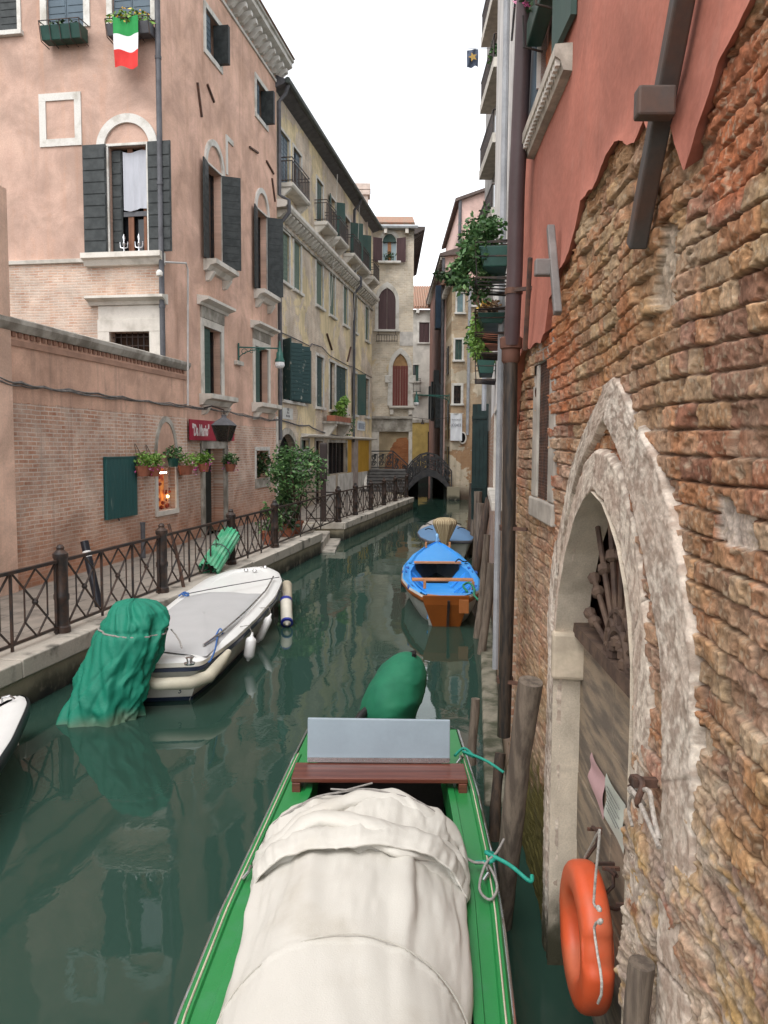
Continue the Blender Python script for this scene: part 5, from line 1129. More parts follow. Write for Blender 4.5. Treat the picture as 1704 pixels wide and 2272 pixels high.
for bq in ([r1(1165, 1165), r1(1245, 1175), r1(1215, 1450), r1(1235, 1560), r1(1150, 1620), r1(1100, 1590), r1(1120, 1400)], [r2(1440, 1150), r2(1640, 1330), r2(1670, 1480), r2(1560, 1460), r2(1430, 1380)], [r3(1290, 950), r3(1420, 1000), r3(1400, 1130), r3(1280, 1080)], [r4(1120, 960), r4(1280, 900), r4(1260, 1260), r4(1080, 1180)]):
    k_ = inpoly(s+(mid_n-.5)*.05, z+(mid_n-.5)*.05, [FR.q(*p, -.04) for p in bq]); hgt = np.where(k_, -.036+(mid_n-.5)*.03+(fine-.5)*.015, hgt); c = np.where(k_[..., None], np.array((.47, .40, .34))*(.75+.5*mid_n[..., None]), c)
pl = (sstep(fbm(s*3.3, z*3.3, 5, 19), .6, .68)*(.25+.75*lowz))[..., None]; c = c*(1-pl*.7)+np.array((.52, .45, .38))*pl*.7
du = (sstep(fbm(s*4.5, z*6, 5, 33, .6), .34, .62)*(.42-.3*sstep(z, 2.9, 3.5)))[..., None]; c = c*(1-du)+np.array((.47, .37, .27))*du
fz_ = farz[..., None]; c = c*(1-fz_*.35)+np.array((.34, .24, .165))*fz_*.35
yl = (sstep(fbm(s*1.7, z*1.7, 4, 21), .55, .66)*(1-lowz))[..., None]; c = c*(1-yl*.25)+np.array((.38, .27, .12))*yl*.25
c = c*(.3+1.4*fine[..., None])*(.7+.6*fbm(s*95, z*95, 2, 29)[..., None]); sp_k = sstep(fbm(s*70, z*70, 2, 27), .66, .74)[..., None]*.55; c = c*(1-sp_k)+np.array((.5, .41, .3))*sp_k
alg = sstep(z+(mid_n-.5)*.5-.35*sstep(s, .2, .5), .62, .3)[..., None]*np.clip(1.0-.0*s, 0, 1)[..., None]; c = c*(1-alg)+np.array((.045, .042, .022))*alg  # waterline algae; painted higher past the door to darken the shaded corner's reflection
mossy = (sstep(z+(mid_n-.5)*.9, 1.0, .55)*sstep(s, .3, .6))[..., None]; c = c*(1-mossy*.75)+np.array((.12, .1, .025))*mossy*.75
# openings: water door and the meshed window
OP = [(.26, -.5), (.30, 1.38), (.28, 1.94), (.2, 2.2), (.04, 2.44), (-.18, 2.65), (-.36, 2.75), (-.52, 2.8), (-.73, 2.76), (-.87, 2.69), (-1.01, 2.6), (-1.12, 2.47), (-1.2, 2.34), (-1.25, 2.2), (-1.265, 2.04), (-1.265, 1.9), (-1.27, 1.2), (-1.28, .9), (-1.3, -.5)]
IO = [(.37, -.5), (.385, 1.4), (.37, 2.03), (.28, 2.28), (.13, 2.52), (-.03, 2.7), (-.22, 2.86), (-.38, 2.95), (-.56, 3.0), (-.78, 2.98), (-.95, 2.92), (-1.1, 2.8), (-1.22, 2.68), (-1.33, 2.5), (-1.42, 2.35), (-1.46, 2.2), (-1.47, 1.9), (-1.46, 1.2), (-1.47, -.5)]
OI = [(.385, -.5), (.40, 1.4), (.385, 2.05), (.3, 2.3), (.15, 2.55), (0, 2.73), (-.2, 2.89), (-.33, 2.96), (-.5, 3.03), (-.68, 3.11), (-.83, 3.04), (-.97, 2.96), (-1.1, 2.86), (-1.2, 2.78), (-1.35, 2.61), (-1.48, 2.47), (-1.57, 2.33), (-1.62, 2.18), (-1.65, 1.82), (-1.67, .45)]
OO = [(.5, -.5), (.53, 1.4), (.52, 2.1), (.46, 2.25), (.35, 2.46), (.2, 2.64), (.04, 2.86), (-.1, 2.97), (-.27, 3.07), (-.54, 3.2), (-.71, 3.28), (-.85, 3.3), (-.95, 3.26), (-1.09, 3.18), (-1.3, 3.06), (-1.49, 2.96), (-1.65, 2.81), (-1.76, 2.65), (-1.85, 2.5), (-1.9, 2.4), (-1.93, 2.1), (-1.95, 1.8), (-1.95, .9), (-1.9, .45)]
WN = [.82, 1.27, 2.66, 3.55]
cut = inpoly(s, z, [(a*1.02+.01, b) for a, b in OP]) | ((s > WN[0]-.02) & (s < WN[1]+.02) & (z > WN[2]) & (z < WN[3]))
PLP = [(-3.4, 5.6), (-2.34, 4.75), (-2.2, 4.25), (-2.05, 4.05), (-1.71, 3.84), (-1.54, 4.09), (-1.04, 4.15), (-.85, 4.22), (-.22, 4.17), (.03, 4.01), (.37, 3.95), (.69, 3.84), (.74, 3.68), (1.62, 3.72), (2.1, 3.45), (2.48, 2.9), (2.6, 9), (-3.4, 9)]
hgt = np.where(inpoly(s, z-.03, PLP), np.minimum(hgt, -.035), hgt)
P = FR.P+s[..., None]*FR.X+hgt[..., None]*FR.N+z[..., None]*V3(0, 0, 1)
m_nbrick = vcolmat('eroded_brick', .95, 105, .9, .75, .005)
gridmesh('wall', P, m_nbrick, bh, np.clip(c, 0, 1), ~cut)
mb = MB(); mb.box(FR, -3.4, 2.45, -6, -.3, -.5, 12); mb.box(FR, -3.4, 2.45, -.3, -.04, 5.5, 12); mb.box(FR, -3.6, -2.75, -.29, .0, -.5, 5.49); mb.build('house_body', mat('inner_brick', (.2, .1, .07), .9), bh)
MB().loft([[FR.p(x, a, b) for a, b in ((.5, 12), (.5, 12.15), (-3, 13.4), (-6.3, 12))] for x in (-3.5, 2.5)]).build('roof', tile, bh)
# stone bands round the door
def band(name, A, B, nu, nv, o0, th, par, k, mat_, base, jit=.012):
    a, b = resample(A, nu), resample(B, nu); v = np.linspace(0, 1, nv)[None, :]; u = np.linspace(0, 1, nu)[:, None]; o0 -= .018; th -= .02
    W = np.linalg.norm(a-b, axis=1)[:, None]; L = np.cumsum(np.r_[0, np.linalg.norm(np.diff((a+b)/2, axis=0), axis=1)])[:, None]
    ed = np.minimum(v, 1-v)*W; prof = np.sqrt(np.clip(ed/.018, 0, 1)); LL = L+0*v; VV = v*W
    n1 = fbm(LL*16, VV*16, 4, k, .6); n2 = fbm(LL*80, VV*80, 2, k+1, .7); blk = np.floor(LL/.62+.3).astype(int); gap = np.abs((LL/.62+.3) % 1-.5); jt = sstep(gap, .492, .5)
    o = o0+prof*(th-.01+(n1-.5)*.011+(n2-.5)*.008+(hsh(blk, blk*0, k)-.5)*.015)-jt*.012
    w = v+(fbm(LL*16, v*3, 3, k+5)-.5)*jit/np.maximum(W, .02)*(1)
    sz = a[:, None, :]*(1-w[..., None])+b[:, None, :]*w[..., None]
    P = FR.P+sz[..., :1]*FR.X+o[..., None]*FR.N+sz[..., 1:]*V3(0, 0, 1)
    pit = sstep(n2, .52, .64)*sstep(n1, .35, .6); pk = sstep(fbm(LL*3, VV*3, 3, k+9), .45, .6)
    mo = sstep(fbm(LL*26, VV*26, 3, k+11, .6), .36, .6)[..., None]; c = (np.array(base)*1.22*mo+np.array((.40, .325, .265))*(1-mo))*(.72+.3*n1[..., None]+.28*sstep(n2, .3, .7)[..., None]); c = c*(1-.5*pit[..., None])+np.array((.24, .18, .15))*.5*pit[..., None]; c = c*(1-.3*pk[..., None])+np.array((.5, .36, .28))*.3*pk[..., None]
    c = c*(1-.65*jt[..., None]); zl_ = sz[..., 1]; al = sstep(zl_+(n1-.5)*.4, .5, .1)[..., None]; c = c*(1-al)+np.array((.06, .055, .035))*al
    return gridmesh(name, P, mat_, par, np.clip(c, 0, 1))
m_carv = vcolmat('carved_stone', .9, 110, .8, .55, .004)
dr = band('door_surround', OP, IO, 800, 40, -.03, .07, bh, 30, m_carv, (.56, .49, .41)); dr['label'] = 'inner pale stone pointed arch of the water door'
band('outer_arch', OI, OO, 850, 52, -.03, .075, dr, 40, m_carv, (.57, .505, .43))
rv0, rv1 = resample(OP, 300), None; v = np.linspace(0, 1, 18)[None, :]; L = np.cumsum(np.r_[0, np.linalg.norm(np.diff(rv0, axis=0), axis=1)])[:, None]
n1 = fbm(L*9+0*v, v*2+0*L, 4, 50); P = FR.P+(rv0[:, None, :1]+(n1[..., None]-.5)*.012)*FR.X+(.0-.18*v[..., None]+0*n1[..., None])*FR.N+rv0[:, None, 1:]*V3(0, 0, 1)
cc = np.array((.52, .45, .36))*(.75+.5*n1[..., None]); jt = sstep(np.abs((L/.55) % 1-.5), .485, .5)+0*v; cc = cc*(1-.5*jt[..., None]); al = sstep(rv0[:, None, 1]+(n1-.5)*.4, .5, .1)[..., None]; cc = cc*(1-al)+np.array((.06, .055, .035))*al
gridmesh('reveal', P, m_carv, dr, np.clip(cc, 0, 1))
MB().loft([[FR.p(x, a, z_) for x, a in ((.33, .01), (.24, .02), (.215, -.17), (.33, -.17))] for z_ in (1.70, 1.97)]).build('impost', mat('impost_stone', (.5, .42, .32), .85, .25, 6, .4), dr, bevel=.02)
# door leaf of weathered planks
m_plank = mat('weathered_planks', (.31, .245, .175), .88, .35, 2.2, .5, (1.2, 1.2, 7), col2=(.15, .125, .10), bdist=.012)
DZ = sum(FR.q(*p, -.12)[1] for p in (r3(690, 460), r3(930, 775)))/2-.045; r = random.Random(9); mb = MB(); xs_ = [-1.5, -1.2, -.93, -.63, -.33, -.06, .2, .36]
zs2 = [-.3, .35, .75, 1.15, 1.55, DZ]; xs_ = [-1.5, -.95, -.45, .36]
for a, b in zip(xs_[:-1], xs_[1:]):
    for za_, zb2 in zip(zs2[:-1], zs2[1:]): o_ = r.uniform(-.006, .006); mb.box(FR, a+.003, b-.003, -.2, -.155+o_, za_+.003, zb2-.003)
dl = mb.build('door_leaf', m_plank, bh, bevel=.004); dl['label'] = 'grey brown plank leaf of the gothic water door'
MB().box(FR, -1.5, .36, -.6, -.5, -.3, 3).build('door_void', void, bh)
rz = sum(FR.q(*p, -.12)[1] for p in (r3(690, 460), r3(930, 775)))/2; mb = MB().box(FR, -1.45, .33, -.19, -.1, rz-.04, rz+.03)
hub = (FR.q(*r3(880, 640), -.13)[0], rz+.03)
pts = lambda R, a: FR.p(hub[0]+R*math.cos(a), -.13, hub[1]+R*math.sin(a))
mb.tube([pts(.16, math.pi*i/12) for i in range(13)], .022, 6); mb.tube([pts(.24, math.pi*i/14) for i in range(15)], .016, 6)
for i in range(9):
    a = math.pi*(i+.5)/9; mb.tube([pts(.16, a), pts(.84 if 1 < i < 7 else .64, a)], .014, 8); mb.lathe(pts(.5, a), [(.018, -.03), (.035, -.015), (.03, .02), (.018, .03)], 8, ax=pts(1, a)-pts(0, a))
    mb.lathe(pts(.8 if 1 < i < 7 else .6, a), [(.014, -.03), (.03, -.01), (.034, .02), (.015, .035)], 8, ax=pts(1, a)-pts(0, a))
for i in range(7): a = math.pi*(i+.5)/7; mb.ball(pts(.1, a), .035, 6)
g = mb.build('fan_grille', mat('rust_brown_iron', (.07, .045, .035), .75, .4, 9, .3, col2=(.13, .085, .06)), dr); g['label'] = 'rusty iron fan grille in the head of the water door'
# papers on the door
def sheet(label, quad, m_, lines=False):
    pp = [FR.q(*p, -.145) for p in quad]; t = thing('paper_notice', label, 'notice', FR.p(pp[0][0], -.145, pp[0][1])); P = []
    for i in range(7):
        u = i/6; a = np.array(pp[0])*(1-u)+np.array(pp[1])*u; b = np.array(pp[3])*(1-u)+np.array(pp[2])*u
        P.append([FR.p(*(lambda q: (q[0], -.144+.006*math.sin(u*4+j), q[1]))(a*(1-j/8)+b*j/8)) for j in range(9)])
    MB().grid(P).build('sheet', m_, t, smooth=90, fix=False)
    if lines:
        mb = MB()
        for k in range(6):
            f0 = .2+.1*k; a = np.array(pp[0])*(1-f0)+np.array(pp[3])*f0; b = np.array(pp[1])*(1-f0)+np.array(pp[2])*f0; q0 = a*.85+b*.15; q1 = a*(.3 if k % 2 else .15)+b*(.7 if k % 2 else .85)
            mb.bar(FR.p(q0[0], -.136, q0[1]), FR.p(q1[0], -.136, q1[1]),   .002, .004)
        mb.build('print', mat('ink', (.2, .21, .2), .8), t)
sheet('pink paper notice pinned on the weathered plank door', (r3(738, 1105), r3(805, 1240), r4(795, 350), r4(722, 120)), mat('pink_paper', (.56, .36, .37), .8, .08, 3))
sheet('pale green printed paper notice pinned on the plank door', (r3(815, 1215), r4(910, 270), r4(900, 525), r4(806, 320)), mat('pale_paper', (.5, .54, .48), .8, .08, 3), True)
# torn red plaster
PL = [(-3.4, 5.6), (-2.34, 4.75), (-2.27, 4.5), (-2.2, 4.25), (-2.17, 4.08), (-2.05, 4.05), (-1.97, 4.03), (-1.9, 3.97), (-1.8, 3.92), (-1.71, 3.82), (-1.62, 3.93), (-1.58, 4.0), (-1.54, 4.09), (-1.42, 4.12), (-1.3, 4.1), (-1.25, 4.15), (-1.12, 4.12), (-1.04, 4.15), (-.97, 4.19), (-.85, 4.22), (-.65, 4.2), (-.46, 4.17), (-.3, 4.17), (-.22, 4.17), (-.12, 4.1), (.03, 4.01), (.2, 3.97), (.37, 3.95), (.5, 3.9), (.66, 3.88), (.69, 3.78), (.74, 3.68), (1.0, 3.65), (1.33, 3.67), (1.62, 3.72), (1.9, 3.66), (2.1, 3.45), (2.3, 3.1), (2.48, 2.9)]
e = resample(PL, 420); nn = np.arange(420); jj = (np.array([fbm(i*.11, 3, 4, 60) for i in nn])-.5)*.05; e[:, 1] += jj; e[:, 0] += (np.array([fbm(i*.13, 9, 4, 61) for i in nn])-.5)*.03
mW = [.55, 1.25, 5.32, 7.0]
m_red = wallmat('red_plaster', tuple(FR.X), (.47, .175, .125), (.42, .165, .12), streak=.25, stain=(.52, .28, .22), stain_amt=.35, bump=.35, pscale=1.2)
lo = [(float(a), float(b)) for a, b in e]
P = [[], []]
mb = MB(); top = 5.31
n_ = len(lo); hi = [(a, max(b+.02, top)) for a, b in lo]
hgt_e = [.03+.02*fbm(i*.05, 1, 3, 63) for i in range(n_)]
rows = []
for k in range(10):
    f_ = (k/9)**1.6; rows.append([FR.p(a, -.012+.012*fbm(a*2+9, (b+(h_[1]-b)*f_)*2, 3, 64)+(hh_-.02)*math.exp(-f_*14), b+(h_[1]-b)*f_) for (a, b), h_, hh_ in zip(lo, hi, hgt_e)])
rows = [[FR.p(a, -.04, b+.035) for a, b in lo]]+rows
po = MB().grid(rows); po.box(FR, -3.4, mW[0], -.045, -.004, top-.0005, 12); po.box(FR, mW[1], 2.48, -.045, -.004, top-.0005, 12); po.box(FR, mW[0], mW[1], -.045, -.004, mW[3], 12)
po = po.build('plaster', m_red, bh, smooth=35, fix=False); po['label'] = 'torn sheet of red plaster over the old brick'
# iron wall anchors
def anchor(p, q, w_, blk, m_, nm='wall_anchor'):
    mb = MB().bar(FR.p(p[0], .045, p[1]), FR.p(q[0], .045, q[1]), w_*.62, w_*.62, up=FR.N)
    if blk: c_ = FR.p(blk[0], .0, blk[1]); mb.loft([[c_+FR.X*a*.03+V3(0, 0, b*.045)+FR.N*o_ for a, b in ((-1, -1), (1, -1), (1, 1), (-1, 1))] for o_ in (.03, .145)])
    return mb.build(nm, m_, bh, bevel=.008)
m_an = mat('anchor_grey', (.075, .07, .066), .6, .3, 5, .2, col2=(.1, .06, .045))
p0 = FR.q(*r1(1212, 0), .045); p1 = FR.q(*r1(970, 1290), .045); dv = np.array(p0)-np.array(p1)
k = FR.q(*r1(1140, 540), .045); anchor(tuple(np.array(p0)+dv*.5), p1, .1, k, m_an)['label'] = 'long slanting grey iron anchor bar across the torn plaster'
p0, p1, k = FR.q(*r1(522, 1185), .045), FR.q(*r1(560, 1640), .045), FR.q(*r1(535, 1400), .045); anchor(p0, p1, .07, k, mat('anchor_pale', (.2, .18, .17), .6, .25, 6, .2))
p0, p1 = FR.q(*r1(412, 1345), .05), FR.q(*r2(385, 420), .05); anchor(p0, p1, .05, None, iron_rust)
# window with wire mesh
f = surround(FR, WN, .2, -.2, -.03, top=False); f.box(FR, WN[0]-.2, WN[1]+.28, -.2, -.026, WN[3]+.002, WN[3]+.16); f.box(FR, WN[0]-.2, WN[1]+.26, -.2, -.022, WN[2]-.14, WN[2]-.002)
f = f.build('window', mat('grey_window_stone', (.42, .38, .33), .85, .3, 5, .4), bh, bevel=.012); f['label'] = 'small window covered by rusty wire mesh'
MB().box(FR, WN[0], WN[1], -.14, -.1, WN[2], WN[3]).build('pane', void, f)
mb = MB()
for i in range(23): x = WN[0]+(WN[1]-WN[0])*i/22; mb.bar(FR.p(x, -.05, WN[2]), FR.p(x, -.05, WN[3]), .004)
for i in range(45): z_ = WN[2]+(WN[3]-WN[2])*i/44; mb.bar(FR.p(WN[0], -.05, z_), FR.p(WN[1], -.05, z_), .004)
mb.build('wire_mesh', iron_rust, f)
# upper window with its long stone sill, shutter and flowers
f = surround(FR, mW, .1, -.1, .02).build('window', white_frame, bh); f['label'] = 'upper window over the long dentilled sill with green shutter and flowers'
MB().box(FR, mW[0], mW[1], -.3, -.25, mW[2], mW[3]).build('pane', glass_dark, f)
a, b = FR.q(*r1(590, 320), .04), FR.q(*r1(390, 800), .05); zs_ = (a[1]+b[1])/2; x0, x1 = a[0], b[0]
mb = MB().loft([[FR.p(x, p, zs_+q) for p, q in ((-.05, -.05), (.04, -.04), (.055, .01), (.085, .03), (.085, .09), (-.05, .1))] for x in (x0, x1)])
mb.build('sill', mat('sill_stone', (.5, .45, .38), .8, .35, 8, .4), f); 
x = x0+.02
while x < x1-.03: MB().box(FR, x, x+.034, .054, .078, zs_-.01, zs_+.026).build('dentil', stone, f); x += .065
MB().loft([[FR.p(a_, o_, z_) for a_, o_ in ((.08, .0), (.52, .02), (.52, .05), (.08, .03))] for z_ in (zs_+.18, 7.0)]).build('shutter', sh_green, f)
MB().loft([[FR.p(a_, o_, z_) for a_, o_ in ((1.27, .0), (1.72, .02), (1.72, .05), (1.27, .03))] for z_ in (zs_+.2, 7.0)]).build('shutter', sh_blue, f)
c_ = FR.p(.85, .07, 5.95); t = thing('flower_box', 'window box of pink flowers over dark leaves beside the brown drainpipe', 'flower box', c_)
MB().box(FR, .6, 1.2, .0, .1, 5.55, 5.7).build('trough', planter_green, t, bevel=.01)
leaves(MB(), c_+V3(0, 0, .05), (.1, .36, .4), 1500, .045, 111, .5).build('foliage', leaf_dark, t, fix=False)
leaves(MB(), FR.p(1.1, .12, 6.0), (.07, .28, .3), 120, .045, 112).build('blooms', foliage('pink_flowers', (.6, .12, .28), (.75, .3, .45)), t, fix=False)
mb = MB()
for x in (.65, 1.15): mb.tube([FR.p(x, .0, 5.5), FR.p(x, .12, 5.53), FR.p(x, .13, 5.72)], .008, 5)
mb.build('bracket', iron, t)
# drainpipe at the end of the house
PP = [FR.q(*p, .1) for p in (r1(392, -60), r1(390, 0), r1(345, 1000), r2(335, 0), r2(318, 385))]; PQ = [FR.q(*p, .1) for p in (r2(315, 400), r2(300, 1600), r3(277, 1020))]
dp = thing('drainpipe', 'tall brown drainpipe running down the near house corner into a black lower section', 'drainpipe', FR.p(PQ[-1][0], .1, PQ[-1][1]))
top_ = PP[0]; mb = MB().tube([FR.p(top_[0]-.4, .1, 11)]+[FR.p(a, .1, b) for a, b in PP], .056, 14); mb.build('upper_pipe', mat('pipe_brown', (.085, .058, .06), .45, .15, 4, .05), dp, smooth=50)
MB().tube([FR.p(a, .1, b) for a, b in PQ], .05, 14).build('lower_pipe', mat('pipe_black', (.02, .018, .017), .5, .4, 14, .3, (3, 3, .4), col2=(.055, .04, .03)), dp, smooth=50)
a = PQ[0]; MB().lathe(FR.p(a[0], .1, a[1]), [(.052, -.12), (.066, -.1), (.066, -.02), (.078, -.01), (.082, .06), (.07, .07)], 14).build('collar', mat('collar_rust', (.14, .065, .045), .7, .3, 10, .2), dp, smooth=40)
for p in (r2(300, 1345), r1(330, 1523), r3(283, 725)):
    a = FR.q(*p, .1); mb = MB().lathe(FR.p(a[0], .1, a[1]), [(.057, -.02), (.063, -.02), (.063, .02), (.057, .02)], 14); mb.bar(FR.p(a[0]-.05, .1, a[1]), FR.p(a[0]-.12, -.02, a[1]), .025); mb.build('clamp', iron_rust, dp)
# ring with rope
a = FR.q(*r4(990, 195), .05); t = thing('mooring_ring', 'rusty iron mooring ring with a speckled white rope knotted on it beside the water door', 'mooring ring', FR.p(a[0], .05, a[1]))
mb = MB().tube([FR.p(a[0]+.045*math.cos(k*.45), .06+.01*math.sin(k), a[1]+.045*math.sin(k*.45)) for k in range(15)], .011, 8); mb.bar(FR.p(a[0], -.05, a[1]+.03), FR.p(a[0], .075, a[1]+.03), .028); mb.build('ring', iron_rust, t)
m_rope = mat('speckled_rope', (.46, .41, .36), .9, .45, 60, .6, fine=120)
E_ = [FR.q(*r4(x, y), .06) for x, y in ((975, 180), (960, 215), (990, 260), (1030, 350), (1070, 440), (1090, 490))]; mb = MB().tube([FR.p(p, .06, q) for p, q in E_], .008, 8)
E_ = [FR.q(*r4(x, y), .05) for x, y in ((1000, 190), (1025, 188), (1040, 200), (1048, 230), (1050, 260), (1062, 330), (1090, 450))]; mb.tube([FR.p(p, .05, q) for p, q in E_], .008, 8)
E_ = [FR.q(*r4(x, y), .05) for x, y in ((960, 200), (942, 225), (933, 255), (930, 300), (950, 380))]; mb.tube([FR.p(p, .05, q) for p, q in E_], .006, 6)
for k in range(3): mb.tube([FR.p(a[0]+.022*math.cos(i*.5)+.012*k-.012, .06+.018*math.sin(i*.55), a[1]-.02+.022*math.sin(i*.5)) for i in range(15)], .008, 6)
mb.build('rope', m_rope, t)
# hooks on the door, life ring
for lab_, P0 in (('wrought iron hook on the plank door holding the life ring', ((735, 395), (775, 385), (795, 415), (740, 400), (745, 470), (735, 540), (722, 585), (790, 575))), ('second wrought iron hook on the plank door behind the life ring', ((815, 600), (850, 600), (880, 640), (820, 605), (830, 690), (825, 740), (808, 790), (850, 815), (890, 790)))):
    E_ = [FR.q(*r4(x, y), -.1) for x, y in P0]; mb = MB().tube([FR.p(p, -.1+.03*math.sin(i*1.4), q) for i, (p, q) in enumerate(E_)], .009, 6); mb.bar(FR.p(E_[0][0], -.2, E_[0][1]), FR.p(E_[0][0], -.08, E_[0][1]), .014); mb.bar(FR.p(E_[-1][0], -.2, E_[-1][1]), FR.p(E_[-1][0], -.08, E_[-1][1]), .014)
    tag(mb.build('iron_hook', iron_rust, smooth=60), lab_, 'hook')
RO = .0; a = FR.q(*r4(695, 925), RO); rc = FR.p(a[0]-.03, RO, a[1]); LR = thing('life_ring', 'orange life ring hanging on the plank water door', 'life ring', rc)
Nn, Xx, Zz = FR.N, FR.X*1.0, V3(0, 0, 1); nu, nv = 96, 28; P = np.zeros((nu+1, nv+1, 3)); RM, rt = .245, .08
for i in range(nu+1):
    a = 2*math.pi*i/nu
    for j in range(nv+1):
        b = 2*math.pi*j/nv; cx, sy = math.cos(b), math.sin(b); q = (abs(cx)**3.2+abs(sy)**3.2)**(-1/3.2)
        dent = 0
        for ga in (math.radians(163), math.radians(-17)): 
            g_ = abs((a-ga+math.pi) % (2*math.pi)-math.pi); dent = max(dent, float(sstep(np.array(g_), .26, .2)))
        rr_ = RM+rt*cx*q*.95-(.022*dent if cx > .3 else 0); P[i, j] = rc+Xx*math.cos(a)*rr_+Zz*math.sin(a)*rr_+Nn*(rt*.85*sy*q)
gridmesh('ring', P, mat('ring_orange', (.58, .09, .03), .45, .14, 4, .06, col2=(.5, .12, .055)), LR)
mb = MB(); m_cord = mat('grey_cord', (.5, .47, .43), .9, .4, 80, .4)
cp = lambda L_, o_: [FR.p(*(lambda q: (q[0], o_, q[1]))(FR.q(*r4(x, y), o_))) for x, y in L_]
mb.tube(cp(((779, 398), (776, 450), (768, 540), (758, 640), (752, 720), (748, 780), (756, 800), (770, 808)), .09), .0055, 7)
mb.tube(cp(((778, 880), (760, 885), (750, 910), (756, 970), (768, 1050), (782, 1130), (790, 1200), (788, 1260), (770, 1305)), .09), .0055, 7)
mb.build('grab_cord', m_cord, LR, smooth=60); mb = MB()
for q_ in cp(((772, 806), (778, 815), (785, 875), (778, 882)), .09): mb.ball(q_, .011, 7)
lp_ = MB().tube(cp(((778, 400), (760, 430), (735, 480), (700, 545)), .02), .0055, 6).build('hanging_loop', m_cord, LR, smooth=60); mb.build('cord_knot', m_cord, LR, smooth=60)

# ================================================================ white house beyond the pipe
X2 = tuple(F2.X)
w2 = thing('white_canal_house', 'narrow white plastered house with brick base beyond the drainpipe on the right', 'house', F2.p(4, 0, 0))
Rz = F2.rect(z7(672, 930), z7(660, 1900), z7(755, 930))
zb_ = F2.q(*z7(680, 900))[1]
m_w2 = wallmat('white_canal_plaster', X2, (.66, .64, .61), (.58, .56, .53), b1=(.3, .14, .09), b2=(.4, .24, .15), mortar=(.42, .35, .28), zline=zb_, smear=.45, stain=(.4, .37, .34), streak=.3, stain_amt=.2, zdark=(.15, .6, (.09, .07, .04)))
mb = MB(); wallgrid(mb, F2, -.1, 11, -.5, 13, [Rz], 0, .2); body(mb, F2, -.1, 11, -.5, 13, 7, 0); mb.build('wall', m_w2, w2)
window(F2, w2, Rz, style='half', shutter=wood_old, w=.09, fm=stone)
for z_ in (7.2, 8.4): MB().box(F2, .0, 2.2, 0, .02, z_, z_+.03).build('plaster_joint', lead, w2)
MB().tube([F2.p(2.4, .06, .5), F2.p(2.4, .06, 12.5)], .035, 8).build('downpipe', mat('zinc', (.35, .36, .38), .5), w2)
MB().box(F2, -.1, 11, .4, .62, 12.9, 13.05).build('gutter', lead, w2)
tag(MB().box(F2, -.05, 10.9, .0, .2, -.4, .05).build('footing', mat('footing_stone', (.24, .22, .17), .85, .4, 4, .5, col2=(.06, .065, .04)), w2, bevel=.03))
gw = MB().box(F2, 11.05, 39.5, -.6, -.02, -.5, 3.4).build('garden_wall', wallmat('garden_wall_brick', X2, (.3, .2, .14), (.26, .17, .12), patch=(.4, .2, .22), zdark=(.2, .9, (.06, .05, .03))), loc=F2.p(20, -.3, 0)); tag(gw, 'dark brick canal wall far off on the right bank behind the moored boats', 'wall')
for i, (px, y0_, y1_, s_) in enumerate(((1084, 893, 1127, 0), (1078, 912, 1118, .9), (1073, 935, 1112, 1.7))):
    h_ = F2.q(px, 1000); hs_ = F2.q(1084, 1000)[0]+s_; Zt = F2.q(px, y0_+8)[1]; Zb = F2.q(px, y1_)[1]
    t = thing('canal_shutter', ('nearest of the big dark green shutters swung out from the white house over the canal', 'middle of the three dark green shutters swung out low over the canal', 'farthest of the three dark green shutters swung out low over the canal')[i], 'shutter', F2.p(hs_, 0, Zb), 'dark green shutters over the canal')
    ex = F2.p(hs_+.32, .4, 0)-F2.p(hs_, .02, 0); b0 = F2.p(hs_, .02, 0); nx = V3(ex[1], -ex[0], 0)/np.linalg.norm(ex)*.02
    mb = MB()
    for k in range(4): mb.loft([[b0+ex*(k/4+.005)-nx+V3(0, 0, q), b0+ex*((k+1)/4-.005)-nx+V3(0, 0, q), b0+ex*((k+1)/4-.005)+nx+V3(0, 0, q), b0+ex*(k/4+.005)+nx+V3(0, 0, q)] for q in (Zb, Zt)])
    mb.build('boards', mat('canal_shutter_green', (.016, .033, .032), .5, .3, 4, .1), t)
    for q in (.15, .85): MB().loft([[b0+ex*.02-nx*2.2+V3(0, 0, z_), b0+ex*.98-nx*2.2+V3(0, 0, z_), b0+ex*.98-nx*1.02+V3(0, 0, z_), b0+ex*.02-nx*1.02+V3(0, 0, z_)] for z_ in (Zb+(Zt-Zb)*q, Zb+(Zt-Zb)*q+.08)]).build('batten', mat('canal_shutter_green', (0, 0, 0)), t)
# planters on iron racks hanging from it
def rackplanter(label, s0, s1, yt, yb, seed, kind, o=.17):
    """planter hung on the white wall between s0 and s1"""
    Y_ = F2.p(s0, 0, 0)[1]; z0_, z1_ = ony(1100, yb, Y_)[2], ony(1100, yt, Y_)[2]
    t = thing('hanging_planter', label, 'planter', F2.p((s0+s1)/2, o, z0_)); mb = MB()
    mb.loft([[F2.p(x, p, q) for p, q in ((o-.12, z0_), (o+.1, z0_), (o+.15, z1_), (o-.15, z1_))] for x in (s0, s1)]); mb.build('trough', terra if kind == 'terra' else planter_green, t, bevel=.01)
    mb = MB()
    for k in range(6): x = s0+(s1-s0)*k/5; mb.tube([F2.p(x, .0, z1_+.05), F2.p(x, o+.18, z1_+.03), F2.p(x, o+.16, z0_-.1), F2.p(x, .0, z0_-.12)], .009, 5)
    for q in (z1_+.03, (z0_+z1_)/2, z0_-.1): mb.tube([F2.p(s0, 0, q), F2.p(s0, o+.175, q), F2.p(s1, o+.175, q), F2.p(s1, 0, q)], .009, 5)
    mb.build('rack', iron, t); return t, (s0+s1)/2, z1_, s1-s0
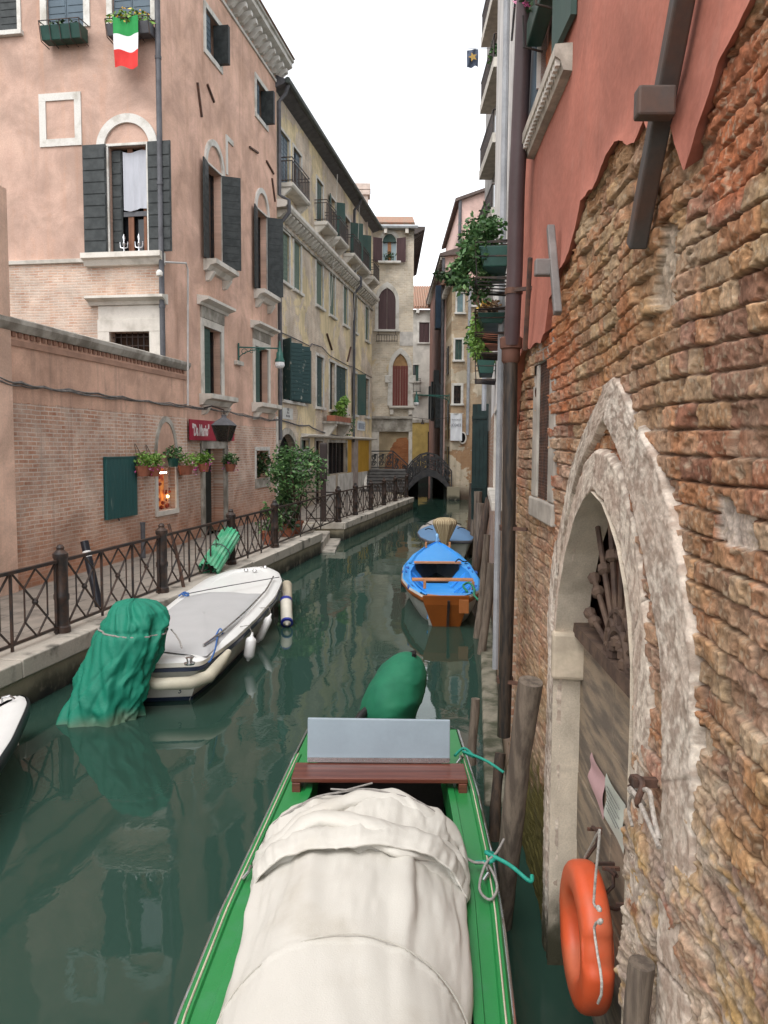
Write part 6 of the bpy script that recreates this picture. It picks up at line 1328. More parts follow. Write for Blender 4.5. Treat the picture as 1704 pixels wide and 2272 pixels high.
t, sm_, zt_, L_ = rackplanter('largest hanging planter overflowing with a dark green bush high beside the drainpipe', 1.2, 2.05, 543, 590, 121, 'green')
cc_ = F2.p(sm_+.1, .34, zt_-.02)
leaves(MB(), cc_, (.27, .5, .36), 2300, .062, 122, .2, 18).build('foliage', leaf_mid, t, fix=False); leaves(MB(), cc_+V3(.06, -.1, .28), (.15, .4, .3), 700, .06, 123, .1, 7).build('upright_foliage', leaf_mid, t, fix=False)
leaves(MB(), cc_+V3(-.3, .1, -.16), (.2, .25, .1), 380, .055, 124, .6, 5).build('trailing_foliage', leaf_dark, t, fix=False)
t, sm_, zt_, L_ = rackplanter('green hanging planter of withered plants with yellow flowers below the big bush', 2.3, 3.1, 692, 716, 125, 'green')
cc_ = F2.p(sm_, .18, zt_+.08); leaves(MB(), cc_, (.16, .42, .1), 520, .055, 126).build('foliage', foliage('dry_leaf', (.1, .05, .03), (.25, .15, .06)), t, fix=False); leaves(MB(), cc_+V3(-.08, -.1, .02), (.1, .25, .06), 18, .06, 127).build('blooms', flower_yel, t, fix=False)
leaves(MB(), cc_+V3(-.14, .1, -.25), (.09, .25, .28), 330, .055, 128, .9).build('trailing_foliage', leaf_lime, t, fix=False)
t, sm_, zt_, L_ = rackplanter('terracotta hanging planter under the one with yellow flowers', 3.5, 4.2, 740, 764, 129, 'terra')
leaves(MB(), F2.p(sm_+.1, .3, zt_+.0), (.16, .4, .24), 600, .06, 130, .6).build('foliage', leaf_mid, t, fix=False)
t, sm_, zt_, L_ = rackplanter('lowest green hanging planter with bright lime leaves above the big shutters', 7.0, 7.9, 795, 828, 131, 'green')
leaves(MB(), F2.p(sm_, .18, zt_+.06), (.17, .5, .09), 520, .07, 132).build('foliage', leaf_lime, t, fix=False)
a = F2.q(1090, 840); MB().tube([F2.p(a[0], .15, a[1]+.3), F2.p(a[0], .15, a[1]-.7)], .05, 8).build('vent_pipe', mat('zinc', (.35, .36, .38), .5), w2)

# ================================================================ tall grey house with stacked balconies far right
bhs = thing('balcony_house', 'tall grey house edge with stacked concrete balconies rising above the white house', 'house', (6, 33, 0))
MB().loft([[(4.5, 31, z_), (14, 31, z_), (14, 38, z_), (4.5, 38, z_)] for z_ in (0, 25)]).build('wall', mat('grey_render', (.33, .31, .29), .9, .3, 1.5), bhs)
for i, z_ in enumerate((11.6, 14.3, 17.0, 19.7, 22.4)):
    b_ = MB().loft([[(3.95, 31.2, q), (4.48, 31.2, q), (4.48, 35.5, q), (3.95, 35.5, q)] for q in (z_, z_+.35)]).build('balcony', mat('pale_concrete', (.5, .46, .4), .85), bhs)
    mb = MB().tube([(3.98, 31.25, z_+1.2), (3.98, 35.4, z_+1.2)], .03, 5); mb.tube([(3.98, 31.25, z_+1.2), (4.48, 31.25, z_+1.2)], .03, 5)
    for k in range(34): mb.bar((3.98, 31.25+k*.125, z_+.35), (3.98, 31.25+k*.125, z_+1.2), .02)
    for k in range(4): mb.bar((3.98+k*.14, 31.25, z_+.35), (3.98+k*.14, 31.25, z_+1.2), .02)
    mb.build('railing', iron, b_)
    MB().loft([[(4.46, 31.5, q), (4.52, 31.5, q), (4.52, 34.5, q), (4.46, 34.5, q)] for q in (z_+.5, z_+2.2)]).build('balcony_door', glass_dark, b_)
    if i in (2, 4): leaves(MB(), (4.15, 32.2, z_+.75), (.2, .8, .45), 250, .18, 140+i).build('balcony_plants', leaf_mid, b_, fix=False)
fc = ony(1048, 128, 32); t = thing('sky_flag', 'small dark blue flag with a yellow emblem hanging in the sky beside the tall balconies', 'flag', fc)
fx0, fx1 = ony(1036, 128, 32)[0], ony(1061, 128, 32)[0]; fz1, fz0 = ony(1048, 110, 32)[2], ony(1048, 149, 32)[2]
P = [[(fx0+(fx1-fx0)*i/10, 32+.05*math.sin(i*.9+j*.5), fz1+(fz0-fz1)*j/10+.06*(i/10-.5)*1.2+.02*math.sin(i)) for j in range(11)] for i in range(11)]
MB().grid(P).build('cloth', mat('flag_navy', (.06, .075, .11), .8, .3, 6, .1), t, smooth=120, fix=False)
FLG = Fr((0, 31.9), 0, X=(1, 0, 0), N=(0, -1, 0)); cxf, czf = (fx0+fx1)/2, (fz0+fz1)/2
star = [(cxf+(.17 if k % 2 else .08)*math.cos(k*math.pi/5), czf+(.17 if k % 2 else .08)*math.sin(k*math.pi/5)) for k in range(10)]; MB().poly(FLG, star, .0, .02).build('emblem', mat('emblem_gold', (.4, .25, .06), .7), t)
MB().tube([(fx0, 32, fz1+.02), (fx1, 32, fz1+.06), (4.5, 33, fz1+.5)], .008, 4).build('line', lead, t)
# ================================================================ boats
def offset_poly(P, d):
    P = np.array(P, float); n = len(P); T = np.roll(P, -1, 0)-np.roll(P, 1, 0); T /= np.maximum(np.linalg.norm(T, axis=1)[:, None], 1e-6)
    ar = np.sum(P[:, 0]*np.roll(P[:, 1], -1)-P[:, 1]*np.roll(P[:, 0], -1)); N = np.stack([-T[:, 1], T[:, 0]], -1)*(1 if ar > 0 else -1); return P+N*d
def closed(pts, n, smooth=2, sharp=()):
    p = np.array(list(pts)+[pts[0]], float); q = resample(p, n+1)[:-1]
    for _ in range(smooth):
        r = (np.roll(q, 1, 0)+2*q+np.roll(q, -1, 0))/4; q = r
    return q
def hullmesh(out, levels, cap_top=False, sheer=None):
    """levels: (inset, z)"""
    mb = MB(); loops = []
    for d, z_ in levels:
        Q = offset_poly(out, d); loops.append([(x, y, z_+(sheer(x, y) if sheer else 0)) for x, y in Q])
    mb.loft(loops, cap=False); n = len(out)
    mb.add([(*p[:2], p[2]) for p in loops[-1]], [tuple(range(n))])
    return mb
def ringdeck(out, inn, z_, dz=0, sheer=None):
    sh = sheer or (lambda x, y: 0); mb = MB(); mb.loft([[(x, y, z_+sh(x, y)) for x, y in out], [(x, y, z_+dz+sh(x, y)) for x, y in inn]], cap=False); return mb
m_bgreen = mat('boat_green', (.018, .20, .05), .35, .22, 7, .08, col2=(.03, .2, .07), spec=.5, thr=(.5, .75), fine=90)
m_steel = mat('polished_steel', (.6, .6, .6), .25, .15, 8, .03, metal=.9)
m_canvas = mat('cream_canvas', (.54, .52, .47), .85, .08, 2.2, .3, col2=(.45, .42, .36), thr=(.5, .8), fine=150)
m_mahog = mat('mahogany', (.15, .045, .028), .35, .35, 2, .06, (.6, 12, 12), col2=(.085, .025, .018), spec=.5)
# ---- green boat in front
Lp = [(.9, -.62), (1.6, -.76), (2.4, -.84), (3.3, -.87), (4.1, -.845), (4.9, -.79), (6, -.715), (6.9, -.65)]; Rp = [(.9, .28), (1.6, .42), (2.4, .5), (3.28, .565), (4.1, .63), (4.73, .66), (5.6, .675), (6.9, .655)]
li = lambda y: float(np.interp(y, [a for a, _ in Lp], [b for _, b in Lp])); ri = lambda y: float(np.interp(y, [a for a, _ in Rp], [b for _, b in Rp]))
out = [(-.2, .2)]+[(b, a) for a, b in Rp]+[(b, a) for a, b in reversed(Lp)]
gbt = thing('green_boat', 'green wooden boat in the foreground under a cream canvas cover', 'boat', (-.1, 4, 0)); GZ = .55
O = closed(out, 240, 1); inn = [(-.15, 1.0), (.25, 1.3), (.34, 2.0), (.39, 3.2), (.46, 4.25), (.465, 5.5), (.46, 6.25), (-.52, 6.25), (-.5, 5.5), (-.60, 5.0), (-.67, 4.2), (-.69, 3.2), (-.66, 2.0), (-.55, 1.3)]
I = closed(inn, 240, 1)
def align(A, B):
    k = np.argmin(np.linalg.norm(B-A[0], axis=1)); B = np.roll(B, -k, 0)
    # match by angle about the axis: resample B so each vertex is nearest in arc fraction
    return B
hullmesh(O, [(0, GZ), (-.02, GZ-.04), (-.02, GZ-.09), (0.0, GZ-.1), (.1, .1), (.22, -.25)]).build('hull', m_bgreen, gbt, smooth=40)
mb = MB(); ys = np.linspace(1.1, 6.25, 60)
iL = lambda y: float(np.interp(y, [1.1, 2, 3.2, 4.2, 5, 5.5, 6.25], [-.55, -.66, -.69, -.67, -.6, -.5, -.5])); iR = lambda y: float(np.interp(y, [1.1, 2, 3.2, 4.25, 5.5, 6.25], [.2, .34, .39, .46, .465, .46]))
for f_, g_, sg_ in ((li, iL, -1), (ri, iR, 1)):
    mb.loft([[(f_(y), y, GZ), (f_(y)-sg_*.012, y, GZ+.018), (f_(y)-sg_*.05, y, GZ+.02), (f_(y)-sg_*.058, y, GZ+.006), (g_(y)+sg_*.05, y, GZ+.006), (g_(y)+sg_*.045, y, GZ+.02), (g_(y), y, GZ+.02), (g_(y), y, GZ-.2)] for y in ys], closed=False)
mb.loft([[(li(y)+.02, y, GZ+.004), (ri(y)-.02, y, GZ+.004)] for y in (6.25, 6.86)], closed=False); 
MB().wbox((-.02, 6.2, .3), (1.0, .08, .49)).build('bulkhead', mat('boat_dark_wood', (.018, .014, .012), .7), gbt)  # near-black colour stands in for the shade inside the boat
MB().wbox((-.02, 5.3, .22), (.9, .35, .06)).build('inner_seat', mat('boat_dark_wood', (0, 0, 0)), gbt)
MB().wbox((.3, 5.05, .3), (.22, .3, .2)).build('fuel_can', mat('can_blue', (.015, .03, .1), .4), gbt, bevel=.03)
mb.build('side_deck', m_bgreen, gbt, smooth=30)
mb = MB()
for f_, sg_ in ((li, -1), (ri, 1)): mb.tube([(f_(y)+sg_*.004, y, GZ-.015) for y in ys]+[(f_(6.88), 6.88, GZ-.015)], .014, 6)
mb.build('rub_rail', m_steel, gbt, smooth=60)
mb = MB()
for f_, sg_ in ((li, -1), (ri, 1)): mb.tube([(f_(y)-sg_*.032, y, GZ+.0225) for y in ys], .005, 5)
mb.build('trim_strip', mat('cream_trim', (.55, .5, .38), .5), gbt)
MB().loft([[(iL(y)-.02, y, .06), (iR(y)+.02, y, .06)] for y in ys], closed=False).build('floor', mat('boat_floor', (.05, .04, .03), .8), gbt)
mb = MB(); mb.wbox((-.02, 5.71, .64), (1.25, .29, .035)); bench = mb.build('bench', m_mahog, gbt, bevel=.006)
for x in (-.61, .57): MB().wbox((x, 5.66, .585), (.06, .2, .075)).build('support', m_mahog, bench, bevel=.005)
c = onz(*cL(912, 607), .68); wd = onz(*cL(1245, 607), .68)[0]-onz(*cL(582, 607), .68)[0]; yl = 5.84
ld = MB().loft([[(c[0]-wd/2, yl, .665), (c[0]+wd/2, yl, .665), (c[0]+wd/2, yl+.025, .665), (c[0]-wd/2, yl+.025, .665)], [(c[0]-wd/2+.002, yl+.035, .985), (c[0]+wd/2, yl+.035, .975), (c[0]+wd/2, yl+.06, .975), (c[0]-wd/2+.002, yl+.06, .985)]]).build('hatch_lid', mat('lid_grey', (.30, .36, .41), .35, .08, 3, .03), gbt, bevel=.006)
mb = MB().wbox((c[0], yl-.004, .685), (wd-.01, .01, .035)); k = 0
mb.build('hinge', m_steel, ld)
mb = MB()
for i in range(46): mb.ball((c[0]-wd/2+.02+(wd-.04)*i/45, yl-.011, .692 if i % 2 else .68), .004, 6)
mb.build('rivets', mat('rivet', (.25, .25, .25), .4, .2, 3, 0, metal=.8), ld)
# canvas cover: arched tent with gathered, folded far end
bl_ = lambda y: float(np.interp(y, [.9, 2, 3.2, 3.5, 4.2, 4.8], [-.55, -.67, -.68, -.675, -.655, -.64])); brr = lambda y: float(np.interp(y, [.9, 2, 3.2, 3.65, 4.25, 4.8], [.22, .335, .37, .40, .425, .415]))
def arcpt(y, t, sc=1.0, zb=.585):
    a, b = bl_(y), brr(y); cx_, w_ = (a+b)/2, (b-a)/2; th = math.pi*(1-t); h_ = float(np.interp(y, [.9, 2.5, 3.6, 4.8], [.27, .30, .305, .29]))
    cs, sn = math.cos(th), math.sin(th); return V3(cx_+w_*math.copysign(abs(cs)**1.05, cs)*(1+(sc-1)*.5), y, zb+h_*(abs(sn)**1.05)*sc)
nu, nv = 150, 130; P = np.zeros((nu, nv, 3)); ysv = np.linspace(.95, 4.22, nu)
for i, y in enumerate(ysv):
    for j in range(nv):
        t = j/(nv-1); p = arcpt(y, t); g_ = max(0, (y-2.6)/1.62)
        wr = math.sin(t*38+1.5*math.sin(t*9)+y*.6)*.5+math.sin(t*23+2+y*.9)*.6
        wr = (max(0, wr)**1.3)*.05*g_**1.3*(math.sin(math.pi*t)**.3)+.03*g_*(fbm(np.array(t*14), np.array(y*2.2), 3, 70)-.5)*2
        sag = -.02*math.sin(math.pi*min(1, max(0, (y-1.4)/2.4)))*math.sin(math.pi*t)
        edge_f = .012*math.sin(y*9+t*3)*(abs(2*t-1)**6); n_ = (p-V3((bl_(y)+brr(y))/2, y, .55)); n_ = n_/np.linalg.norm(n_)
        P[i, j] = p+n_*(wr+sag+.022*(fbm(np.array(t*4+y*.5), np.array(y*1.2), 3, 71)-.5)*2+(.006 if abs(y-3.35+.35*(2*t-1)**2) < .012 else 0))+V3(edge_f, 0, 0)
sm_ = []
for f0, f1 in ((3.35, .35), (2.0, .1)): sm_.append(MB().tube([arcpt(f0-f1*(2*t-1)**2, t, 1.02)+V3(0, 0, .001) for t in np.linspace(.03, .97, 60)], .0035, 5))
cv = gridmesh('canvas_cover', P, m_canvas, gbt); cv['label'] = 'cream canvas tent covering the near half of the green boat'
prof = [(3.98, .88), (4.08, .93), (4.13, 1.03), (4.15, 1.15), (4.10, 1.2), (4.06, 1.18), (4.05, 1.23), (4.12, 1.33), (4.2, 1.37), (4.26, 1.32), (4.27, 1.22), (4.30, 1.2), (4.36, 1.27), (4.44, 1.36), (4.54, 1.41), (4.63, 1.37), (4.70, 1.26), (4.72, 1.08), (4.68, .95), (4.6, .88)]
pr = resample(prof, 90); nu2 = 170; P = np.zeros((nu2, len(pr), 3))
for i in range(nu2):
    t = i/(nu2-1); wv = fbm(np.array(t*9), np.array(.5), 3, 72)-.5; w2_ = fbm(np.array(t*6), np.array(3.5), 3, 73)-.5
    for j, (y, sc) in enumerate(pr):
        f_ = j/len(pr); mid_ = math.sin(math.pi*f_); droop = .05*math.sin(math.pi*t*3+.8)*mid_
        k = fbm(np.array(t*22), np.array(f_*5), 4, 74)-.5
        e_ = math.sin(math.pi*t)**.35
        P[i, j] = arcpt(min(4.8, 4.25+(y-4.25)*(.55+.45*e_)+.12*wv*mid_), t, 1+(sc-1)*e_*(1+1.3*w2_)+.16*k*mid_+droop*.6)
for q_ in sm_: q_.build('seam', mat('canvas_seam', (.42, .40, .35), .9), cv)
fo = gridmesh('folded_canvas', P, m_canvas, cv)
for kr, (yb_, ya_, sc_, rr_, ph_) in enumerate(((4.14, 4.20, 1.10, .034, .3), (4.22, 4.33, 1.26, .05, 1.9), (4.36, 4.52, 1.34, .055, 3.7))):
    nu3, na3 = 170, 26; P = np.zeros((nu3, na3+1, 3))
    for i in range(nu3):
        t = i/(nu3-1); e_ = math.sin(math.pi*t)**.4; w1 = fbm(np.array(t*4+ph_), np.array(1.5), 3, 75)-.5; w2_ = fbm(np.array(t*7+ph_), np.array(8.5), 3, 76)-.5
        y = yb_+(ya_-yb_)*e_+.34*w1*e_+(.10*math.sin(2*math.pi*t+ph_))*e_; r_ = rr_*(.55+.45*e_)*(1+1.1*w2_)
        c_ = arcpt(min(4.8, y), t, 1+(sc_-1)*e_*(1+.5*w1)); c2_ = arcpt(min(4.8, y), t, 1.3+(sc_-1)*e_); n_ = c2_-c_; n_ /= np.linalg.norm(n_)
        for j in range(na3+1):
            a = 2*math.pi*j/na3; k = 1+.5*(fbm(np.array(t*16+math.cos(a)), np.array(math.sin(a)*1.2+5), 3, 77)-.5); P[i, j] = c_+n_*math.sin(a)*r_*.8*k+V3(0, 1, 0)*math.cos(a)*r_*1.5*k
    gridmesh('canvas_roll', P, m_canvas, cv)
mb = MB(); m_cd = mat('grey_lashing', (.3, .28, .26), .9, .3, 40)
for yy, sc in ((4.56, 1.2),): mb.tube([arcpt(4.25+(yy-4.25)*(.55+.45*math.sin(math.pi*t)**.35), t, 1+.42*math.sin(math.pi*t)**.35+.012*math.sin(t*40))+V3(0, 0, .012) for t in np.linspace(.02, .99, 70)], .0065, 5)
mb.tube([arcpt(4.6, .40, 1.42)+V3(0, 0, .02), arcpt(4.52, .45, 1.43)+V3(0, 0, .03), arcpt(4.62, .53, 1.42)+V3(0, .0, .03)], .006, 5); mb.build('lashing', m_cd, cv)
# deck fittings and mooring ropes
def knot(name, label, pts, r_, m_, sm=True):
    P = [Vector(p) for p in pts]; Q = []
    for i in range(len(P)-1):
        a, b, c_, d_ = P[max(0, i-1)], P[i], P[i+1], P[min(len(P)-1, i+2)]
        for k in range(5):
            u = k/5; Q.append(.5*((2*b)+(-a+c_)*u+(2*a-5*b+4*c_-d_)*u*u+(-a+3*b-3*c_+d_)*u**3))
    return tag(MB().tube(Q+[P[-1]], r_, 7).build(name, m_, smooth=80), label, 'rope')
m_teal = mat('teal_rope', (.02, .30, .22), .6, .2, 30, .2)
for (x, y, nm) in ((.60, 4.42, 'a'), (.60, 6.1, 'b'), (-.75, 4.42, 'c')): MB().tube([(x-.03, y-.06, GZ+.03), (x, y-.03, GZ+.055), (x, y+.03, GZ+.055), (x+.03, y+.06, GZ+.03)], .01, 6).build('cleat', m_steel, gbt)
kz = GZ+.06
knot('mooring_rope', 'teal mooring rope tied from the green boat towards the leaning wooden pole', [(.54, 4.5, kz), (.62, 4.42, kz+.05), (.66, 4.55, kz+.02), (.6, 4.5, kz+.06), (.72, 4.4, kz+.04), (.82, 4.32, kz-.01), (.84, 4.36, kz-.0)], .012, m_teal)
knot('mooring_rope', 'teal mooring rope tied at the stern cleat of the green boat', [(.56, 6.12, kz), (.64, 6.2, kz+.03), (.7, 6.05, kz+.02), (.62, 6.08, kz+.05), (.78, 5.95, kz+.03), (.9, 5.85, kz-.02)], .011, m_teal)
knot('lashing_rope', 'thin grey rope knotted around the canvas corner of the green boat', [(.44, 4.55, kz+.04), (.52, 4.45, kz+.03), (.6, 4.42, kz+.03), (.63, 4.25, kz+.0), (.58, 4.15, kz-.02), (.53, 4.22, kz), (.58, 4.38, kz+.05), (.66, 4.5, kz+.06), (.72, 4.62, kz+.08)], .008, m_cd)
# outboard under a green cloth
mc = V3(.12, 7.55, .66); ob = thing('outboard_motor', 'outboard motor under a smooth green cloth cover behind the hatch lid', 'outboard motor', (.12, 7.3, .2))
ax = V3(.33, .28, .62); ax /= np.linalg.norm(ax); e1 = np.cross(ax, V3(0, 1, 0)); e1 /= np.linalg.norm(e1); e2 = np.cross(ax, e1); nu, nv = 60, 48; P = np.zeros((nu+1, nv, 3))
for i in range(nu+1):
    for j in range(nv):
        a = 2*math.pi*i/nu; h_ = -1+2*j/(nv-1); r_ = (max(0, 1-abs(h_)**2.6))**.5; r_ = max(r_, .02); fold = 1+.02*math.sin(a*3+h_*5)*(1-h_)+.07*(fbm(np.array(math.cos(a)*2+3+h_), np.array(math.sin(a)*2+h_*3+5), 3, 80)-.5)+.05*((1-abs(2*fbm(np.array(math.cos(a)*1.5+h_*2+3), np.array(math.sin(a)*1.5-h_*2+7), 2, 82)-1))**5)
        P[i, j] = mc+ax*h_*.42+(e1*math.cos(a)*.255+e2*math.sin(a)*.30)*r_*fold*(1.0-.12*h_)
gridmesh('cover', P, mat('green_cloth', (.012, .15, .075), .75, .2, 3, .25, col2=(.01, .12, .065), fine=120), ob)
a_ = mc+ax*.40+e1*.02; mb = MB().tube([a_-e2*.16+ax*(-.03), a_-e2*.05+ax*.015, a_+e2*.08+ax*.015, a_+e2*.16-ax*.03], .022, 6); mb.build('vent_slot', void, ob)
MB().wbox((.05, 7.35, .28), (.16, .3, .5)).build('leg', lead, ob, bevel=.03)
mb = MB().tube([(-.12, 7.42, .56), (-.2, 7.3, .52), (-.27, 7.2, .46)], [.045, .04, .03], 8); mb.tube([(-.24, 7.25, .46), (-.3, 7.05, .45)], .018, 6); mb.build('handle', mat('black_rubber', (.02, .02, .02), .4), ob, smooth=60)

# ---- white covered boat at the quay
wb = thing('white_boat', 'white motorboat with a flat grey canvas cover moored at the near quay', 'boat', (-2.6, 12.5, 0)); BZ = .5
o_ = [(-2.1, 9.2), (-2.0, 9.8), (-1.93, 10.4), (-1.84, 11.7), (-1.78, 13.2), (-1.83, 14.5), (-2.0, 15.35), (-2.3, 15.88), (-2.6, 15.8), (-3.0, 15.4), (-3.25, 14.6), (-3.34, 13.4), (-3.35, 11.7), (-3.36, 9.8), (-3.38, 9.05), (-2.75, 9.1)]
O = closed(o_, 200, 2); m_gel = mat('gelcoat', (.72, .70, .64), .35, .08, 2, .02, col2=(.6, .57, .5)); m_navy = mat('navy_rail', (.02, .03, .06), .45)
shw = lambda x, y: .10*max(0, (y-11)/4.8)**1.5
hullmesh(O, [(.0, BZ), (.0, BZ-.05), (.04, BZ-.08), (.1, .2), (.2, .02), (.3, -.2)], sheer=lambda x, y: shw(x, y)).build('hull', m_gel, wb, smooth=40)
MB().loft([[(x, y, BZ-.06+shw(x, y)) for x, y in offset_poly(O, -.012)], [(x, y, BZ-.06+shw(x, y)) for x, y in offset_poly(O, .03)], [(x, y, BZ-.1+shw(x, y)) for x, y in offset_poly(O, .03)], [(x, y, BZ-.1+shw(x, y)) for x, y in offset_poly(O, -.012)], [(x, y, BZ-.06+shw(x, y)) for x, y in offset_poly(O, -.012)]], cap=False).build('rubbing_strake', m_navy, wb, smooth=40)
MB().loft([[(x, y, .05) for x, y in offset_poly(O, .172)], [(x, y, -.1) for x, y in offset_poly(O, .23)]], cap=False).build('boot_stripe', m_navy, wb)
mb = MB(); ins = [(0, 0), (.05, .03), (.2, .035), (.24, .01)]
mb.loft([[(x, y, BZ+d_+shw(x, y)) for x, y in offset_poly(O, i_)] for i_, d_ in ins], cap=False); Q = offset_poly(O, .24); qx, qy = Q.mean(0); mb.loft([[(qx+(x-qx)*f_, qy+(y-qy)*f_, BZ+.01+shw(0, qy+(y-qy)*f_)) for x, y in Q] for f_ in np.linspace(1, .01, 12)], cap=False)
mb.build('deck', mat('gelcoat_white', (.74, .74, .72), .35, .05, 2, .02), wb, smooth=35)
cv_ = [onz(*cC(x, y), .56)[:2] for x, y in ((1185, 912), (1250, 850), (1340, 755), (1440, 650), (1522, 562))]+[onz(*cC(x, y), .62)[:2] for x, y in ((1440, 545), (1330, 534), (1210, 535), (1110, 548))]+[onz(*cC(x, y), .56)[:2] for x, y in ((1060, 585), (980, 640), (900, 690), (860, 760))]+[(-3.1, 9.75)]
C_ = closed([tuple(p) for p in cv_], 160, 1); cx_, cy_ = C_.mean(0)
mb = MB(); rings = []
for k in range(9):
    f_ = 1-k/8*.99; rings.append([(cx_+(x-cx_)*f_, cy_+(y-cy_)*f_, BZ+.03+shw(0, cy_+(y-cy_)*f_)+(.0 if k == 0 else .03+.06*(1-f_**2)) + .006*math.sin(x*9+y*3)*(k > 0)*f_) for x, y in C_])
mb.loft(rings, cap=False); mb.build('canvas_cover', mat('grey_canvas', (.42, .42, .42), .85, .05, 2, .15, fine=150), wb, smooth=60)
mb = MB()
for rr_, y0_, y1_ in ((.13, 9.9, 15.0),): mb.tube([(float(np.interp(y, [9.3, 10.3, 11.7, 13.2, 14.5, 15.3], [-2.2, -2.08, -1.99, -1.93, -1.98, -2.12])), y, BZ+.1+shw(0, y)) for y in np.linspace(9.6, 14.4, 16)], .014, 6)
mb.build('hand_rail', m_steel, wb, smooth=60)
st_ = onz(*cC(1090, 955), .56); MB().lathe((st_[0], st_[1], BZ+.03), [(.06, 0), (.065, .02), (.03, .03), (.035, .06), (.05, .08), (.005, .085)], 12).build('fuel_cap', m_steel, wb, smooth=40)
MB().tube([(-2.85, 9.02, .36), (-2.55, 9.0, .3), (-2.2, 9.05, .3), (-2.02, 9.2, .33), (-1.95, 9.6, .4), (-1.92, 9.9, .44)], [.04, .07, .075, .075, .065, .04], 12).build('stern_fender', mat('cream_rubber', (.55, .51, .4), .5, .15, 4), wb, smooth=60)
for x, y in ((-2.3, 15.6), (-2.62, 15.3), (-2.45, 15.25)): MB().lathe((x, y, BZ+.03+shw(x, y)), [(.04, 0), (.045, .02), (.02, .05), (.01, .055)], 10).build('deck_fitting', m_steel, wb)
FWt = Fr((-2.42, 9.04), 0, X=(1, .05, 0), N=(.05, -1, 0)); text('hull_mark', '3', FWt, .1, .17, .07, -.03, m_navy, wb)
knot('bow_line', 'thin dark line stretched across the foredeck of the white boat', [tuple(onz(*cC(x, y), .66)) for x, y in ((1085, 562), (1250, 530), (1420, 500), (1605, 468))], .008, lead)
knot('blue_rope', 'blue rope tied to the starboard stern rail of the white boat', [tuple(onz(*cC(x, y), .58)) for x, y in ((1240, 808), (1265, 765), (1280, 790), (1255, 800), (1238, 880), (1212, 945), (1200, 955))], .011, mat('rope_blue', (.05, .15, .42), .7, .3, 30))
knot('blue_rope', 'blue rope knotted on the quay side cleat of the white boat beside the rusty stick', [tuple(onz(*cC(x, y), .6)) for x, y in ((1030, 575), (1060, 555), (1085, 570), (1070, 575), (1050, 565), (1085, 560))], .014, mat('rope_blue', (.05, .15, .42)))
def fender(label, a, b, r_, m_, ends=None, za=.4, zb_=.08):
    a = onz(*a, za); gx = float(np.interp(a[1], [9.2, 10.4, 11.7, 13.2, 14.5, 15.35, 15.9], [-2.1, -1.93, -1.84, -1.78, -1.83, -2.0, -2.3]))+r_+.03; a = V3(max(gx, a[0]), a[1], za); b = onz(*b, zb_); a, b = Vector(a), Vector(b); t = thing('fender', label, 'fender', b, 'fenders on the white boat'); d_ = (b-a); L = d_.length; d_ = d_.normalized()
    pf = [(.012, -.06), (.02, -.02), (.03, 0), (r_*.8, .02), (r_, .05), (r_, L-.05), (r_*.8, L-.02), (.03, L), (.02, L+.03), (.005, L+.035)]
    MB().lathe(a, pf, 14, ax=d_).build('body', m_, t, smooth=50)
    if ends:
        for z0_, z1_ in ((0, .1), (L-.1, L-.02)): MB().lathe(a, [(r_*.5, z0_-.01), (r_*1.02, z0_+.04), (r_*1.03, z1_), (r_*.9, z1_+.005)], 14, ax=d_).build('end_cap', ends, t, smooth=50)
    MB().tube([a-d_*.05, a-d_*.12+Vector((-.06, 0, .04)), a+Vector((-.16, .0, .14))], .006, 5).build('lanyard', m_cd, t)
z9 = lambda x, y: (380+x/5.53, 1240+y/5.53); m_fw = mat('fender_white', (.7, .69, .68), .4, .06, 3, .02)
fender('white fender tilted outward nearest the stern of the white boat', z9(760, 955), z9(945, 1225), .075, m_fw, zb_=.1)
fender('slim white fender hanging straight amidships on the white boat', z9(1078, 715), z9(1068, 1000), .062, m_fw, zb_=.06)
fender('long white fender with blue ends at the bow of the white boat', z9(1300, 480), z9(1420, 800), .1, mat('fender_cream', (.58, .55, .47), .5, .12, 4), mat('fender_blue', (.02, .03, .25), .4), zb_=.06)
fender('cream rounded fender behind the blue ended one at the bow', z9(1395, 310), z9(1415, 620), .1, mat('fender_tan', (.5, .44, .33), .5, .15, 4), zb_=.15)
# green tarpaulin over its outboard
tpn = thing('tarpaulin_motor', 'outboard motor wrapped in a crumpled green tarpaulin at the stern of the white boat', 'outboard motor', (-2.9, 8.85, 0))
lev = [(-.06, (-3.06, 8.78), .52, .40), (.0, (-3.05, 8.79), .50, .38), (.2, (-2.99, 8.84), .47, .36), (.45, (-2.92, 8.9), .45, .37), (.7, (-2.82, 8.98), .45, .40), (.9, (-2.76, 9.03), .45, .42), (1.02, (-2.73, 9.06), .42, .40), (1.13, (-2.73, 9.08), .36, .35), (1.2, (-2.75, 9.1), .27, .27), (1.235, (-2.76, 9.1), .14, .14), (1.25, (-2.76, 9.1), .01, .01)]
nz, na = 80, 150; P = np.zeros((nz, na+1, 3)); zk = [l[0] for l in lev]; tl = np.linspace(0, 1, nz); zz_ = np.interp(tl, np.linspace(0, 1, len(lev)), zk)
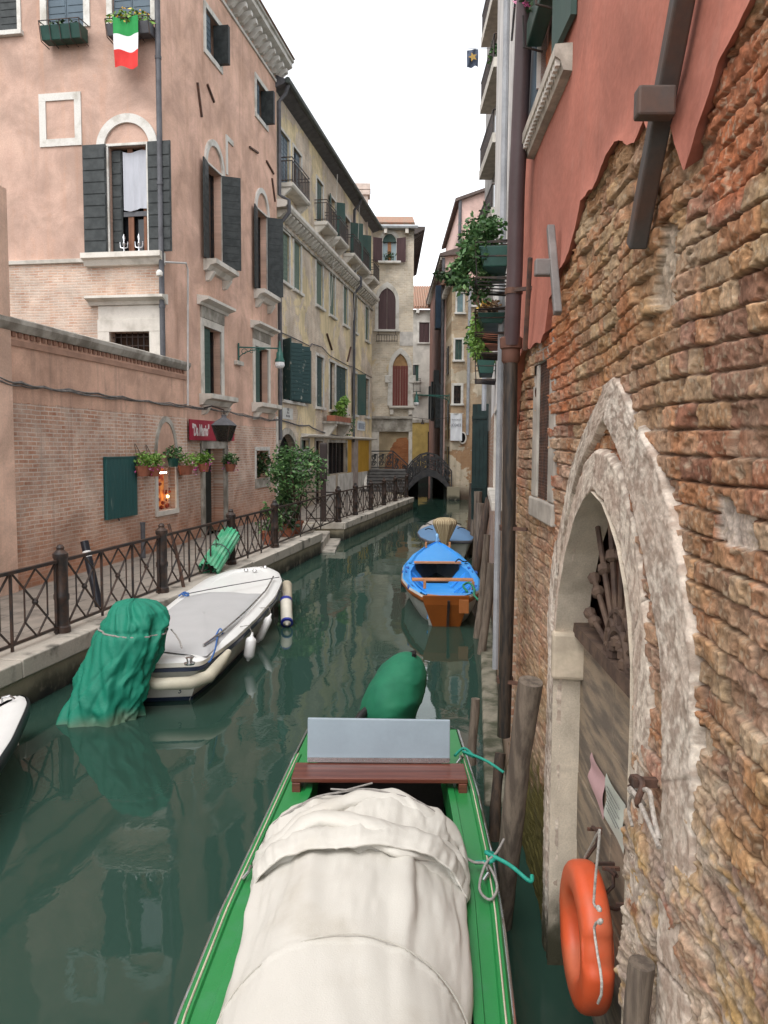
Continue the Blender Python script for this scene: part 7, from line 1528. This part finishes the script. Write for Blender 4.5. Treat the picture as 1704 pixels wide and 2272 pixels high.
for i in range(nz):
    z_ = zz_[i]; ci = tl[i]; g_ = lambda k: np.interp(ci, np.linspace(0, 1, len(lev)), k); cx_, cy_ = g_([l[1][0] for l in lev])-.06, g_([l[1][1] for l in lev]); rx, ry = .82*g_([l[2] for l in lev]), .87*g_([l[3] for l in lev])
    for j in range(na+1):
        a = 2*math.pi*(j % na)/na; ca, sa = math.cos(a), math.sin(a); lowf = max(0, 1-z_/1.05)
        f1 = 1-abs(2*fbm(np.array(ca*1.3+5+z_*.9), np.array(sa*1.3+5-z_*1.3), 2, 90)-1); f2 = 1-abs(2*fbm(np.array(ca*2.2+8+z_*2.6), np.array(sa*2.2+8-z_*2.2), 3, 92)-1)
        k = 1+(.5*(f1-.72)*(.25+lowf))+.34*(f2-.7)+.018*math.sin(a*7+z_*5)*lowf
        f3 = (1-abs(2*fbm(np.array(ca*1.6+2+z_*2.1), np.array(sa*1.6+9-z_*3.0), 1, 95)-1))**5; f4 = (1-abs(2*fbm(np.array(ca*2.6+4-z_*1.4), np.array(sa*2.6+3+z_*2.2), 1, 97)-1))**6; k += (.10*f3-.08*f4)*min(1, max(0, (1.2-z_)*2)); k *= 1-.06*math.exp(-((z_-.93)/.03)**2); P[i, j] = (cx_+rx*ca*k, cy_+ry*sa*k, z_+.03*(f2-.6)*(z_ > .8)+.1*(f1-.6)*lowf*(z_ > -.05))
t = NT('tarp_green'); o = t.obj(); sp = t.n('ShaderNodeSeparateXYZ'); t.l(o, sp.inputs[0]); n = t.noise(o, 4, 5); n2 = t.noise(o, 1.2, 3); c = t.mix(n, (.008, .20, .125), (.012, .15, .10))
c = t.mix(t.math('MULTIPLY', t.math('SUBTRACT', 1, t.ramp(t.math('ADD', sp.outputs[2], t.math('MULTIPLY', n2, -.5)), -.3, -.12)), .6), c, (.13, .12, .08)); m_tarp = t.done(c, .62, t.bump(t.math('ADD', t.noise(o, 16, 3), t.math('MULTIPLY', t.noise(o, 60, 3), .4)), .35, .015), .3)
gridmesh('tarpaulin', P, m_tarp, tpn)
ci = (.91-.0)
ri_ = int(np.argmin(np.abs(zz_-.93))); tc_ = P[ri_].mean(0); mb = MB().tube([tuple(tc_+(p-tc_)*V3(1.03, 1.03, 0)+V3(0, 0, .03*math.sin(i*.1))) for i, p in enumerate(P[ri_][::3])], .011, 6)
mb.tube([tuple(onz(*cC(x, y), .9)) for x, y in ((985, 770), (1010, 800), (1035, 840), (1045, 875))], .01, 5); mb.build('rope', m_cd, tpn)
# ---- white bow at the left edge
lb = thing('white_boat', 'white boat bow with a dark rubber edge at the left edge of the view', 'boat', (-3.7, 6, 0))
O = closed([(-3.66, 8.08), (-3.52, 7.85), (-3.44, 7.6), (-3.22, 6.85), (-3.1, 6.3), (-3.0, 5.3), (-3.0, 3.4), (-4.4, 3.4), (-4.42, 5.3), (-4.3, 6.6), (-4.08, 7.4), (-3.82, 7.95)], 140, 1)
hullmesh(O, [(0, .45), (-.015, .4), (-.015, .34), (.02, .33), (.14, .05), (.25, -.2)]).build('hull', m_gel, lb, smooth=40)
mb = MB().loft([[(x, y, .45) for x, y in O], [(x, y, .475) for x, y in offset_poly(O, .05)], [(x, y, .47) for x, y in offset_poly(O, .12)]], cap=False); Q = offset_poly(O, .12); mb.add([(x, y, .47) for x, y in Q], [tuple(range(len(Q)))]); mb.build('deck', mat('gelcoat_white', (.78, .78, .76), .35), lb, smooth=40)
MB().loft([[(x, y, z_) for x, y in offset_poly(O, d_)] for d_, z_ in ((-.01, .46), (-.035, .44), (-.035, .36), (-.01, .34))], cap=False).build('rubber_edge', mat('dark_rubber', (.025, .025, .03), .5), lb, smooth=60)
MB().tube([(-3.72, 7.75, .48), (-3.72, 7.75, .53), (-3.66, 7.78, .54), (-3.62, 7.8, .5)], .012, 6).build('cleat', m_steel, lb)
# ---- blue boat
bb = thing('blue_boat', 'bright blue open rowing boat with orange brown transom tied by the right wall', 'boat', (1.1, 16.5, 0)); m_blue = mat('boat_blue', (.05, .32, .78), .42, .16, 5, .05, col2=(.09, .38, .8), thr=(.5, .75), fine=70)
m_tran = mat('transom_brown', (.30, .085, .015), .4, .15, 3, .03); m_or = mat('orange_wood_trim', (.55, .24, .1), .5)
o_ = [(.66, 13.25), (.47, 14.1), (.36, 15.3), (.41, 16.8), (.66, 18.2), (.97, 19.2), (1.3, 19.85), (1.5, 19.4), (1.72, 18.3), (1.84, 17.0), (1.82, 15.2), (1.66, 13.9), (1.40, 13.22)]
O = closed(o_, 220, 1); shb = lambda x, y: .16*max(0, (y-16)/3.8)**1.6+.05*max(0, (15-y)/1.8)
lv = [(0, .5), (-.02, .46), (-.02, .42), (.02, .41), (.09, .2), (.2, .0), (.32, -.2)]; n = len(O)
hm = hullmesh(O, lv, sheer=lambda x, y: shb(x, y)); hm.build('hull', mat('hull_cream', (.55, .55, .52), .5, .12, 3), bb, smooth=40)
MB().loft([[(x, y, z_+shb(x, y)) for x, y in offset_poly(O, d_)] for d_, z_ in ((-.022, .465), (-.03, .44), (-.026, .415), (.018, .405), (.06, .3))], cap=False).build('top_strake', m_tran, bb, smooth=40)
FT_ = Fr((.66, 13.19), 0, X=(1, 0, 0), N=(0, -1, 0)); MB().loft([[(.64, 13.16, .56), (1.42, 13.15, .56), (1.42, 13.2, .56), (.64, 13.2, .56)], [(.67, 13.2, .4), (1.39, 13.2, .4), (1.39, 13.24, .4), (.67, 13.24, .4)], [(.86, 13.42, -.1), (1.26, 13.42, -.1), (1.26, 13.5, -.1), (.86, 13.5, -.1)]]).build('transom', m_tran, bb, bevel=.01)
MB().bar((1.07, 13.13, .48), (1.07, 13.36, -.12), .04, .03).build('rudder_fitting', iron, bb); MB().loft([[(1.24, 13.13, z_), (1.4, 13.12, z_), (1.4, 13.15, z_), (1.24, 13.16, z_)] for z_ in (.27, .5)]).build('motor_pad', mat('pad_brown', (.36, .12, .03), .5), bb, bevel=.008)
# deck ring, foredeck and inside
def inr(y, sd):
    w0 = float(np.interp(y, [13.5, 14.2, 15.2, 16.2, 16.9, 17.1], [.30, .46, .58, .58, .5, .47])); c0 = float(np.interp(y, [13.4, 15, 17.1, 19.85], [1.03, 1.1, 1.14, 1.32])); return c0+sd*w0
def outr(y, sd):
    pts_ = O[O[:, 0] > np.interp(O[:, 1], [13, 19.85], [1.03, 1.32])] if sd > 0 else O[O[:, 0] <= np.interp(O[:, 1], [13, 19.85], [1.03, 1.32])]
    pts_ = pts_[np.argsort(pts_[:, 1])]; return float(np.interp(y, pts_[:, 1], pts_[:, 0]))
ys_ = np.linspace(13.5, 17.1, 30); mb = MB()
for sd in (-1, 1): mb.loft([[(outr(y, sd)-sd*.0, y, .5+shb(0, y)), (outr(y, sd)-sd*.03, y, .525+shb(0, y)), (outr(y, sd)-sd*.05, y, .50+shb(0, y)), (inr(y, sd)+sd*.02, y, .47+shb(0, y)), (inr(y, sd), y, .49+shb(0, y)), (inr(y, sd)-sd*.01, y, .40), (inr(y, sd)-sd*.26, y, .08)] for y in ys_], closed=False)
mb.loft([[(outr(y, -1), y, .5+shb(0, y)), (outr(y, -1)*.93+outr(y, 1)*.07, y, .52+shb(0, y)), (outr(y, -1)*.9+outr(y, 1)*.1, y, .48+shb(0, y)), ((outr(y, -1)+outr(y, 1))/2, y, .52+shb(0, y)), (outr(y, -1)*.1+outr(y, 1)*.9, y, .48+shb(0, y)), (outr(y, -1)*.07+outr(y, 1)*.93, y, .52+shb(0, y)), (outr(y, 1), y, .5+shb(0, y))] for y in np.linspace(17.1, 19.8, 24)], closed=False)
mb.loft([[(outr(y, -1), y, .5+shb(0, y)), (outr(y, 1), y, .5+shb(0, y))] for y in (13.22, 13.5)], closed=False)
mb.build('deck', m_blue, bb, smooth=35)
mb = MB(); mb.loft([[(inr(y, -1)+.24, y, .1), (inr(y, 1)-.24, y, .1)] for y in ys_], closed=False); mb.loft([[(inr(13.5, -1), 13.5, .49), (inr(13.5, 1), 13.5, .49)], [(inr(13.5, -1), 13.5, .1), (inr(13.5, 1), 13.5, .1)]], closed=False); mb.build('floor', m_blue, bb)
MB().loft([[(inr(17.1, -1)-.3, 17.12, z_), (inr(17.1, 1)+.3, 17.12, z_), (inr(17.1, 1)+.3, 17.2, z_), (inr(17.1, -1)-.3, 17.2, z_)] for z_ in (.0, .1)]).build('bulkhead', void, bb)
for y in (15.3, 15.9, 16.5, 14.3):
    for sd in (-1, 1): MB().tube([(inr(y, sd), y, .42), (inr(y, sd)-sd*.14, y, .26), (inr(y, sd)-sd*.3, y, .12)], .02, 5).build('rib', m_blue, bb)
for y, w_, nm in ((17.05, .12, 'coaming_board'), (14.95, .17, 'thwart'), (13.62, .14, 'stern_board')):
    z_ = .53+shb(0, y) if nm != 'stern_board' else .47; MB().loft([[(inr(y, -1)-.02, y-w_/2, z_+q), (inr(y, 1)+.02, y-w_/2, z_+q), (inr(y, 1)+.02, y+w_/2, z_+q), (inr(y, -1)-.02, y+w_/2, z_+q)] for q in (-.02, .02)]).build(nm, m_or, bb, bevel=.006)
MB().wbox((1.05, 14.0, .2), (.5, .5, .06)).build('seat_box', m_blue, bb, bevel=.01)
for sd in (-1, 1):
    for y in (16.6, 16.1, 14.3): MB().wbox((inr(y, sd)+sd*.12, y, .485+shb(0, y)), (.1, .22, .05)).build('rowlock_pad', mat('deep_blue', (.012, .1, .4), .5), bb, bevel=.01)
for x, y in ((.72, 14.05), (1.56, 14.0), (1.0, 19.1), (1.56, 19.1)): MB().wbox((x, y, .56+shb(0, y)), (.05, .06, .14)).build('thole_pin', m_or, bb, bevel=.01)
MB().tube([(1.3, 19.8, .6), (1.31, 19.83, .8), (1.31, 19.88, .84)], .035, 6).build('stem_post', mat('pale_blue', (.25, .5, .8), .5), bb)
knot('mooring_rope', 'green rope looped from the blue boat stern to the grey wooden pole', [(1.42, 13.6, .55), (1.38, 13.9, .6), (1.5, 14.1, .62), (1.55, 13.7, .58), (1.5, 13.2, .55), (1.62, 12.6, .5), (1.58, 11.9, .6)], .02, mat('green_rope', (.03, .22, .12), .6, .2, 20))
knot('black_rope', 'short black rope on the right side deck of the blue boat', [(1.5, 16.8, .6), (1.58, 16.95, .64), (1.66, 16.9, .6), (1.74, 17.0, .58), (1.9, 17.3, .6)], .014, mat('black_rubber', (.02, .02, .02)))
# ---- grey covered boat behind
gb = thing('grey_boat', 'pale boat with a grey and blue covered deck moored behind the blue boat', 'boat', (1.7, 24.5, 0))
O = closed([(1.2, 21.3), (1.03, 22.2), (1.0, 23.4), (1.2, 25.2), (1.6, 27.2), (1.93, 28.3), (2.2, 27), (2.42, 25), (2.5, 23.4), (2.45, 22.2), (2.3, 21.4)], 160, 2)
hullmesh(O, [(0, .5), (-.02, .44), (.03, .4), (.14, .1), (.25, -.2)]).build('hull', m_gel, gb, smooth=40)
cx_, cy_ = O.mean(0); rings = [[(cx_+(x-cx_)*f_, cy_+(y-cy_)*f_, .51+.2*(1-f_**2)) for x, y in offset_poly(O, -.03)] for f_ in np.linspace(1, .02, 10)]
mb = MB().loft(rings, cap=False); t = NT('boat_cover_two_tone'); o = t.obj(); sp = t.n('ShaderNodeSeparateXYZ'); t.l(o, sp.inputs[0]); n = t.noise(o, 3, 4); c = t.mix(t.ramp(t.math('ADD', sp.outputs[1], t.math('MULTIPLY', n, .3)), -.3, -.2), (.11, .21, .36), (.38, .35, .32)); t.done(c, .75, t.bump(n, .2, .03))
mb.build('deck_cover', t.m, gb, smooth=60)
MB().loft([[(x, y, z_) for x, y in offset_poly(O, d_)] for d_, z_ in ((-.025, .52), (-.05, .5), (-.05, .45), (-.02, .43))], cap=False).build('edge_rope', lead, gb)
for x, y in ((1.25, 22.6), (1.3, 24), (1.6, 23), (2.2, 23), (2.2, 24.2)): MB().tube([(x-.1, y, .68), (x, y+.05, .71), (x+.12, y, .68)], .015, 5).build('deck_cord', void, gb)
# striped bundle
sb_ = V3(1.58, 20.9, .3); t_ = thing('striped_bundle', 'beige striped cloth wrapped outboard motor between the blue and grey boats', 'outboard motor', sb_)
t = NT('striped_cloth'); o = t.obj(); sp = t.n('ShaderNodeSeparateXYZ'); t.l(o, sp.inputs[0]); at = t.math('ARCTAN2', sp.outputs[1], sp.outputs[0]); wv_ = t.math('SINE', t.math('MULTIPLY', at, 34)); c = t.mix(t.ramp(wv_, -.2, .4), (.24, .17, .09), (.52, .43, .28)); t.done(c, .85)
na, prf = 60, [(.05, .12), (.07, .2), (.12, .3), (.2, .48), (.27, .64), (.31, .74), (.29, .82), (.18, .88), (.01, .9)]
pr = resample(prf, 40); P = np.array([[sb_+V3(math.cos(2*math.pi*j/na)*r_*(1+.06*math.sin(j/na*2*math.pi*9)), math.sin(2*math.pi*j/na)*r_*.8*(1+.06*math.sin(j/na*2*math.pi*9)), z_-.02) for j in range(na+1)] for r_, z_ in pr]); gridmesh('cloth', P, t.m, t_)
MB().tube([sb_+V3(.06, -.05, .12), sb_+V3(.2, -.2, -.1), sb_+V3(.28, -.3, -.35)], [.05, .06, .08], 8).build('motor_leg', m_or, t_)

# ================================================================ poles and posts
def pole(label, base, top, r0, r1_, m_=wood_old, seed=0, cat='mooring pole', name='mooring_pole', capz=True):
    b, tp = Vector(base), Vector(top); n = 26; r = random.Random(seed); pts = []; rad = []
    for i in range(n+1):
        u = i/n; pts.append(b.lerp(tp, u)+Vector((math.sin(u*5+seed)*.012, math.cos(u*4+seed)*.012, 0))); rad.append((r0+(r1_-r0)*u)*(1+.05*math.sin(u*13+seed)+r.uniform(-.03, .03)))
    mb = MB().tube(pts, rad, 14); return tag(mb.build(name, m_, loc=base, smooth=55), label, cat)
wp = mat('pole_wood', (.19, .15, .115), .85, .4, 3.5, .6, (7, 7, .6), col2=(.09, .07, .055), bdist=.015)
wpd = mat('pole_wood_wet', (.10, .065, .045), .8, .4, 4, .5, (6, 6, .6), col2=(.045, .035, .028))
b_ = onz(1106, 2040, 0); tpz = FR.q(*r3(432, 735), .12); pole('thick grey wooden mooring pole leaning against the brick wall by the drainpipe', (b_[0]-.02, b_[1], -.3), FR.p(tpz[0], .13, tpz[1]), .062, .068, wp, 1)
b_ = onz(1096, 1870, 0); a = onz(1109, 1664, .75); pole('short brown wet stake between the green boat and the leaning pole', (b_[0], b_[1]+.0, -.3), (b_[0]+.06, b_[1]+.2, .62), .045, .04, wpd, 2)
b_ = onz(1062, 1790, 0); pole('thin weathered stake standing in the water behind the stern of the green boat', (b_[0]+.04, b_[1]+.9, -.3), (b_[0]+.06, b_[1]+.95, .62), .045, .042, wp, 3)
b_ = onz(1064, 1452, 0); pole('grey mooring pole standing beside the stern of the blue boat', (b_[0]+.0, b_[1], -.4), (b_[0]+.17, b_[1]+.1, 1.32), .055, .07, wp, 4)
b_ = onz(1062, 1452, 0); pole('taller grey mooring pole just behind the one by the blue boat', (b_[0]+.06, b_[1]+1.0, -.4), (b_[0]+.24, b_[1]+1.1, 1.63), .06, .055, wp, 5)
for i, (x_, y_, h_, r_) in enumerate(((1042, 24.5, 1.9, .07), (1050, 22.5, 2.0, .1), (1057, 20.0, 1.9, .1), (1066, 17.5, 1.9, .08), (1062, 18.7, 1.7, .09))):
    X_ = (x_-852)/1800*y_; pole(('farthest dark pole past the grey boat on the right bank', 'broad pale pole right of the grey boat', 'broad brown pole right of the striped bundle', 'dark leaning pole above the bow of the blue boat', 'pale pole close behind the dark leaning one')[i], (X_+(.0 if i != 3 else -.2), y_, -.4), (X_+(.05 if i != 3 else .2), y_, h_), r_, r_, (wpd, wp, wp, wpd, wp)[i], 10+i)
a = FR.q(*r4(1005, 1100), .05); b2_ = FR.q(*r4(965, 1400), .05); pole('cut wooden post with a wire loop at the bottom right corner', FR.p(b2_[0]+.03, .05, b2_[1]-.6), FR.p(a[0], .05, a[1]), .047, .042, wp, 20)
t = thing('striped_pole', 'black mooring pole with a white band leaning against the near railing', 'mooring pole', (-3.72, 10.4, 0)); b_ = onz(*cC(590, 720), .35); tp_ = b_+V3(-.22, .15, 0)
d_ = ray(*cC(485, 262)); yt_ = b_[1]+.25; tp_ = CAM+d_*(yt_/d_[1]); b_, tp_ = Vector(b_), Vector(tp_); b0 = b_-(tp_-b_)*.55
MB().tube([b0, b_.lerp(tp_, .86)], .062, 14).build('shaft', mat('pole_black', (.015, .017, .024), .35, .2, 3), t, smooth=50); MB().tube([b_.lerp(tp_, .801), b_.lerp(tp_, .875)], .0645, 14).build('white_band', m_fw, t, smooth=50); MB().tube([b_.lerp(tp_, .86), tp_], .062, 14).build('tip', mat('pole_black', (0, 0, 0)), t, smooth=50)
b_ = onz(*cC(1060, 550), .5); d_ = ray(*cC(972, 160)); tp_ = CAM+d_*((b_[1]+.1)/d_[1]); pole('thin rusty stick standing between the white boat and the railing', b_-(tp_-b_)*.3, tp_, .03, .026, iron_rust, 30, 'stick', 'rusty_stick')
b_ = FL.p(FL.q(*cB(735, 1650))[0], .35, QZ); tag(MB().tube([b_, b_+V3(0, 0, .7), b_+V3(0, 0, .78)], [.05, .05, .06], 10).build('bollard', lead, loc=b_, smooth=50), 'short grey pipe bollard standing on the pavement by the brick wall', 'bollard')
# rolled corrugated sheets on the railing
p0 = onz(*cC(1195, 435), .62); d_ = ray(*cC(1325, 225)); p1 = CAM+d_*((p0[1]+1.0)/d_[1]); Pa, Pb = Vector(p0), Vector(p1); axv = (Pb-Pa).normalized(); u_ = axv.orthogonal().normalized(); v_ = axv.cross(u_)
loops = []; n_ = 112
for f_, ro in ((0, 1), (.02, 1), (.98, 1), (1, 1), (1, .9), (.02, .9)):
    loops.append([Pa.lerp(Pb, f_)+(u_*math.cos(2*math.pi*k/n_)+v_*math.sin(2*math.pi*k/n_))*(.19+.016*math.cos(2*math.pi*k/n_*15))*ro for k in range(n_)])
t = thing('corrugated_roll', 'roll of green corrugated plastic sheet leaning on the railing above the white boat', 'roll', p0); MB().loft(loops, cap=False).build('sheet', mat('corrugated_green', (.05, .33, .17), .35, .2, 4, .04, col2=(.16, .42, .26)), t, smooth=60)
MB().tube([Pa.lerp(Pb, .5)+(u_*math.cos(q)+v_*math.sin(q))*.212 for q in np.linspace(0, 6.3, 30)], .01, 5).build('tie', lead, t)

# ---------------------------------------------------------------- groups of look-alikes
GR = {'mooring_pole': 'mooring poles along the right bank', 'hanging_planter': 'planters hanging on the white canal house', 'potted_shrub': 'potted plants at the landing', 'window_planter': 'window planters on the pink house',
      'street_lamp': 'green bracket street lamps', 'paper_notice': 'papers on the plank door', 'iron_hook': 'hooks on the plank door', 'iron_railing': 'iron railings along the quay', 'blue_rope': 'blue ropes on the white boat', 'mooring_rope': 'mooring ropes of the moored boats'}
for o in list(scene.objects):
    k = o.name.split('.')[0]
    if o.parent is None and k in GR and 'group' not in o.keys(): o['group'] = GR[k]
    if '_loc' in o.keys(): del o['_loc']
